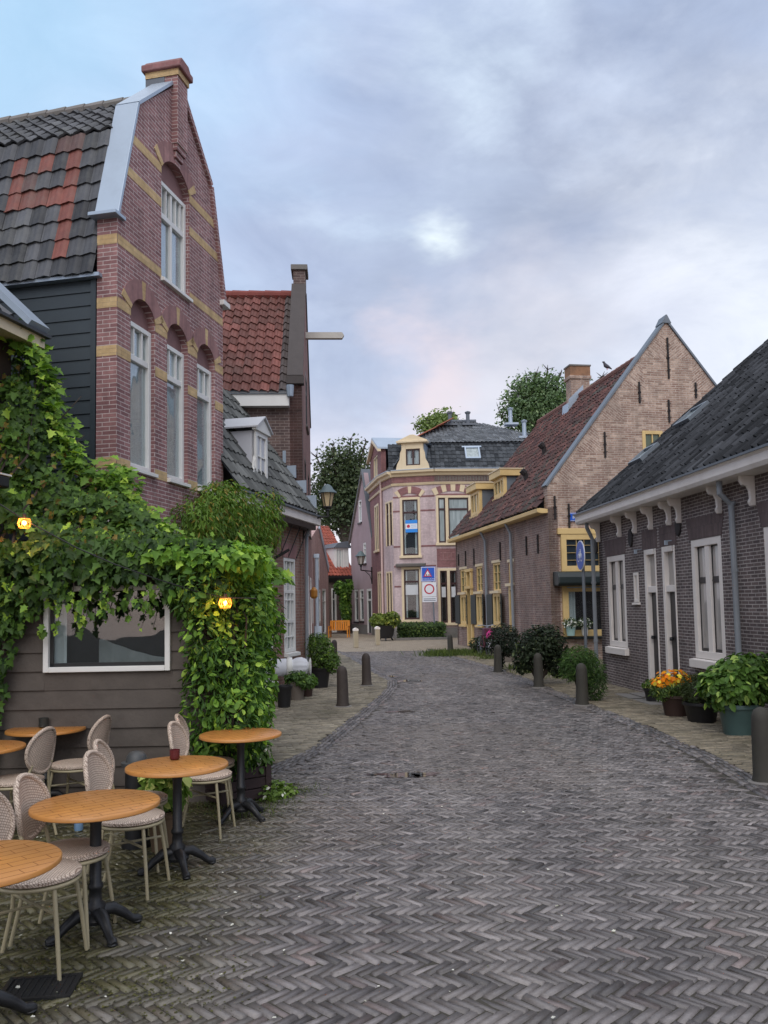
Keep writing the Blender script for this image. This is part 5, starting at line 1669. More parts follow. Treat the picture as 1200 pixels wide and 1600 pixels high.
        c = MB(); c.box(e0, e1, -.04, .01, 0, .55); c.build('plinth', M_STONE, root, f.M)
    fz = MB(); k = .2
    while k < 7: fz.box(k, k + .06, -.045, -.03, zf + .12, zc - .18); k += .16
    fz.build('frieze_dentils', plain('grey_relief', S(120, 116, 108), .8, .2), root, f2.M)
    bs = MB(); bs.prism([(0, 0), (-.3, .02), (-.34, .14), (0, .2)], 'x', wB[0] - .25, wB[1] + .25); bs.v = [(x, y, z + wB[2] - .62) for x, y, z in bs.v]; bs.build('balcony_slab', M_STONE, root, f1.M)
    dp = MB(); dp.tube([(f0.w - .02, -.1, zc), (f0.w - .02, -.1, .1)], .06, 8); dp.build('downpipe', plain('pink_pipe', S(206, 180, 172), .5), root, f0.M)
    # mansard
    fr = Face(B, Dd)
    zk = zc + .22 + 1.75; yk = 1.15
    tl_ = dark_tiles(S(54, 58, 62), S(84, 88, 92))
    p0 = fr.pt(-.2, -.1, zc + .26); p1 = fr.pt(-.2, yk, zk)
    pantiles('mansard_tiles', root, p0, fr.x, p1 - p0, fr.w + .2, (p1 - p0).length, T_BLACK, tl_, tw=.24, tl=.3, amp=.022)
    fl = Face(A, B)
    q0 = fl.pt(-.2, -.1, zc + .26); q1 = fl.pt(-.2, yk, zk)
    pantiles('mansard_tiles', root, q0, fl.x, q1 - q0, fl.w + .4, (q1 - q0).length, T_DARK, tl_, tw=.24, tl=.3, amp=.022)
    zr = zk + 2.15; yr = 5.4
    u0 = fr.pt(.8, yk - .12, zk + .05); u1 = fr.pt(.8, yr, zr)
    LL = (u1 - u0).length; HW = fr.w - 2.2
    pantiles('roof_tiles', root, u0, fr.x, u1 - u0, HW, LL, T_DARK, dark_tiles(S(80, 84, 88), S(124, 128, 132)), tw=.24, tl=.3, amp=.03, inside=lambda u, v: u > v * .62 - .1 and u < HW - v * .9)
    hb = MB()
    a = fr.pt(.8, yk - .1, zk); b = fr.pt(.8 + LL * .62, yr, zr); c = fr.pt(HW + .8 - LL * .9, yr, zr); d = fr.pt(HW + .8, yk - .1, zk); e = fl.pt(.0, yk, zk); g = fr.pt(HW + 2, 9, zk)
    for pts in ((a, b, e), (d, c, g), (e, b, c, g), (a, d, c, b)): hb.face([p - Vector((C.x, C.y, .04)) for p in pts])
    hb.build('roof_body', M_LEAD, root, Matrix.Translation((C.x, C.y, 0)))
    # hip with orange tiles (left)
    def colr(i, j):
        k = R.uniform(.8, 1.2); return tuple(x * k for x in (S(150, 86, 62) if i > 7 else S(84, 88, 90))[:3]) + (1,)
    hu = (a - e).normalized(); hv = (b - (e + (a - e) * .5)); hv = hv - hu * hv.dot(hu); Lh = hv.length; wl_ = (a - e).length
    pantiles('hip_tiles', root, e + Vector((0, 0, .05)), hu, hv, wl_, Lh, T_RED, colr, tw=.24, tl=.3, amp=.03, inside=lambda u, v: abs(u / wl_ - .5) < .5 * (1 - v / Lh) + .03)
    rt = MB(); x = .8 + LL * .62
    while x < HW + .8 - LL * .9: rt.tube([tuple(fr.pt(x, yr, zr + .05) - fr.o), tuple(fr.pt(x + .4, yr, zr + .05) - fr.o)], .12, 8); x += .42
    rt.build('ridge_tiles', M_LEAD, root, Matrix.Translation(fr.o))
    for px, py, hh in ((703, 660, .7), (731, 658, .7), (798, 660, .9), (820, 690, .9)):
        yy = yr - .6 if px < 810 else yk + .9
        P = at_depth(px, py, fr.pt(5, yy, 0).y); L = fr.M.inverted() @ P
        zb_ = zk + (yy - yk) / (yr - yk) * (zr - zk)
        v = MB(); v.tube([(L.x, yy, zb_ - .1), (L.x, yy, zb_ + hh)], .12, 8); v.lathe([(.16, 0), (.19, .1), (.05, .16)], 8, L.x, yy, zb_ + hh); v.box(L.x - .4, L.x + .4, yy - .5, yy + .2, zb_ - .1, zb_ + .02); v.build('roof_vent', M_ZINC if px > 790 else M_LEAD, root, fr.M)
    # roof light
    A_ = fr.M.inverted() @ at_depth(738, 710, fr.pt(5, .6, 0).y)
    sl = MB(); nv = (p1 - p0).normalized(); dirv = Vector((0, nv.dot(fr.y), nv.z)); nn = Vector((0, -dirv.z, dirv.y))
    base = Vector((A_.x, 0, A_.z)); base.y = -.1 + (A_.z - zc - .26) / (zk - zc - .26) * (yk + .1)
    def slab(mb, x0, x1, v0, v1, n0, n1):
        pts = [base + Vector((x, 0, 0)) + dirv * v + nn * n for n in (n0, n1) for x, v in ((x0, v0), (x1, v0), (x1, v1), (x0, v1))]
        mb.polys(pts, [(0, 3, 2, 1), (4, 5, 6, 7), (0, 1, 5, 4), (1, 2, 6, 5), (2, 3, 7, 6), (3, 0, 4, 7)])
    slab(sl, -.42, .42, -.45, -.35, .0, .16); slab(sl, -.42, .42, .4, .5, .0, .16); slab(sl, -.42, -.34, -.35, .4, .0, .16); slab(sl, .34, .42, -.35, .4, .0, .16); slab(sl, -.55, .55, .5, .6, 0, .1)
    so = sl.build('roof_light', M_ZINC, root, fr.M)
    gp = MB(); slab(gp, -.36, .36, -.37, .42, .05, .09); gp.build('pane', G_PALE, so)
    # gabled attic window above the corner
    x0 = f1.uv(622, 720)[0]; x1 = f1.uv(668, 720)[0]; z0 = zc + .24; zg = f1.uv(645, 680)[1]; ze = f1.uv(645, 692)[1]
    g = MB(); y = -.12; q = .22
    wx0 = x0 + (x1 - x0) * .28; wx1 = x0 + (x1 - x0) * .76
    g.box(x0 + q, wx0, y, .15, z0, ze); g.box(wx1, x1 - q, y, .15, z0, ze); g.box(wx0, wx1, y, .15, ze - .35, ze); g.box(wx0, wx1, y, .15, z0, z0 + .25)
    for s in (0, 1):
        e = x0 + q if s == 0 else x1 - q; o = x0 - .1 if s == 0 else x1 + .1
        g.prism([(e, z0), (e, z0 + 1.15), (e + (o - e) * .25, z0 + .95), (e + (o - e) * .35, z0 + .6), (e + (o - e) * .8, z0 + .35), (o, z0 + .1), (o, z0)], 'y', y, .1)
    g.build('attic_gable', M_CREAM, root, f1.M, bevel=.01)
    window(f1, root, wx0, wx1, z0 + .25, ze - .35, M_FRAMEBROWN, G_GREY, d=-.05, fw=.07, vbars=((.5, .1, 0, 1),), name='attic_window')
    t = MB(); t.prism([(x0 + .02, ze), (x1 - .02, ze), (x1 - .02, ze + .12), ((x0 + x1) / 2 + .1, zg), ((x0 + x1) / 2 - .1, zg), (x0 + .02, ze + .12)], 'y', y - .1, .2)
    t.box(x0 - .04, x1 + .04, y - .18, .3, ze - .02, ze + .1); t.build('attic_pediment', M_CREAM, root, f1.M, bevel=.015)
    t = MB(); t.prism([(x0 + .2, z0), (x1 - .2, z0), (x1 - .2, ze), (x0 + .2, ze)], 'y', .16, 2.0); t.build('attic_cheek', M_ZINC, root, f1.M)
    t = MB(); t.prism([(x0 - .02, ze + .1), (x1 + .02, ze + .1), ((x0 + x1) / 2, zg + .06)], 'y', .2, 2.6); t.build('attic_roof', M_ZINC, root, f1.M)
    # brick gable on the side street
    xa, xb = .4, f0.w - .4; zt = f0.uv(585, 690)[1]; zm_ = f0.uv(585, 712)[1]
    gg = MB(); wall_mb(gg, [(xa, zc - .1), (xb, zc - .1), (xb, zm_), ((xa + xb) / 2, zt), (xa, zm_)], [(xa + 1.2, xb - 1.2, zc + .5, zm_ - .1)], t=.3); gg.build('side_gable', B_GRED, root, f0.M)
    window(f0, root, xa + 1.2, xb - 1.2, zc + .5, zm_ - .1, M_CREAM, G_DARK, d=.05, fw=.1, vbars=((.5, .08, 0, 1),), name='attic_window')
    gr = MB(); gr.prism([(xa - .2, zm_ - .05), ((xa + xb) / 2, zt + .05), (xb + .2, zm_ - .05), (xb + .2, zm_ + .06), ((xa + xb) / 2, zt + .2), (xa - .2, zm_ + .06)], 'y', -.2, 2.6); gr.build('side_gable_roof', M_ZINC, root, f0.M)
    gr = MB(); gr.prism([(xa - .2, zm_ - .2), ((xa + xb) / 2, zt - .1), (xb + .2, zm_ - .2), (xb + .2, zm_ - .05), ((xa + xb) / 2, zt + .05), (xa - .2, zm_ - .05)], 'y', -.22, -.02); gr.build('bargeboard', M_CREAM, root, f0.M)
    return f1, f2, fr, wB

MF1, MF2, MFR, MWB = mansion()

def plaster_house():
    A = XY(549, 56); B = XY(583, 51.5)
    f = Face(A, B); w = f.w; U = f.uv
    root = thing('plaster_gable_house', 'narrow mauve plastered gable house with white windows beside the corner mansion', 'house', f.pt(0, 0, 0))
    def rc(l, t, r, b): m = (t + b) / 2; c = (l + r) / 2; return (U(l, m)[0], U(r, m)[0], U(c, b)[1], U(c, t)[1])
    ws = [rc(554, 921, 560, 971), rc(562, 920.5, 568.5, 970), rc(560, 781, 565, 816), rc(567.5, 848, 572, 880)]
    dr = rc(574, 920, 581.5, 990); dr = (dr[0], dr[1], .1, dr[3])
    zl = U(551, 850)[1]; zr_ = U(581, 832)[1]; zt = U(567, 739)[1]; xt = U(567, 739)[0]; zl = zr_
    mb = MB(); wall_mb(mb, [(0, 0), (w, 0), (w, zr_), (xt + .15, zt), (xt - .15, zt), (0, zl)], ws + [dr], t=.3, rd=.1); mb.build('wall', B_F, root, f.M)
    for q in ws: window(f, root, q[0], q[1], q[2], q[3], M_WHITE, G_DARK, d=.03, fw=.12, hbars=((.72, .08),), sill=(.08, .12, M_DARKWOOD, .05))
    fr = MB(); fr.box(dr[0], dr[0] + .14, -.02, .1, dr[2], dr[3]); fr.box(dr[1] - .14, dr[1], -.02, .1, dr[2], dr[3]); fr.box(dr[0] + .14, dr[1] - .14, -.02, .1, dr[3] - .14, dr[3]); fr.box(dr[0] + .14, dr[1] - .14, -.02, .1, 2.1, 2.22)
    fo = fr.build('door_frame', M_WHITE, root, f.M)
    dl = MB(); dl.box(dr[0] + .14, dr[1] - .14, .04, .08, dr[2], 2.1); dl.build('door', M_GREEN, root, f.M)
    dl = MB(); dl.box(dr[0] + .14, dr[1] - .14, .04, .05, 2.22, dr[3] - .14); dl.build('transom_pane', G_DARK, fo)
    pl = MB(); pl.box(0, dr[0], -.04, .01, 0, .6); pl.build('plinth', M_STONE, root, f.M)
    for (p, q) in (((-.15, zl - .3), (xt, zt + .1)), ((w + .15, zr_ - .3), (xt, zt + .1))):
        r = MB(); r.prism([p, q, (q[0], q[1] + .16), (p[0], p[1] + .16)], 'y', -.12, 8); r.build('roof', M_LEAD, root, f.M)
        e = MB(); e.prism([(p[0], p[1] - .1), (q[0], q[1] - .1), (q[0], q[1] + .0), (p[0], p[1] + .0)], 'y', -.13, -.02); e.build('verge', M_STONE, root, f.M)
    return f

PF = plaster_house()

def far_cottages():
    A = XY(486, 46.5); B = XY(513, 53.5)
    f = Face(A, B); w = f.w; U = f.uv
    root = thing('pink_gable_cottage', 'pink brick cottage with blue-grey zinc verge and arched white windows down the side lane', 'house', f.pt(0, 0, 0))
    zs = U(512, 888)[1]; ap = U(498, 822)
    def rc(l, t, r, b): m = (t + b) / 2; c = (l + r) / 2; return (U(l, m)[0], U(r, m)[0], U(c, b)[1], U(c, t)[1])
    ws = [rc(487.5, 922, 489.5, 974), rc(494.5, 921, 501, 974), rc(494, 866, 499, 906)]
    dr = rc(504, 920, 509.5, 992); dr = (dr[0], dr[1], .08, dr[3])
    mb = MB(); wall_mb(mb, [(0, 0), (w, 0), (w, zs), (ap[0], ap[1]), (0, ap[1] - 1)], ws + [dr], t=.3, rd=.1); mb.build('wall', B_E, root, f.M)
    for q in ws + [dr]:
        window(f, root, q[0], q[1], q[2], q[3], M_WHITE, G_DARK, d=.02, fw=.13, hbars=((.72, .07),), name='window' if q is not dr else 'glazed_door')
    cp = MB(); p, q = (w + .05, zs - .05), (ap[0], ap[1])
    dx, dz = q[0] - p[0], q[1] - p[1]; L = math.hypot(dx, dz); nx, nz = dz / L, -dx / L
    cp.prism([(p[0] - nx * .2, p[1] - nz * .2), (q[0] - nx * .2, q[1] - nz * .2), (q[0] + nx * .2, q[1] + nz * .2), (p[0] + nx * .2, p[1] + nz * .2)], 'y', -.06, .6); cp.build('zinc_verge', M_ZINC, root, f.M)
    dp = MB(); x = U(490, 930)[0]; dp.tube([(x, -.2, U(490, 868)[1]), (x, -.2, .2)], .11, 10); dp.box(x - .16, x + .16, -.36, -.06, U(490, 872)[1], U(490, 866)[1]); dp.box(x - .1, x + .5, -.45, -.05, 0, .7); dp.build('downpipe', M_ZINC, root, f.M)
    rf = MB(); rf.prism([(0, ap[1] - 1.1), (ap[0], ap[1] - .1), (w, zs - .1), (w, zs - .4), (0, zs - .4)], 'y', .3, 6); rf.build('roof', plain('far_red_tiles', S(120, 70, 60), .8, .3, 3), root, f.M)
    # red roofed cottage closing the lane
    A = XY(508, 55); B = XY(553, 56.2)
    f = Face(A, B); w = f.w; U = f.uv
    root = thing('red_roofed_cottage', 'small cottage with red tiled roof, white dormer and dark cornice behind an orange bench', 'house', f.pt(0, 0, 0))
    ze = U(525, 903)[1]
    ws = [rc(534.5, 912, 541, 975)]; d1 = rc(517.5, 918, 525, 990)
    ws = []
    for l, t, r, b in ((533, 914, 541, 974),):
        m = (t + b) / 2; ws.append((U(l, m)[0], U(r, m)[0], U(537, b)[1], U(537, t)[1]))
    l, t, r, b = 518, 919, 526, 990; dr = (U(l, 950)[0], U(r, 950)[0], .08, U(521, t)[1])
    mb = MB(); wall_mb(mb, [(0, 0), (w, 0), (w, ze), (0, ze)], ws + [dr], t=.3, rd=.1); mb.build('wall', B_D, root, f.M)
    for q in ws + [dr]: window(f, root, q[0], q[1], q[2], q[3], M_WHITE, G_DARK, d=.02, fw=.11, hbars=((.75, .07),), name='window' if q is not dr else 'glazed_door')
    c = MB(); c.prism([(0, ze - .3), (-.2, ze - .25), (-.3, ze), (-.3, ze + .12), (0, ze + .12)], 'x', -.1, w + .1); c.build('cornice', M_DARKWOOD, root, f.M)
    zr = at_depth(530, 821, 59).z
    p0 = f.pt(-.1, -.2, ze + .15); p1 = f.pt(-.1, 3.6, zr)
    def colr(i, j): k = R.uniform(.75, 1.15); return tuple(x * k for x in S(156, 84, 68)[:3]) + (1,)
    pantiles('roof_tiles', root, p0, f.x, p1 - p0, w + .2, (p1 - p0).length, T_RED, colr, tw=.24, tl=.32, amp=.035)
    rb = MB(); rb.prism([(0, ze), (3.6, zr - .1), (7, ze)], 'x', 0, w); rb.build('roof_body', M_LEAD, root, f.M)
    x0 = U(524, 880, .4)[0]; x1 = U(538, 880, .4)[0]; z0 = U(531, 893, .4)[1]; z1 = U(531, 856, .4)[1]
    df = Face(f.pt(x0, .4, 0).to_2d(), f.pt(x1, .4, 0).to_2d())
    window(df, root, 0, x1 - x0, z0, z1, M_WHITE, G_DARK, d=-.02, fw=.12, vbars=((.4, .06, 0, 1), (.7, .06, 0, 1)), name='dormer_window')
    c = MB(); c.box(x0 - .05, x1 + .35, .42, 2.2, z0 - .2, z1); c.build('dormer_cheek', M_WHITE, root, f.M)
    c = MB(); c.prism([(x0 - .2, z1), (x1 + .5, z1), (x1 + .2, z1 + .45), (x0 + .1, z1 + .3)], 'y', .2, 2.4); c.build('dormer_roof', M_LEAD, root, f.M)
    return f

RF = far_cottages()
# ================================================================== café furniture
M_TABLE = plain('oiled_table_wood', S(190, 131, 68), .36, .32, 4.0, .15, 30, dirt=S(132, 84, 42), dirt_amt=.6)
M_TUBE = plain('beige_metal_tube', S(166, 156, 126), .45, .1, 5, .02)
def weave(name, a, b):
    m, nt, bs = newmat(name)
    tc = N(nt, 'ShaderNodeTexCoord').outputs['Object']
    sp = N(nt, 'ShaderNodeSeparateXYZ'); nt.links.new(tc, sp.inputs[0])
    ad = N(nt, 'ShaderNodeMath', operation='ADD'); nt.links.new(sp.outputs[0], ad.inputs[0]); nt.links.new(sp.outputs[2], ad.inputs[1])
    cb = N(nt, 'ShaderNodeCombineXYZ'); nt.links.new(sp.outputs[1], cb.inputs[0]); nt.links.new(ad.outputs[0], cb.inputs[1])
    bt = N(nt, 'ShaderNodeTexBrick'); nt.links.new(cb.outputs[0], bt.inputs['Vector'])
    bt.inputs['Scale'].default_value = 1; bt.inputs['Brick Width'].default_value = .015; bt.inputs['Row Height'].default_value = .0125
    bt.inputs['Mortar Size'].default_value = .0016; bt.inputs['Mortar Smooth'].default_value = .3
    bt.inputs['Color1'].default_value = a; bt.inputs['Color2'].default_value = scalec(a, .82); bt.inputs['Mortar'].default_value = b
    nt.links.new(bt.outputs[0], bs.inputs['Base Color']); bs.inputs['Roughness'].default_value = .7
    bp = N(nt, 'ShaderNodeBump'); bp.invert = True; bp.inputs['Strength'].default_value = .7; bp.inputs['Distance'].default_value = .004
    nt.links.new(bt.outputs['Fac'], bp.inputs['Height']); nt.links.new(bp.outputs[0], bs.inputs['Normal'])
    return m
M_WEAVE = weave('woven_rattan', S(210, 192, 174), S(138, 118, 104))

def ring_pts(r, z, n=28, cx=0, cy=0): return [(cx + r * math.cos(2 * PI * k / n), cy + r * math.sin(2 * PI * k / n), z) for k in range(n + 1)]

def make_chair():
    t = thing('cafe_chair', 'tmp', 'chair', (0, 0, 0), 0, 'woven café chairs on the terrace')
    s = MB(); s.lathe([(.02, .440), (.19, .440), (.212, .452), (.212, .468), (.196, .478), (.10, .484), (.0, .485)], 36); s.build('seat', M_WEAVE, t, smooth=True)
    r = MB(); r.tube(ring_pts(.202, .432), .011, 8, caps=False); r.build('seat_ring', M_TUBE, t, smooth=True)
    for sy in (-1, 1):
        l = MB(); l.tube([(.135, sy * .135, .43), (.165, sy * .165, .2), (.185, sy * .185, .0)], [.012, .0115, .0105], 8); l.build('leg', M_TUBE, t, smooth=True)
        l = MB(); l.tube([(-.255, sy * .165, .0), (-.20, sy * .158, .24), (-.188, sy * .150, .43), (-.205, sy * .135, .53), (-.232, sy * .128, .60)], .0115, 8); l.build('leg', M_TUBE, t, smooth=True)
    x = MB(); x.tube([(.150, .150, .30), (-.194, -.154, .30)], .008, 6); x.tube([(.150, -.150, .305), (-.194, .154, .305)], .008, 6); x.build('cross_brace', M_TUBE, t)
    # oval woven backrest, curved and leaning back
    def B(u, v):   # unit disc -> point
        y = .172 * u; z = .70 + .172 * v
        x = -.235 - .05 * (v + 1) * .5 + .045 * u * u
        return Vector((x, y, z))
    b = MB(); rings = 7; seg = 36
    for side in (1, -1):
        off = .009 * side
        grid = []
        for i in range(rings + 1):
            rr = i / rings
            grid.append([B(rr * math.cos(2 * PI * k / seg), rr * math.sin(2 * PI * k / seg)) + Vector((off * (1 - .3 * rr), 0, 0)) for k in range(seg)])
        for i in range(rings):
            for k in range(seg):
                k2 = (k + 1) % seg
                q = [grid[i][k], grid[i + 1][k], grid[i + 1][k2], grid[i][k2]]
                if i == 0: q = [grid[0][k], grid[1][k], grid[1][k2]]
                b.face(q if side < 0 else q[::-1])
    bo = b.build('backrest', M_WEAVE, t, smooth=True)
    fr = MB(); fr.tube([B(1.0 * math.cos(2 * PI * k / seg), 1.0 * math.sin(2 * PI * k / seg)) for k in range(seg + 1)], .0165, 8, caps=False); fr.build('back_rim', M_WEAVE, bo, smooth=True)
    return t

CH = make_chair()
def place(o, x, y, rz, label):
    o.location = (x, y, 0); o.rotation_euler = (0, 0, math.radians(rz)); o['label'] = label
chairs = [
    (60, 1361, 0, 'nearest woven café chair, half cut off by the lower left corner table'),
    (110, 1326, -4, 'woven café chair on the kerbless terrace tucked left of the nearest full table'),
    (205, 1274, -6, 'woven café chair between the two front round tables, left of the cup table'),
    (214, 1246, 4, 'woven café chair close behind another, its back peeking over, left of the candle cup'),
    (321, 1208, -7, 'woven café chair left of the table beside the vine planter'),
    (328, 1189, 6, 'farther of the two woven chairs left of the table beside the vine planter'),
    (118, 1192, 172, 'woven café chair by the shed wall facing left to the rear jar table'),
    (25, 1217, 168, 'woven café chair at the left picture edge facing left to the cut off rear table'),
]
for i, (px, py, rz, lb) in enumerate(chairs):
    p = gnd(px, py, .47)
    o = CH if i == 0 else copy_tree(CH)
    place(o, p.x, p.y, rz, lb)

def make_table():
    t = thing('bistro_table', 'tmp', 'table', (0, 0, 0), 0, 'round orange bistro tables')
    m = MB(); m.lathe([(.0, .690), (.345, .690), (.352, .695), (.352, .712), (.345, .718), (.0, .718)], 48); top = m.build('tabletop', M_TABLE, t, smooth=True)
    pl = MB()
    for k in range(-5, 6):
        y = k * .0635; h = math.sqrt(max(.345 ** 2 - y * y, .001)); pl.box(-h, h, y - .0012, y + .0012, .7178, .7186)
        for q in range(-3, 4):
            x = q * .17 + (.085 if k % 2 else 0)
            if x * x + (y + .03) ** 2 < .31 ** 2: pl.box(x - .0012, x + .0012, y + .0012, y + .0623, .7178, .7186)
    pl.build('plank_joints', plain('dark_joint', S(116, 70, 28), .7, .1), top)
    c = MB(); c.lathe([(.09, .675), (.09, .689)], 16); c.lathe([(.038, .10), (.052, .12), (.055, .16), (.036, .18), (.034, .24), (.042, .25), (.042, .27), (.033, .28), (.031, .60), (.036, .62), (.034, .675)], 16); c.lathe([(.075, .065), (.08, .085), (.05, .12)], 16)
    c.build('column', M_IRON, t, smooth=True)
    for k in range(4):
        a = PI / 2 * k; ca, sa = math.cos(a), math.sin(a)
        f = MB(); f.tube([(.03 * ca, .03 * sa, .12), (.10 * ca, .10 * sa, .118), (.165 * ca, .165 * sa, .075), (.215 * ca, .215 * sa, .032), (.245 * ca, .245 * sa, .022), (.268 * ca, .268 * sa, .016)], [.036, .034, .027, .022, .028, .018], 8)
        f.lathe([(.022, 0), (.03, .012), (.02, .024)], 8, .245 * ca, .245 * sa, 0)
        f.build('foot', M_IRON, t, smooth=True)
    return t
TB = make_table()
tables = [
    (-38, 1347, 45, 'nearest round orange table, cut off by the left picture edge'),
    (150, 1254, 40, 'round orange table with nothing on it, nearest of the fully visible tables'),
    (277, 1194, 28, 'round orange table with a dark red candle cup on it'),
    (376, 1146, 55, 'round orange table nearest the vine planter and street'),
    (72, 1138, 15, 'round orange table with a small dark jar against the shed wall'),
    (-33, 1167, 33, 'rear round orange table mostly outside the left picture edge'),
]
TP = []
for i, (px, py, rz, lb) in enumerate(tables):
    p = gnd(px, py, .718); TP.append(p)
    o = TB if i == 0 else copy_tree(TB)
    place(o, p.x, p.y, rz, lb)

def cup(name, label, px, py, mat, r, h, inner):
    p = gnd(px, py, .718)
    t = thing(name, label, 'cup', p)
    m = MB(); m.lathe([(r * .7, 0), (r, .012), (r * .95, h * .5), (r * 1.02, h), (r * .88, h), (r * .84, .015), (0, .015)], 20); m.build('glass_bowl', mat, t, smooth=True)
    m = MB(); m.lathe([(r * .8, .015), (r * .8, h * .5), (.004, h * .52)], 14); m.build('candle', inner, t, smooth=True)
mred, nt, bs = newmat('dark_red_glass'); bs.inputs['Base Color'].default_value = S(88, 34, 40); bs.inputs['Roughness'].default_value = .12
mjar, nt, bs = newmat('dark_jar_glass'); bs.inputs['Base Color'].default_value = S(54, 56, 54); bs.inputs['Roughness'].default_value = .12
cup('candle_cup', 'small dark red glass candle cup on the middle table', 273, 1187, mred, .037, .072, plain('wax', S(120, 60, 60), .6, .1))
cup('table_jar', 'small dark glass jar on the rear table by the shed wall', 68, 1137, mjar, .045, .09, plain('grey_wax', S(110, 110, 104), .6, .1))

# ================================================================== bollards and posts
def make_bollard(label, mat):
    t = thing('bollard', label, 'bollard', (0, 0, 0), 0, 'dark bollards along the kerb')
    m = MB(); m.lathe([(.128, -.02), (.125, .03), (.108, .08), (.100, .40), (.094, .62), (.088, .66), (.07, .705), (.03, .735), (.0, .74)], 12)
    for i, v in enumerate(m.v):
        k = 1 + .03 * math.sin(7 * v[2] + 3 * math.atan2(v[1], v[0])); m.v[i] = (v[0] * k, v[1] * k, v[2])
    m.build('post', mat, t, smooth=True)
    m = MB(); m.lathe([(.17, -.02), (.165, .018), (.12, .03)], 12); m.build('foot_ring', M_STONE, t)
    return t
M_BOLL = plain('dark_weathered_post', S(62, 54, 50), .75, .3, 6, .4, 25, dirt=S(92, 86, 76), dirt_amt=.5)
M_BOLLG = plain('mossy_stone_post', S(58, 56, 50), .8, .3, 5, .4, 25, dirt=S(70, 72, 54), dirt_amt=.6)
bl = [(536, 1105, M_BOLL, 'dark brown bollard on the left kerb, nearest of the left three'), (573, 1072, M_BOLL, 'dark brown bollard standing at the left kerb corner'),
      (522, 1036, M_BOLL, 'dark bollard half behind the boxwood pot on the left'), (910, 1103, M_BOLLG, 'mossy stone bollard in front of the feathery green shrub'),
      (842, 1075, M_BOLLG, 'mossy stone bollard in front of the wide dark shrub'), (778, 1052, M_BOLLG, 'mossy stone bollard in front of the round dark topiary'),
      (704, 1024, M_BOLLG, 'stone bollard in the grass before the low hedge'), (1196, 1224, M_BOLLG, 'large dark stone bollard cut off by the right picture edge')]
BB = None
protos = {}
for px, py, mt, lb in bl:
    p = gnd(px, py)
    if mt not in protos: protos[mt] = make_bollard(lb, mt); o = protos[mt]
    else: o = copy_tree(protos[mt])
    o.location = p; o.rotation_euler = (R.uniform(-.02, .02), R.uniform(-.02, .02), R.uniform(0, 3)); o['label'] = lb

def light_post(px, py, label):
    t = thing('stone_post', label, 'post', gnd(px, py), .3, 'pale posts on the square')
    m = MB(); m.box(-.1, .1, -.1, .1, 0, .78); m.build('shaft', plain('pale_post', S(176, 164, 140), .8, .15, 4, .2), t, bevel=.02)
    m = MB(); m.box(-.11, .11, -.11, .11, .72, .80); m.prism([(-.11, .80), (.11, .80), (0, .86)], 'y', -.11, .11); m.build('cap', M_WARMWHITE, t, bevel=.01)
light_post(556, 1012, 'pale square post on the square, before the mauve house')
light_post(590, 1008, 'pale square post on the square, beside the black plant tub')

p = gnd(213, 1322)
t = thing('iron_post', 'black iron post with domed cap beside the cup table', 'post', p)
m = MB(); m.lathe([(.11, 0), (.11, .05), (.085, .07), (.085, .60)], 20); m.build('shaft', M_IRON, t, smooth=True)
m = MB(); m.lathe([(.085, .60), (.115, .61), (.115, .635), (.082, .64), (.075, .68), (.05, .71), (.0, .72)], 20); m.build('domed_cap', plain('grey_iron_cap', S(66, 68, 68), .5, .1), t, smooth=True)

p = gnd(123, 1297)
t = thing('water_bottle', 'pale blue plastic bottle standing on the ground under the tables', 'bottle', p)
mbt, nt, bs = newmat('blue_plastic'); bs.inputs['Base Color'].default_value = S(110, 140, 170); bs.inputs['Roughness'].default_value = .3
m = MB(); m.lathe([(.035, 0), (.037, .02), (.037, .12), (.018, .16), (.016, .18)], 14); m.build('bottle_body', mbt, t, smooth=True)
m = MB(); m.lathe([(.018, .178), (.018, .2)], 12); m.build('cap', M_WHITE, t)

p = gnd(62, 1545)
t = thing('drain_grate', 'dark square drain grate in the mossy paving at lower left', 'drain', p, .12); t.scale = (.78, .74, 1)
m = MB()
for a in ((-.22, .22, -.17, -.14), (-.22, .22, .14, .17), (-.22, -.19, -.14, .14), (.19, .22, -.14, .14)): m.box(*a, -.03, .012)
m.build('frame', M_IRON, t)
m = MB()
for k in range(9): x = -.17 + k * .0425; m.box(x - .008, x + .008, -.14, .14, -.03, .008)
m.box(-.19, .19, -.14, .14, -.02, .004)
m.build('grating', plain('drain_black', S(22, 22, 22), .7, .2), t)

# ================================================================== planting helpers
GREEN_A, GREEN_B, GREEN_HI = S(46, 72, 34), S(92, 128, 52), S(150, 178, 66)
def scatter_blobs(name, blobs, n, size, a, b, hi, hf, kind, parent, mat=LEAF, shell=.5, droop=.35, dirv=None):
    P, d = blob_points(blobs, n, shell)
    Nn = d + .8 * rnd_unit(n) + np.array([0, 0, .5])
    D = rnd_unit(n) * .7 + d * .6 + np.array([0, 0, -droop])
    if dirv is not None: D = D + np.array(dirv)
    sz = size * (.6 + .8 * NP.random(n))
    cl = np.clip(smooth_noise(P[:, 0] * 3 + 200, P[:, 2] * 3 + P[:, 1] * 2 + 20, 1.1, 21), 0, 1)
    return leaves(name, P, D, Nn, sz, leafcols(n, a, b, hi, hf, cl), mat, kind, parent)

def stems(name, parent, base, tips, r, mat=TWIG):
    m = MB(); b = Vector(base)
    for tp in tips:
        tp = Vector(tp); md = b.lerp(tp, .5) + Vector((R.uniform(-.05, .05), R.uniform(-.05, .05), .03))
        m.tube([b, md, tp], [r, r * .75, r * .4], 6)
    o = m.build(name, mat, parent, Matrix.Identity(4)); return o

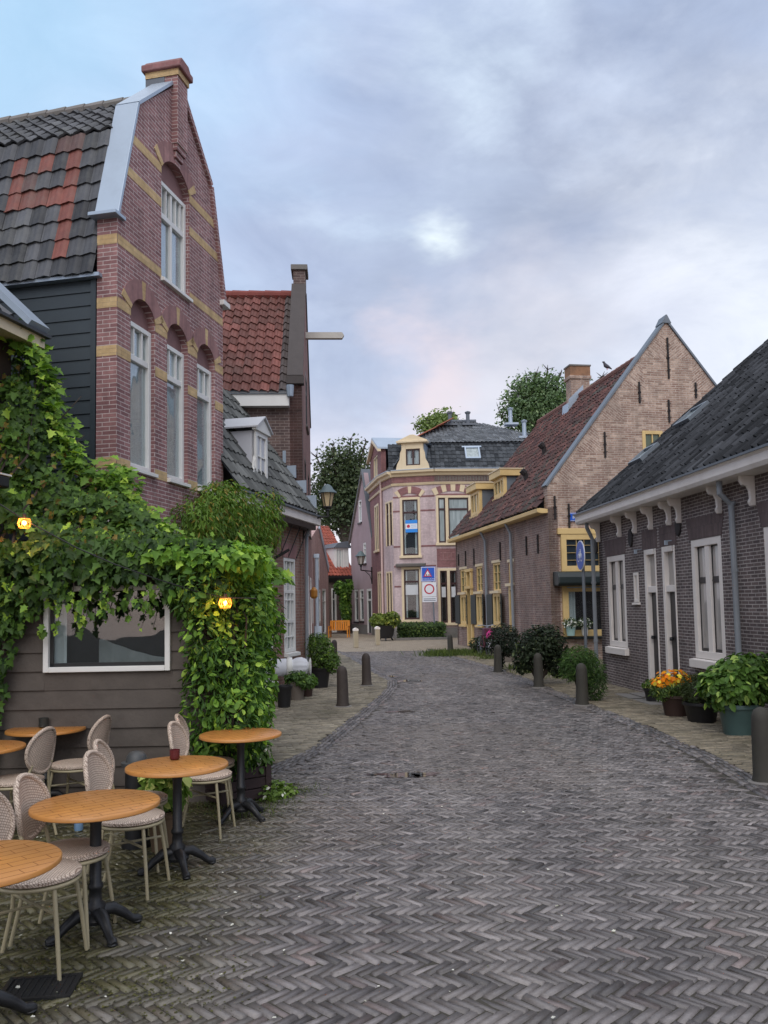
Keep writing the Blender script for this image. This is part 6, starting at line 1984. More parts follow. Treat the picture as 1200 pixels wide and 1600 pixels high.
def pot(name, label, p, r, h, mat, cat='pot', rb=.72, group=None):
    t = thing(name, label, cat, p, 0, group)
    m = MB(); m.lathe([(r * rb, 0), (r * .93, h * .8), (r, h * .86), (r * 1.04, h * .88), (r * 1.04, h), (r * .9, h), (r * .88, h * .9), (0, h * .9)], 24); m.build('pot_body', mat, t, smooth=True)
    m = MB(); m.lathe([(.0, h * .885), (r * .88, h * .885), (r * .6, h * .93), (0, h * .95)], 16); m.build('soil', plain('soil', S(46, 38, 32), .95, .3, 10, .4), t)
    return t

def shrub(name, label, p, blobs, n, size, a, b, hi, hf, kind='oval', cat='shrub', stem=True, group=None, droop=.2):
    t = thing(name, label, cat, p, 0, group)
    bl_ = [(p[0] + q[0], p[1] + q[1], p[2] + q[2]) + tuple(q[3:]) for q in blobs]
    scatter_blobs('foliage', bl_, n, size, a, b, hi, hf, kind, t, droop=droop)
    if stem: stems('stem', t, (p[0], p[1], p[2]), [(q[0] + R.uniform(-.3, .3) * q[3], q[1] + R.uniform(-.3, .3) * q[4], q[2] + .5 * q[5]) for q in bl_ for _ in (0, 1, 2)], .02)
    return t

# ------------------------------------------------------------------ the creeper on the shed and the café house
def creeper():
    t = thing('climbing_creeper', 'large bright green lobed leaf creeper covering the shed roof and the café house wall', 'climbing plant', (-3.4, 8.6, 0))
    out = [(-120, 500), (0, 532), (60, 548), (85, 578), (100, 640), (118, 690), (132, 722), (165, 748), (200, 738), (212, 768), (222, 797), (255, 818), (275, 842), (330, 866), (380, 868), (420, 878), (440, 900)]
    pts = [at_depth(px, py, 9.6) for px, py in out]
    XS = [q.x for q in pts]; ZS = [q.z for q in pts]
    # sloping mass: from the shed eave up to the walls behind
    n = 21000
    x = NP.uniform(-5.3, -1.46, n); tt = NP.random(n) ** .8
    h = np.interp(x, XS, ZS)
    bump = smooth_noise(x * 2.2 + 60, tt * 9 + 4, 1.0, 31) - .5
    edge = np.clip(tt, 0, 1)
    z0 = 2.33
    P = np.stack([x, 7.86 + tt * 1.75, z0 + (h - z0) * tt ** 1.15], 1)
    hor = np.clip((h - 2.5) / 1.2, 0, 1)
    nrm = np.stack([.30 * np.ones(n), -.9 * hor - .25, np.ones(n) * .8], 1)
    nrm /= np.linalg.norm(nrm, axis=1, keepdims=True)
    P += nrm * (bump * .42 + NP.normal(0, .06, n))[:, None]
    gap = smooth_noise(x * 3.4 + 70, P[:, 2] * 3.4 + P[:, 1] * 1.5, 1.3, 44)
    ok = (P[:, 2] < np.interp(P[:, 0], XS, ZS) + .06) & ((gap > .33) | (NP.random(n) < .25))
    x, P, nrm, tt, hor = x[ok], P[ok], nrm[ok], tt[ok], hor[ok]; n = len(P)
    D = np.stack([NP.normal(0, .5, n), -np.ones(n) * .6, -np.ones(n) * .6], 1) + rnd_unit(n) * .4
    Nn = nrm + rnd_unit(n) * .55
    cl = np.clip(.15 + .25 * tt + .45 * np.clip((x + 3.6) / 2.0, 0, 1) + .8 * (smooth_noise(x * 2 + 80, P[:, 2] * 2 + 5, 1.6, 32) - .45), 0, 1)  # leaf tone deepens to the left: shade under the eave put into the colour
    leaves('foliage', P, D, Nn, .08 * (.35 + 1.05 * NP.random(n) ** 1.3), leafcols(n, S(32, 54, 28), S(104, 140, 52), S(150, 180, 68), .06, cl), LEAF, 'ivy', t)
    # hanging fringe over the front wall, deep at the far left
    n = 6500
    x = NP.uniform(-5.0, -1.46, n)
    low = np.interp(x, [-5, -3.75, -3.45, -3.2, -2.6, -2.1, -1.75, -1.5, -1.3], [.1, .15, 1.3, 1.98, 2.10, 2.05, 1.92, 1.6, 1.4]) + .42 * (smooth_noise(x * 7 + 60, x * 0 + 7, 1.0, 33) - .5)
    z = low + (2.45 - low) * NP.random(n) ** .62
    gap = smooth_noise(x * 4 + 70, z * 4 + 3, 1.2, 45)
    keep = ((gap > .36) | (NP.random(n) < .2))
    x, z = x[keep], z[keep]; n = len(x)
    thick = np.where(z < 1.9, .10, .22)
    P = np.stack([x, 7.90 - .06 - thick * NP.random(n), z], 1)
    Nn = np.stack([NP.normal(0, .4, n), -np.ones(n), NP.normal(.35, .4, n)], 1)
    D = np.stack([NP.normal(0, .5, n), np.zeros(n), -np.ones(n)], 1)
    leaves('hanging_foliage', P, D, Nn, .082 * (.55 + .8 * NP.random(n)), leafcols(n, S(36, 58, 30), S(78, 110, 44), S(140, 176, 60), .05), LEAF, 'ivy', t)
    # sprays sticking out of the edge of the mass
    n = 1400
    k = NP.integers(1, len(XS) - 1, n); f_ = NP.random(n)
    x = np.array(XS)[k] * (1 - f_) + np.array(XS)[k + 1] * f_ if False else np.interp(NP.uniform(0, 1, n), np.linspace(0, 1, len(XS)), XS)
    zt_ = np.interp(x, XS, ZS)
    P = np.stack([x + NP.normal(0, .05, n), 9.55 - NP.random(n) * .5, zt_ + NP.normal(-.05, .09, n)], 1)
    D = rnd_unit(n) + np.array([.6, -.3, .2]); Nn = rnd_unit(n) * .6 + np.array([.2, -.5, .8])
    leaves('edge_sprays', P, D, Nn, .10 * (.5 + .8 * NP.random(n)), leafcols(n, S(70, 104, 40), S(128, 164, 58), S(168, 194, 80), .15), LEAF, 'ivy', t)
    # trailing tendrils over the window and the wall
    TP_, TD_, TN_ = [], [], []
    tm = MB()
    for k in range(58):
        x0 = R.uniform(-3.5, -1.5) if k < 44 else R.uniform(-4.6, -3.4); ln = R.uniform(.08, .34) * (1 if k < 44 else 1.6); z0_ = R.uniform(1.85, 2.1); y0 = 7.80 - R.uniform(0, .12)
        dx = R.uniform(-.15, .15); pts_ = [(x0 + dx * q * q, y0 - .02 * q, z0_ - ln * q) for q in (0, .33, .66, 1)]
        tm.tube(pts_, [.005, .004, .003, .002], 4)
        for q in range(int(ln * 30)):
            u = R.random(); TP_.append((x0 + dx * u * u + R.uniform(-.03, .03), y0 - .02 - R.uniform(0, .03), z0_ - ln * u)); TD_.append((R.uniform(-.8, .8), -.2, -1)); TN_.append((R.uniform(-.5, .5), -1, R.uniform(-.1, .7)))
    n = len(TP_); leaves('tendril_leaves', np.array(TP_), np.array(TD_), np.array(TN_), .07 * (.4 + .9 * NP.random(n)), leafcols(n, S(48, 78, 34), S(112, 148, 54), S(160, 190, 74), .15), LEAF, 'ivy', t)
    # withered leaves
    n = 260; x = NP.uniform(-4.8, -1.5, n); h = np.interp(x, XS, ZS); tt = NP.random(n)
    P = np.stack([x, 7.78 + tt * 1.7, 2.38 + (h - 2.3) * tt], 1)
    leaves('withered_leaves', P, rnd_unit(n) + np.array([0, 0, -1]), rnd_unit(n) + np.array([0, -1, .5]), .07 * (.5 + .7 * NP.random(n)), leafcols(n, S(110, 90, 50), S(150, 130, 66)), LEAF, 'ivy', t)
    m = tm
    for k in range(26):
        x0 = R.uniform(-5, -1.4); h0 = float(np.interp(x0, XS, ZS))
        p_ = [Vector((x0, 7.84, R.uniform(.2, 1.9) if x0 < -3.6 else 2.2)), Vector((x0 + R.uniform(-.2, .2), 7.82, 2.35)), Vector((x0 + R.uniform(-.3, .3), 8.7, 2.3 + (h0 - 2.3) * .45)), Vector((x0 + R.uniform(-.3, .3), 9.5, h0 - .12))]
        m.tube(p_, [.016, .014, .012, .006], 5)
    m.build('stem', TWIG, t, Matrix.Identity(4))
creeper()

def corner_vine():
    t = thing('corner_vine', 'dense dark green long leaved vine growing up the shed corner from a planter box', 'climbing plant', (-1.45, 7.7, 0))
    blobs = [(-1.50, 7.74, .95, .20, .2, .5), (-1.48, 7.75, 1.5, .22, .22, .42), (-1.52, 7.8, 2.0, .34, .3, .30), (-1.38, 8.2, 2.05, .24, .5, .36), (-1.24, 8.5, 1.55, .2, .5, .5), (-1.20, 8.8, 1.0, .2, .5, .45), (-1.22, 8.25, .75, .26, .4, .45),
             (-1.32, 8.0, 1.3, .24, .4, .5), (-1.16, 9.3, 1.6, .18, .5, .5), (-1.22, 7.76, .75, .28, .26, .36), (-1.34, 7.7, .5, .32, .2, .22), (-1.15, 7.9, 1.15, .16, .2, .3), (-1.12, 8.1, 1.75, .16, .25, .3)]
    blobs = [(q[0] - .18,) + q[1:] for q in blobs]
    scatter_blobs('foliage', blobs, 10500, .066, S(34, 60, 32), S(84, 122, 48), S(150, 184, 70), .10, 'long', t, shell=.45, droop=.45)
    scatter_blobs('young_leaves', blobs, 2600, .072, S(60, 96, 40), S(118, 158, 58), S(160, 192, 78), .12, 'oval', t, shell=.85, droop=.3)
    scatter_blobs('lobed_foliage', [(-1.58, 7.95, 2.25, .45, .45, .18), (-1.42, 8.4, 2.16, .22, .6, .2), (-1.95, 7.95, 2.3, .5, .4, .15), (-1.34, 8.5, 1.8, .18, .4, .36)], 3800, .078, S(70, 110, 40), S(134, 174, 58), S(166, 200, 80), .14, 'ivy', t, shell=.6)
    m = MB()
    for k in range(14):
        x0 = R.uniform(-1.66, -1.42); m.tube([(x0, 7.72 + R.uniform(-.05, .1), .25), (x0 + R.uniform(-.15, .15), 7.8, 1.0), (x0 + R.uniform(-.2, .2), 7.9, 1.7), (x0 + R.uniform(-.2, .05), 8.1, 2.2)], [.016, .013, .01, .006], 5)
    m.build('stem', TWIG, t, Matrix.Identity(4))
    a = gnd(346, 1262); b = gnd(421, 1250)
    f = Face((a.x, a.y), (b.x, b.y + .05))
    t = thing('planter_box', 'dark wooden planter box on the ground at the shed corner', 'planter', f.o)
    M_PL = plain('dark_planter_wood', S(58, 44, 44), .8, .25, 4, .3, 20)
    m = MB()
    for k in range(3): m.box(0, f.w, 0, .03, .02 + .1 * k, .112 + .1 * k); m.box(0, f.w, .37, .40, .02 + .1 * k, .112 + .1 * k); m.box(0, .03, .03, .37, .02 + .1 * k, .112 + .1 * k); m.box(f.w - .03, f.w, .03, .37, .02 + .1 * k, .112 + .1 * k)
    for x in (-.01, f.w - .05): m.box(x, x + .06, -.015, .0, 0, .33); 
    m.build('boards', M_PL, t, f.M, bevel=.006)
    m = MB(); m.box(.03, f.w - .03, .03, .37, .24, .27); m.build('soil', plain('soil2', S(46, 38, 32), .95, .3, 10, .4), t, f.M)
    g = shrub('jasmine_bush', 'light green bush with small white flowers in the planter box', (f.pt(f.w * .55, .2, .27)), [(-.16, 0, .14, .18, .16, .2), (.06, 0, .17, .2, .16, .22), (.16, .05, .1, .14, .14, .2)], 1500, .06, S(58, 90, 40), S(122, 150, 70), S(214, 214, 196), .05, 'oval', stem=True)
    p = gnd(432, 1246)
    shrub('weed_patch', 'low green weeds with white blossom growing at the planter foot', p, [(-.04, 0, .06, .12, .2, .1), (.06, .1, .03, .12, .16, .06)], 380, .045, S(70, 96, 40), S(124, 150, 66), S(226, 226, 214), .12, 'oval', cat='weeds', stem=False)
corner_vine()

def wisteria():
    x0 = CF.uv(300, 800)[0]; x1 = CF.uv(430, 820)[0]
    c = CF.pt((x0 + x1) / 2, 0, 0)
    t = thing('wisteria', 'hanging olive and green wisteria under the gutter of the brick cottage', 'climbing plant', (c.x, c.y, 0))
    blobs = []
    for px, py, rx, rz in ((305, 815, .42, .34), (330, 800, .45, .42), (355, 795, .45, .48), (375, 810, .42, .52), (398, 812, .42, .55), (418, 815, .34, .5), (350, 835, .5, .35), (385, 845, .45, .35), (322, 828, .35, .3), (345, 770, .3, .2), (420, 785, .3, .28), (372, 858, .22, .3), (402, 852, .24, .34), (424, 846, .16, .3), (310, 842, .2, .2)):
        u, z = CF.uv(px, py, -.30); q = CF.pt(u, -.28, z)
        blobs.append((q.x, q.y, q.z, rx, rx, rz))
    scatter_blobs('foliage', blobs, 10500, .09, S(60, 90, 38), S(122, 154, 60), S(146, 132, 62), .12, 'long', t, shell=.4, droop=1.1)
    m = MB(); m.tube([CF.pt(.1, -.1, 0), CF.pt(.15, -.12, 1.5), CF.pt(.3, -.15, 3.0), CF.pt(1.6, -.2, 3.3)], [.05, .045, .035, .015], 6); m.build('stem', TWIG, t, Matrix.Identity(4))
wisteria()

# ------------------------------------------------------------------ pots on the left pavement
MD = plain('black_pot_glaze', S(34, 34, 36), .5, .2, 5, .1, 20)
MBROWN = plain('brown_pot', S(66, 48, 42), .7, .2, 5, .2, 20)
MGREYP = plain('grey_concrete_pot', S(112, 104, 96), .85, .25, 5, .3, 20)
MTEAL = plain('teal_glazed_pot', S(72, 96, 94), .35, .3, 3, .05, 10, dirt=S(40, 56, 58), dirt_amt=.5)
LG = 'plant pots on the left pavement'
p = gnd(500, 1075); pot('black_plant_pot', 'black pot holding the boxwood on the left pavement', p, .24, .46, MD)
shrub('boxwood', 'round boxwood with bright top in the black pot on the left pavement', (p.x, p.y, .42), [(0, 0, .42, .33, .33, .26), (-.05, 0, .62, .28, .28, .18), (.1, -.05, .22, .34, .33, .24), (.28, -.08, .12, .18, .2, .2)], 3600, .05, S(34, 46, 34), S(96, 128, 50), S(140, 168, 66), .06, 'oval')
p = gnd(464, 1094); pot('concrete_pot', 'grey concrete pot below the white pleated bundle', p, .17, .36, MGREYP)
shrub('trailing_plant', 'small dark green plant spilling over the grey concrete pot', (p.x, p.y, .34), [(0, 0, .08, .22, .2, .13), (.15, -.1, .02, .16, .14, .1)], 700, .07, S(40, 64, 34), S(90, 120, 56), S(130, 160, 70), .06, 'oval')
pw = gnd(459, 1090)
p = gnd(480, 1089); pot('brown_pot', 'small brown pot on the pavement right of the concrete pot', p, .13, .26, MBROWN)
shrub('leafy_pot_plant', 'leafy green plant in the small brown pot', (p.x, p.y, .24), [(0, 0, .09, .18, .17, .12)], 420, .08, S(50, 78, 38), S(100, 132, 60), S(140, 170, 80), .06, 'oval')
p = gnd(444, 1106); pot('dark_tub', 'tall dark tub at the vine foot on the left pavement', p, .15, .40, MD)
# white pleated bundle
t = thing('pleated_bundle', 'white pleated bundle with a round white end resting on the pots under the cottage window', 'bundle', (pw.x, pw.y, .60), 0.12)
def lathe_x(prof, n=24):
    m = MB(); m.lathe(prof, n); m.v = [(z, y, -x) for x, y, z in m.v]; return m
MWB_ = plain('pale_sheet', S(206, 208, 214), .7, .05, 6, .1, 30)
m = lathe_x([(.10, -.38), (.17, -.36), (.18, -.14), (.17, -.13)]); m.build('cloth_end', MWB_, t, smooth=True)
m = lathe_x([(.19, -.13), (.20, -.12), (.20, -.03), (.19, -.02)]); m.build('band', M_WHITE, t, smooth=True)
m = MB(); nq = 48; prof = [(.155, -.02), (.19, .06), (.20, .16), (.16, .26), (.08, .30)]
for r_, z in prof:
    for q in range(nq): a = 2 * PI * q / nq; rr = r_ * (1 - .07 * (q % 4 == 0) * (1 if .0 < z < .28 else 0)); m.v.append((z, rr * math.cos(a), rr * math.sin(a)))
for k in range(len(prof) - 1):
    for q in range(nq): q2 = (q + 1) % nq; m.f.append((k * nq + q, k * nq + q2, (k + 1) * nq + q2, (k + 1) * nq + q)); m.c.append(None)
m.build('pleats', MWB_, t, smooth=True)
m = lathe_x([(.03, .28), (.16, .32), (.19, .335), (.16, .35), (.0, .36)]); m.build('round_end', M_WHITE, t, smooth=True)

# pot plants between the tables
p = gnd(257, 1328); pot('terrace_pot', 'tan pot with lime green plant behind the cup table', p, .13, .30, plain('tan_pot', S(108, 88, 66), .8, .25, 4, .3, 20))
shrub('lime_plant', 'lime green leafy plant in the tan pot behind the cup table', (p.x, p.y, .27), [(0, 0, .16, .17, .16, .15), (.03, 0, .28, .13, .12, .1), (-.04, 0, .26, .12, .12, .1)], 520, .085, S(84, 116, 48), S(148, 176, 80), S(196, 206, 120), .14, 'oval')

# ------------------------------------------------------------------ pots on the right pavement
p = gnd(1022, 1098); pot('black_tub', 'small black tub by the left narrow door', p, .17, .26, MD)
shrub('small_bedding_plant', 'small green bedding plant in the black tub by the door', (p.x, p.y, .25), [(0, 0, .07, .17, .16, .1)], 420, .05, S(50, 74, 36), S(104, 132, 58), S(200, 200, 120), .12, 'oval')
p = gnd(1057, 1120); pot('round_brown_pot', 'round dark brown pot below the orange flowers', p, .23, .34, MBROWN)
tf = shrub('flower_pot_plant', 'bushy plant with orange and yellow flowers before the narrow doors', (p.x, p.y, .32), [(0, 0, .15, .28, .26, .16), (-.2, -.05, .08, .2, .2, .12)], 1500, .06, S(48, 72, 34), S(100, 124, 56), S(140, 150, 70), .05, 'long')
P, d = blob_points([(p.x, p.y, .60, .26, .24, .10), (p.x - .22, p.y, .52, .14, .14, .07)], 190, .5); P[:, 2] += .02
leaves('flowers', P, d + rnd_unit(190) * .4, d + np.array([0, -.4, .8]), .062 * (.7 + .6 * NP.random(190)), leafcols(190, S(226, 120, 24), S(240, 160, 30), S(236, 214, 70), .28), PETAL, 'petal', tf)
p = gnd(1097, 1129); pot('dark_bowl', 'wide dark bowl right of the orange flowers', p, .26, .30, MD)
shrub('lavender_plant', 'dark feathery plant in the wide dark bowl', (p.x, p.y, .28), [(-.05, 0, .2, .24, .22, .22), (.15, -.1, .12, .2, .18, .14)], 1700, .10, S(44, 56, 34), S(84, 100, 54), S(110, 90, 80), .05, 'blade', droop=-.6)
p = gnd(1155, 1149); pot('teal_pot', 'big teal glazed pot beside the right edge bollard', p, .26, .42, MTEAL)
shrub('rhododendron', 'large glossy rhododendron in the teal pot by the right edge', (p.x + .05, p.y + .05, .4), [(0, 0, .28, .48, .42, .26), (-.22, -.05, .22, .3, .28, .24), (.3, .05, .36, .34, .34, .3), (.05, .0, .46, .36, .34, .18)], 3600, .098, S(42, 66, 32), S(98, 134, 56), S(150, 176, 88), .12, 'oval')

# ------------------------------------------------------------------ shrubs before the old gable house
p = gnd(781, 1051); p.y += .25
shrub('round_topiary', 'round dark clipped topiary just behind the far right stone bollard', p, [(.16, 0, .83, .43, .40, .42), (.05, 0, .45, .12, .12, .4)], 3200, .055, S(20, 28, 22), S(44, 56, 40), S(74, 88, 56), .03, 'oval')
p = gnd(845, 1073); p.y += .25
shrub('dark_shrub', 'wide dark shrub just behind the middle stone bollard', p, [(-.12, 0, .80, .40, .36, .42), (.26, .05, .86, .40, .36, .44), (.08, -.05, .95, .42, .36, .36), (.42, .1, .55, .30, .3, .36), (-.3, .1, .55, .24, .24, .28)], 4400, .07, S(24, 34, 26), S(54, 68, 44), S(96, 108, 74), .05, 'oval')
p = gnd(914, 1100); p.y += .25
shrub('feathery_shrub', 'feathery bright green shrub behind the nearest round topped stone bollard', p, [(-.02, 0, .74, .30, .28, .26), (.14, .05, .58, .28, .28, .32), (.25, .1, .32, .22, .24, .3), (-.16, 0, .62, .2, .22, .22)], 4600, .10, S(40, 64, 34), S(84, 116, 56), S(120, 150, 80), .06, 'blade', droop=-.2)
p = gnd(799, 1036)
t = thing('stone_trough', 'low pale stone trough between the dark topiary and the wide dark shrub', 'trough', (p.x + .25, p.y + .4, 0), .1)
m = MB(); m.box(-.5, .5, -.2, .2, 0, .42); m.build('trough_body', MGREYP, t, bevel=.03)
m = MB(); m.box(-.42, .42, -.13, .13, .42, .43); m.build('soil', plain('soil3', S(46, 38, 32), .95, .3), t)
p = gnd(752, 1022)
shrub('wall_shrub', 'small dark shrub at the foot of the ochre door frame', p, [(0, 0, .3, .4, .35, .35)], 900, .08, S(26, 38, 26), S(56, 72, 42), S(90, 100, 60), .05, 'oval')

# window sill pots of the old gable house
for px, r_, mt, lb in ((892, .15, plain('mint_pot', S(170, 206, 200), .6, .05), 'mint pot with white flowers in the shop window'), (914, .11, M_WHITE, 'white jug with white flowers in the shop window')):
    u, z = HG.uv(px, 992, -.28); q = HG.pt(u, -.28, z)
    q.z = .78
    pt = pot('flower_pot', lb, q, r_, .28, mt, group=None)
    shrub('white_flowers', 'white flowers growing in the ' + ('mint pot' if px < 900 else 'white jug'), (q.x, q.y, q.z + .26), [(0, 0, .12, .22, .2, .16)], 420, .06, S(44, 60, 40), S(80, 100, 66), S(236, 236, 236), .3, 'oval', cat='flowers')

# ------------------------------------------------------------------ before the mansion
p0 = gnd(622, 1000); p1 = gnd(700, 1001)
t = thing('low_hedge', 'low clipped hedge along the foot of the corner mansion', 'hedge', ((p0.x + p1.x) / 2, p0.y, 0))
n = 5200
x = NP.uniform(p0.x, p1.x, n); y = NP.uniform(p0.y, p0.y + 1.3, n); z = NP.uniform(.05, .72, n)
face_ = NP.random(n)
y = np.where(face_ < .5, p0.y + NP.normal(0, .05, n), y); z = np.where(face_ >= .5, .72 + NP.normal(0, .06, n), z)
P = np.stack([x, y, z], 1)
leaves('foliage', P, rnd_unit(n) + np.array([0, -.4, .2]), rnd_unit(n) * .7 + np.array([0, -.6, .6]), .10 * (.6 + .8 * NP.random(n)), leafcols(n, S(36, 54, 34), S(84, 108, 56), S(120, 140, 70), .08), LEAF, 'oval', t)
m = MB(); m.box(p0.x + .1, p1.x - .1, p0.y + .12, p0.y + 1.2, 0, .6); m.build('branch_mass', TWIG, t, Matrix.Identity(4))
kb = MB(); kb.box(p0.x - .2, p1.x + .2, p0.y - .35, p0.y - .2, -.02, .12); structure(kb.build('kerb', M_STONE))
p = gnd(664, 997)
shrub('yellow_shrub', 'yellow green shrub behind the low hedge', (p.x, p.y + 1.2, 0), [(-.3, 0, .95, .7, .5, .45), (.5, 0, .9, .6, .5, .4)], 1800, .13, S(74, 88, 40), S(150, 150, 60), S(196, 186, 80), .12, 'oval')
p = gnd(641, 997)
shrub('rust_shrub', 'rust brown feathery shrub under the mansion window', (p.x, p.y + 1.0, 0), [(0, 0, 1.0, .5, .4, .5), (.1, 0, 1.4, .3, .3, .4)], 1200, .14, S(104, 74, 50), S(160, 116, 78), S(180, 140, 90), .1, 'blade', droop=-.5)
p = gnd(603, 1001)
t = thing('plant_tub', 'black footed tub with plants before the side of the corner mansion', 'tub', p)
m = MB(); m.lathe([(.30, .12), (.40, .3), (.46, .72), (.5, .78), (.44, .78), (.40, .7), (0, .7)], 20); m.build('tub_body', MD, t, smooth=True)
for k in range(3): a = 2 * PI * k / 3 + .5; m = MB(); m.tube([(.25 * math.cos(a), .25 * math.sin(a), .2), (.42 * math.cos(a), .42 * math.sin(a), 0)], .04, 6); m.build('foot', M_IRON, t)
shrub('tub_plant', 'yellow green bushy plants filling the black footed tub', (p.x, p.y, .7), [(-.3, 0, .35, .45, .4, .35), (.3, 0, .4, .45, .4, .38)], 1800, .13, S(54, 74, 38), S(130, 146, 62), S(186, 190, 90), .1, 'oval')

# grass
p = gnd(704, 1024)
t_pts = NP.normal(0, .42, (1600, 2)) * np.array([1.1, .8])
P = np.stack([p.x + t_pts[:, 0], p.y + t_pts[:, 1], np.zeros(1600)], 1)
go = leaves('grass', P, rnd_unit(1600) * .5 + np.array([0, 0, 1]), rnd_unit(1600) + np.array([0, -.4, 0]), .2 * (.5 + NP.random(1600)), leafcols(1600, S(62, 80, 40), S(104, 118, 60)), LEAF, 'blade')
go['kind'] = 'stuff'; go['label'] = 'short grass tufts round the stone bollard by the hedge'
def verge(name, pts, n, sp, h, label):
    idx = NP.integers(0, len(pts), n); B = np.array([[q.x, q.y, 0] for q in pts])[idx]
    P = B + np.concatenate([NP.normal(0, sp, (n, 2)), np.zeros((n, 1))], 1)
    o = leaves(name, P, rnd_unit(n) * .6 + np.array([0, 0, 1]), rnd_unit(n) + np.array([0, -.4, 0]), h * (.4 + NP.random(n)), leafcols(n, S(60, 78, 40), S(112, 124, 60)), LEAF, 'blade')
    o['kind'] = 'stuff'; o['label'] = label
verge('weeds', [gnd(a, b) for a, b in ((735, 1020), (750, 1026), (765, 1030), (812, 1046), (830, 1052), (866, 1054), (880, 1060))], 1500, .22, .16, 'weeds along the foot of the old brick house')
verge('moss_weeds', [gnd(a, b) for a, b in ((425, 1252), (445, 1240), (405, 1268), (370, 1272), (330, 1262), (455, 1235))], 900, .12, .05, 'moss and tiny weeds at the planter foot')

# fallen petals
n = 95
px = NP.uniform(20, 470, n); py = 1255 + 340 * NP.random(n) ** 1.3
px = np.where(NP.random(n) < .25, NP.uniform(440, 1000, n), px)
P = []
for a, b in zip(px, py): q = gnd(a, b, .009); P.append((q.x, q.y, .009 + R.uniform(0, .004)))
po = leaves('fallen_petals', np.array(P), rnd_unit(n), rnd_unit(n) * .3 + np.array([0, 0, 1]), .016 * (.5 + NP.random(n)), leafcols(n, S(206, 204, 190), S(236, 234, 226)), PETAL, 'petal')
po['kind'] = 'stuff'; po['label'] = 'tiny white petals scattered on the paving'
# moss in the terrace joints
n = 14000
a = NP.uniform(-60, 420, n); b = 1240 + 350 * NP.random(n) ** 1.2
P = []
for u, v in zip(a, b):
    q = gnd(u, v, .0)
    if R.random() < float(smooth_noise(np.array([q.x + 60.]), np.array([q.y + 9.]), 2.2, 8)[0]) * 1.1 * min(1, max(0, (-.55 - q.x) / 1.0)): P.append((q.x, q.y, .001))
n = len(P)
mo = leaves('moss', np.array(P), rnd_unit(n), rnd_unit(n) * .35 + np.array([0, 0, 1]), .013 * (.4 + NP.random(n)), leafcols(n, S(70, 70, 40), S(98, 96, 54)), LEAF_FAR, 'petal')
mo['kind'] = 'stuff'; mo['label'] = 'moss tufts in the terrace paving joints'

# vine on the cottage down the lane
q = at_depth(536, 995, 54.2)
t = thing('lane_vine', 'bright green vine climbing beside the white door of the red roofed cottage', 'climbing plant', (q.x, q.y, 0))
bl_ = []
for px, py, rx, ry in ((532, 918, 9, 11), (540, 930, 7, 18), (542, 955, 6, 20), (537, 945, 5, 18), (546, 915, 5, 10)):
    u = at_depth(px, py, 54.4); bl_.append((u.x, u.y, u.z, rx * 54 / 1300., .3, ry * 54 / 1300.))
scatter_blobs('foliage', bl_, 1500, .19, S(46, 76, 36), S(110, 148, 56), S(150, 180, 76), .08, 'oval', t)
m = MB(); m.tube([(q.x + .2, q.y + .2, 0), (q.x + .25, q.y + .25, 1.6), (q.x + .05, q.y + .2, 3.0)], [.05, .04, .02], 6); m.build('stem', TWIG, t, Matrix.Identity(4))
# ================================================================== lamps
def lantern_lamp(name, label, P, H, arm_to, glass):
    t = thing(name, label, 'street lamp', P)
    s = H / .62
    g = MB(); g.lathe([(.085 * s, .10 * s), (.155 * s, .42 * s)], 6); g.build('glass', glass, t)
    fr = MB()
    for k in range(6): a = 2 * PI * k / 6; fr.tube([(.087 * s * math.cos(a), .087 * s * math.sin(a), .10 * s), (.158 * s * math.cos(a), .158 * s * math.sin(a), .42 * s)], .010 * s, 5)
    fr.lathe([(.03 * s, 0), (.05 * s, .03 * s), (.04 * s, .06 * s), (.10 * s, .09 * s), (.10 * s, .11 * s)], 12); fr.build('frame', M_IRON, t)
    c = MB(); c.lathe([(.215 * s, .41 * s), (.20 * s, .44 * s), (.13 * s, .50 * s), (.10 * s, .56 * s), (.05 * s, .60 * s), (.0, .62 * s)], 20); c.build('cap', plain('patinated_cap', S(86, 102, 106), .5, .15), t, smooth=True)
    a = MB(); v = Vector(arm_to) - Vector(P)
    a.tube([(0, 0, .02 * s), (0, 0, -.12 * s)], .025 * s, 8); a.tube([(0, 0, -.12 * s), (v.x, v.y, -.12 * s)], .022 * s, 8)
    a.tube([(v.x * .35, v.y * .35, -.13 * s), (v.x * .8, v.y * .8, -.28 * s), (v.x, v.y, -.55 * s)], .014 * s, 6); a.tube([(v.x, v.y, .05 * s), (v.x, v.y, -.62 * s)], .03 * s, 8)
    a.build('bracket', M_IRON, t)
    return t
mg, nt, bs = newmat('amber_lamp_glass'); bs.inputs['Base Color'].default_value = S(196, 176, 140); bs.inputs['Roughness'].default_value = .2
q = CF.pt(CF.w - .05, -.02, 0)
P = at_depth(512, 799, q.y + .02)
lantern_lamp('street_lantern', 'six sided street lantern with beige glass on the brick cottage corner', P, .62, (q.x, q.y, P.z), mg)
q = MF1.pt(0, 0, 0); P = at_depth(564, 886, 48.6); w_ = XY(581, 50.5)
mg2, nt, bs = newmat('grey_lamp_glass'); bs.inputs['Base Color'].default_value = S(170, 164, 156); bs.inputs['Roughness'].default_value = .2
lantern_lamp('street_lantern', 'distant wall lantern on bracket between the mauve house and the corner mansion', P, .95, (w_.x, w_.y, P.z), mg2)

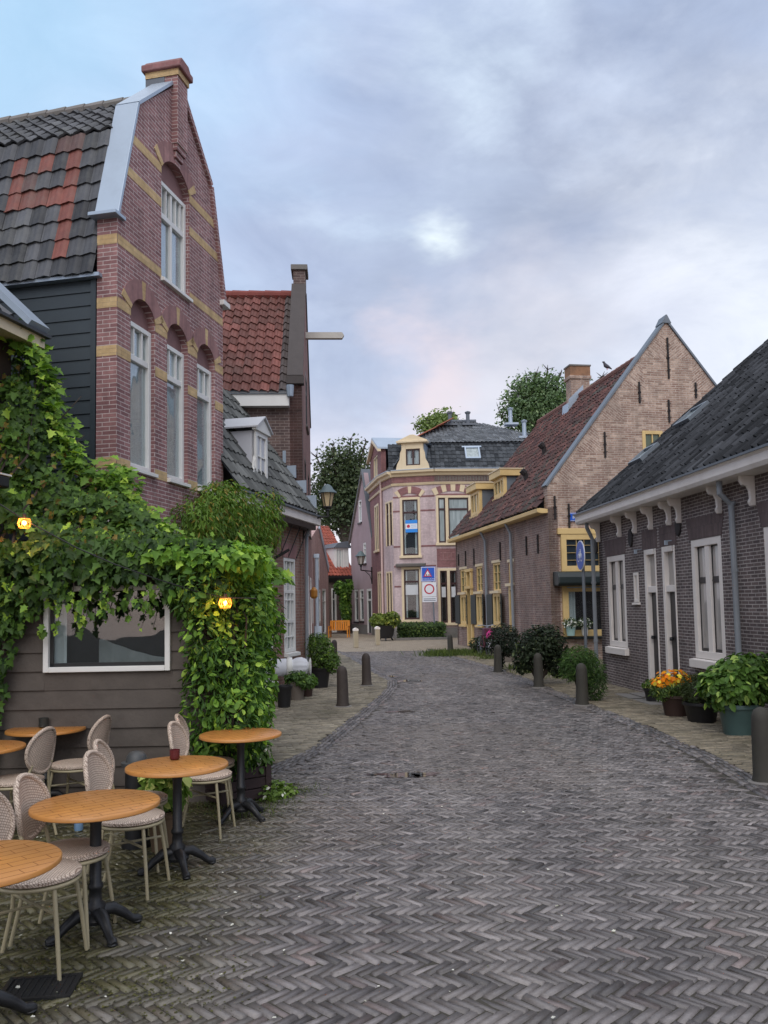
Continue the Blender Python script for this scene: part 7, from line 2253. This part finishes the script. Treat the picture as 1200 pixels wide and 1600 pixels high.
# lit lanterns of the string lights
ME = emis('glowing_filament', (1.0, .42, .08, 1), 14.0)
MA, nt, bs = newmat('amber_wicker'); bs.inputs['Base Color'].default_value = S(190, 110, 36); bs.inputs['Emission Color'].default_value = (1.0, .33, .04, 1); bs.inputs['Emission Strength'].default_value = 0.8
lampP = []
for px, py, lb in ((38, 818, 'lit amber string lantern high at the left by the café house'), (352, 943, 'lit amber string lantern in the vine right of the shed window')):
    P = at_depth(px, py, 7.55); lampP.append(P)
    t = thing('string_lantern', lb, 'lantern', P, 0, 'lit string lanterns')
    m = MB(); m.lathe([(.008, -.022), (.026, .0), (.022, .022), (.008, .034)], 12); m.build('bulb', ME, t, smooth=True)
    m = MB()
    for k in range(14):
        a = 2 * PI * k / 14; m.tube([(.055 * math.cos(a), .055 * math.sin(a), -.05), (.075 * math.cos(a + .2), .075 * math.sin(a + .2), .0), (.06 * math.cos(a + .4), .06 * math.sin(a + .4), .055)], .004, 5)
    m.tube(ring_pts(.055, -.05), .005, 5); m.tube(ring_pts(.06, .055), .005, 5); m.build('wicker_shade', MA, t)
    m = MB(); m.lathe([(.02, .05), (.022, .11), (.008, .12)], 10); m.build('socket', M_IRON, t)
    t.scale = (.78, .78, .78)
    ld = bpy.data.lights.new('lantern_light', 'POINT'); ld.energy = 6.0; ld.color = (1, .45, .12); ld.shadow_soft_size = .05
    lo = bpy.data.objects.new('lantern_light', ld); COL.objects.link(lo); lo.parent = t; lo.location = (0, -.03, 0)
cab = MB()
pts = [at_depth(-40, 770, 7.5)]
for px, py in ((0, 788), (38, 812), (60, 824), (120, 856), (180, 882), (240, 903), (300, 922), (352, 934), (400, 935)): pts.append(at_depth(px, py, 7.56))
cab.tube(pts, .006, 6, caps=True)
o = cab.build('light_cable', M_IRON); tag(o, 'thin black cable of the string lanterns across the creeper', 'cable')

# ================================================================== signs
def text_mesh(s, size, mat, name, parent, M, ext=.002):
    cu = bpy.data.curves.new('t', 'FONT'); cu.body = s; cu.size = size; cu.align_x = 'CENTER'; cu.align_y = 'CENTER'; cu.extrude = ext
    to = bpy.data.objects.new('t', cu)
    COL.objects.link(to)
    dg = bpy.context.evaluated_depsgraph_get()
    me = bpy.data.meshes.new_from_object(to.evaluated_get(dg))
    bpy.data.objects.remove(to); me.materials.clear(); me.materials.append(mat)
    return link_mesh(name, me, parent, M)
def paint(name, c, r=.4): return plain(name, c, r, .03, 3, 0)
P_BLUE, P_WHITE, P_RED, P_BLACK = paint('sign_blue', S(36, 92, 196)), paint('sign_white', S(226, 230, 236)), paint('sign_red', S(186, 40, 66)), paint('sign_black', S(28, 28, 34))
Pb = XY(678, 43.9)
f = Face((Pb.x - 1, Pb.y), (Pb.x + 1, Pb.y))
t = thing('traffic_sign', 'blue children warning sign above white red ring sign on one pole behind the hedge', 'road sign', (Pb.x, Pb.y, 0))
def uz(px, py): u, z = f.uv(px, py); return u - 1, z
Mt = Matrix.Translation((Pb.x, Pb.y, 0))
m = MB(); m.tube([(0, .05, 0), (-.12, .05, uz(669, 888)[1])], .04, 8); m.build('pole', M_ZINCDARK, t)
x0, z1 = uz(657.5, 885.5); x1, z0 = uz(680.5, 908.5)
m = MB(); m.box(x0, x1, -.02, .01, z0, z1); b1 = m.build('blue_board', P_BLUE, t, bevel=.008)
m = MB(); w_ = .03
for a in ((x0 + .02, x1 - .02, z0 + .02, z0 + .05), (x0 + .02, x1 - .02, z1 - .05, z1 - .02), (x0 + .02, x0 + .05, z0 + .05, z1 - .05), (x1 - .05, x1 - .02, z0 + .05, z1 - .05)): m.box(a[0], a[1], -.024, -.02, a[2], a[3])
m.build('white_border', P_WHITE, b1)
cx = (x0 + x1) / 2; h = z1 - z0; tb = z0 + h * .32; tt_ = z1 - h * .10; hw = h * .29
cxm = cx - .03
m = MB(); m.prism([(cxm - hw, tb), (cxm + hw, tb), (cxm, tt_)], 'y', -.026, -.02); m.build('red_triangle', P_RED, b1)
m = MB(); m.prism([(cxm - hw * .66, tb + .05), (cxm + hw * .66, tb + .05), (cxm, tt_ - .13)], 'y', -.030, -.026); m.build('white_triangle', P_WHITE, b1)
m = MB()
for dx in (-.06, .07): m.lathe([(.0, -.025), (.022, 0), (.0, .025)], 8, cxm + dx, -.032, tb + .17 - abs(dx)); m.prism([(cxm + dx - .03, tb + .06), (cxm + dx + .03, tb + .06), (cxm + dx + .02, tb + .14), (cxm + dx - .02, tb + .14)], 'y', -.034, -.030)
m.build('children_pictogram', P_BLACK, b1)
text_mesh('SCHOOLZONE', .105, P_WHITE, 'lettering', b1, Mt @ Matrix.Translation((cx, -.024, z0 + h * .17)) @ Matrix.Rotation(PI / 2, 4, 'X'))
x0, z1 = uz(659.5, 910); x1, z0 = uz(682, 932)
m = MB(); m.box(x0, x1, -.02, .01, z0, z1); b2 = m.build('white_board', P_WHITE, t, bevel=.008)
cx, cz = (x0 + x1) / 2, (z0 + z1) / 2 + .02
m = MB(); n = 32
for k in range(n):
    a0, a1 = 2 * PI * k / n, 2 * PI * (k + 1) / n
    m.face([(cx + r_ * math.cos(a), -.023, cz + r_ * math.sin(a)) for r_, a in ((.27, a0), (.27, a1), (.20, a1), (.20, a0))])
m.build('red_ring', P_RED, b2)
x0, z1 = uz(660, 933); x1, z0 = uz(682.5, 940.5)
m = MB(); m.box(x0, x1, -.02, .01, z0, z1); b3 = m.build('sub_plate', P_WHITE, t, bevel=.005)
m = MB()
for zz in (.3, .62): m.box(x0 + .06, x1 - .06, -.023, -.02, z0 + (z1 - z0) * zz - .015, z0 + (z1 - z0) * zz + .02)
m.build('text_lines', paint('sign_grey', S(90, 96, 116)), b3)

# blue round sign near the right corner
pb = gnd(914, 1068)
t = thing('round_sign', 'blue round road sign seen almost edge on, on a grey pole beside the cottage corner', 'road sign', pb, math.radians(-88))
zc = at_depth(905, 868, pb.y).z
m = MB(); m.tube([(0, .05, 0), (0, .05, zc + .3)], .035, 10); m.build('pole', M_ZINCDARK, t)
def disc(r0, r1, y0, y1, mat, name, par):
    m = MB(); m.lathe([(r0, y0), (r1, y0), (r1, y1), (r0, y1)], 40); m.v = [(x, z, y + zc) for x, y, z in m.v]; return m.build(name, mat, par)
d1 = disc(0, .335, -.01, .01, P_WHITE, 'white_disc', t); d2 = disc(0, .31, -.016, -.0105, P_BLUE, 'blue_disc', t)
m = MB()
for cx in (-.11, .11):
    n = 18
    for k in range(n):
        a0, a1 = 2 * PI * k / n, 2 * PI * (k + 1) / n
        m.face([(cx + r_ * math.cos(a), -.019, zc - .05 + r_ * math.sin(a)) for r_, a in ((.09, a0), (.09, a1), (.07, a1), (.07, a0))])
for p_, q_ in (((-.11, -.05), (-.03, .08)), ((-.03, .08), (.08, .08)), ((.11, -.05), (.06, .12)), ((-.03, .08), (.02, -.06)), ((.02, -.06), (.08, .08)), ((.03, .13), (.09, .13))):
    m.tube([(p_[0], -.019, zc + p_[1]), (q_[0], -.019, zc + q_[1])], .009, 5)
m.build('bicycle_pictogram', P_WHITE, d2)

# street name plate on the old gable
x0, zz = HSIGN
f = HG
t = thing('street_name_sign', 'blue street name sign with white capitals on the pink brick gable', 'sign', f.pt(x0, -.03, zz))
m = MB(); m.box(x0, x0 + 1.0, -.035, -.015, zz - .13, zz + .13); bo = m.build('plate', P_BLUE, t, f.M, bevel=.01)
m = MB()
for a in ((x0 + .02, x0 + .98, zz - .115, zz - .105), (x0 + .02, x0 + .98, zz + .105, zz + .115)): m.box(a[0], a[1], -.038, -.035, a[2], a[3])
m.build('white_border', P_WHITE, bo)
text_mesh('KANA', .2, P_WHITE, 'lettering', bo, f.M @ Matrix.Translation((x0 + .36, -.038, zz)) @ Matrix.Rotation(PI / 2, 4, 'X'))

# blue and white board in the mansion window
f = MF1
x0, x1, z0, z1 = f.rect(633.5, 813, 652.5, 831.5)
t = thing('window_board', 'blue and white notice board in the first floor mansion window', 'sign', f.pt((x0 + x1) / 2, .0, z0))
m = MB(); m.box(x0, x1, -.02, .0, z0, z1); b = m.build('board', P_WHITE, t, f.M)
pb2 = paint('bright_blue', S(46, 140, 226))
m = MB(); m.box(x0, x1, -.026, -.021, z1 - (z1 - z0) * .28, z1); m.build('blue_bar', pb2, b); m = MB(); m.box(x0, x1, -.026, -.021, z0, z0 + (z1 - z0) * .28); m.build('blue_bar', pb2, b)
m = MB(); m.lathe([(0, -.024), (.09, -.024), (.09, -.021), (0, -.021)], 14); m.v = [(x0 + .16 + x, z, (z0 + z1) / 2 + y) for x, y, z in m.v]; m.build('red_emblem', P_RED, b)
m = MB()
for k in range(2): m.box(x0 + .3, x1 - .05, -.024, -.021, (z0 + z1) / 2 + .04 - .1 * k, (z0 + z1) / 2 + .07 - .1 * k)
m.build('text_lines', paint('pale_blue', S(150, 190, 230)), b)

# ================================================================== bicycle by the old house, orange bench, bird
def bicycle():
    p = gnd(764, 1027)
    t = thing('bicycle', 'dark bicycle parked by the old brick house, seen from the front', 'bicycle', (p.x, p.y, 0), math.radians(100))
    for x, nm in ((0, 'wheel'), (1.02, 'wheel')):
        m = MB(); n = 28; m.tube([(x + .33 * math.cos(2 * PI * k / n), 0, .34 + .33 * math.sin(2 * PI * k / n)) for k in range(n + 1)], .02, 6, caps=False)
        w = m.build(nm, P_BLACK, t)
        m = MB()
        for k in range(12): a = 2 * PI * k / 12; m.tube([(x, 0, .34), (x + .31 * math.cos(a), 0, .34 + .31 * math.sin(a))], .003, 4)
        m.build('spokes', M_ZINC, w)
    m = MB()
    for a, b in (((0, 0, .34), (.12, 0, .98)), ((.12, 0, .8), (.5, 0, .32)), ((.5, 0, .32), (.66, 0, .88)), ((.5, 0, .32), (1.02, 0, .34)), ((1.02, 0, .34), (.64, 0, .75)), ((.12, 0, .9), (.64, 0, .78))): m.tube([a, b], .018, 6)
    m.build('frame', plain('maroon_frame', S(96, 30, 50), .35, .1), t)
    m = MB(); m.tube([(.22, -.3, 1.06), (.1, -.2, 1.08), (.12, 0, 1.04), (.1, .2, 1.08), (.22, .3, 1.06)], .014, 6); m.tube([(.12, 0, .95), (.12, 0, 1.05)], .014, 6); m.build('handlebar', M_ZINC, t)
    m = MB(); m.prism([(.52, -.09), (.52, .09), (.78, .03), (.78, -.03)], 'z', .90, .95); m.build('saddle', P_BLACK, t, bevel=.015)
    m = MB(); m.box(-.22, .08, -.2, .2, .72, .98); m.build('front_crate', plain('maroon_crate', S(80, 34, 56), .6, .2), t, bevel=.03)
    a = math.radians(100)
    def W(x, y, z): return (p.x + x * math.cos(a) - y * math.sin(a), p.y + x * math.sin(a) + y * math.cos(a), z)
    def cloth(name, label, cat, c, r, mat):
        tt = thing(name, label, cat, W(*c))
        m = MB(); m.lathe([(.05, -r[2]), (.8, -.7 * r[2]), (1.0, -.1 * r[2]), (.86, .5 * r[2]), (.4, .9 * r[2]), (.05, r[2])], 14, sx=1, sy=1)
        m.v = [(x * r[0] * (1 + .12 * math.sin(5 * z * 9 + x * 7)), y * r[1] * (1 + .1 * math.sin(9 * z + 4 * x)), z) for x, y, z in m.v]
        m.build('cloth', mat, tt, smooth=True)
        m = MB(); m.tube([(-r[0] * .4, 0, r[2] * .8), (0, 0, r[2] * 1.25), (r[0] * .4, 0, r[2] * .8)], .012, 5); m.build('strap', mat, tt)
    cloth('pink_bag', 'magenta pink bag hung at the front of the bicycle', 'bag', (-.27, .02, .74), (.15, .2, .15), plain('magenta_cloth', S(196, 48, 128), .7, .15))
    cloth('white_bag', 'crumpled white bag hanging below the pink bag on the bicycle', 'bag', (-.30, -.02, .48), (.14, .19, .20), plain('pale_sheet2', S(216, 210, 218), .7, .1))
bicycle()

P = gnd(530, 996)
t = thing('garden_bench', 'orange yellow slatted garden bench down the side lane', 'bench', (P.x, P.y, 0), math.radians(-12))
MO = plain('orange_bench_paint', S(206, 132, 38), .5, .12, 5, .05)
m = MB()
for k in range(4): m.box(-.55, .55, -.24 + .12 * k, -.14 + .12 * k, .42, .45)
m.build('seat', MO, t)
m = MB()
for k in range(8): m.box(-.52 + .135 * k, -.42 + .135 * k, .22, .25, .46, .92)
m.box(-.58, .58, .21, .26, .90, .98); m.build('backrest', MO, t)
for sx in (-1, 1):
    m = MB(); m.box(sx * .56 - .03, sx * .56 + .03, -.25, -.19, 0, .64); m.box(sx * .56 - .03, sx * .56 + .03, .19, .25, 0, .92); m.box(sx * .56 - .035, sx * .56 + .035, -.27, .22, .62, .66); m.build('side_frame', MO, t)

xb = HF.uv(948, 575, 3.95); zr_ = None
bp = at_depth(949, 577, HF.pt(HF.w - 4.3, 3.95, 0).y)
t = thing('pigeon', 'small grey bird perched on the ridge of the old gable house', 'bird', bp, math.radians(200))
m = MB(); m.tube([(-.20, 0, .02), (-.10, 0, .07), (.0, 0, .10), (.08, 0, .14), (.12, 0, .21), (.15, 0, .26), (.19, 0, .26), (.225, 0, .25)], [.015, .04, .075, .075, .045, .04, .028, .006], 10); m.build('body', plain('bird_grey', S(86, 86, 94), .7, .2), t, smooth=True)
for s in (-1, 1): m = MB(); m.tube([(.0, s * .025, -.03), (.01, s * .025, .06)], .008, 5); m.build('leg', P_RED, t)

# ================================================================== trees beyond the roofs
def tree(label, base, h, blobs, n, size, a, b, hi, kind='oval', trunk_r=.35):
    t = thing('broadleaf_tree', label, 'tree', base)
    bw = [(base[0] + q[0], base[1] + q[1], q[2], q[3], q[4], q[5]) for q in blobs]
    m = MB(); tp = Vector((base[0], base[1], min(q[2] for q in bw)))
    m.tube([(base[0], base[1], 0), (base[0] + .1, base[1], tp.z * .6), tp], [trunk_r, trunk_r * .8, trunk_r * .6], 10)
    for q in bw:
        m.tube([(base[0] + .1, base[1], tp.z * .75), tuple(Vector((base[0], base[1], tp.z)).lerp(Vector(q[:3]), .5) + Vector((0, 0, .4))), q[:3]], [trunk_r * .45, trunk_r * .3, .06], 6)
        for _ in range(4):
            d = Vector(rnd_unit(1)[0]); m.tube([q[:3], (q[0] + d.x * q[3] * .9, q[1] + d.y * q[4] * .9, q[2] + abs(d.z) * q[5] * .9)], [.06, .015], 5)
    m.build('trunk', BARK, t, Matrix.Identity(4))
    P, d = blob_points(bw, n, .25)
    # clumps: pull the leaves towards random twig centres
    k = 160; C_, _ = blob_points(bw, k, .45); idx = NP.integers(0, k, n)
    P = P * .40 + C_[idx] * .60 + NP.normal(0, size * .8, (n, 3))
    cl = np.clip(NP.random(k)[idx] * .8 + NP.random(n) * .3, 0, 1)
    leaves('crown', P, rnd_unit(n) + np.array([0, 0, -.4]), rnd_unit(n) * .8 + np.array([0, -.3, .7]), size * (.6 + .8 * NP.random(n)), leafcols(n, a, b, hi, .05, cl), LEAF_FAR, kind, t)

def wpt(px, py, Y): q = at_depth(px, py, Y); return q
def tree_px(label, Y, bx, cl, n, size, a, b, hi, kind='oval'):
    base = at_depth(bx, 940, Y); base = (base.x, base.y, 0)
    s = Y / 1300.0
    blobs = []
    for px, py, rx, ry in cl:
        q = at_depth(px, py, Y); blobs.append((q.x - base[0], R.uniform(-1, 1) * rx * s * .4, q.z, rx * s, rx * s, ry * s))
    tree(label, base, 0, blobs, n, size, a, b, hi, kind)
tree_px('dense dark tree rising behind the red roofed cottage', 75, 540, [(505, 770, 34, 46), (540, 750, 40, 52), (575, 770, 34, 55), (520, 715, 30, 26), (555, 712, 30, 22), (585, 720, 18, 20), (500, 820, 40, 30), (550, 815, 44, 36), (495, 715, 14, 20), (548, 688, 8, 9), (572, 690, 7, 10), (520, 696, 8, 9)], 10500, .30, S(46, 60, 44), S(98, 112, 80), S(124, 132, 98))
tree_px('light green tree top behind the mansion roof', 80, 690, [(690, 655, 26, 20), (672, 662, 22, 16), (708, 650, 16, 16), (656, 668, 14, 10), (690, 690, 34, 24)], 3600, .30, S(84, 104, 60), S(142, 160, 98), S(170, 180, 120))
tree_px('tall drooping tree behind the old gable house', 76, 850, [(850, 625, 42, 36), (806, 630, 36, 42), (784, 652, 22, 34), (825, 600, 30, 24), (880, 620, 30, 36), (835, 590, 24, 18), (855, 578, 14, 12), (800, 665, 24, 30), (850, 675, 60, 36), (812, 608, 14, 12), (870, 595, 16, 12), (905, 640, 26, 40), (940, 590, 14, 12), (876, 585, 10, 8)], 11500, .27, S(64, 86, 62), S(124, 148, 106), S(150, 168, 124), 'oval')
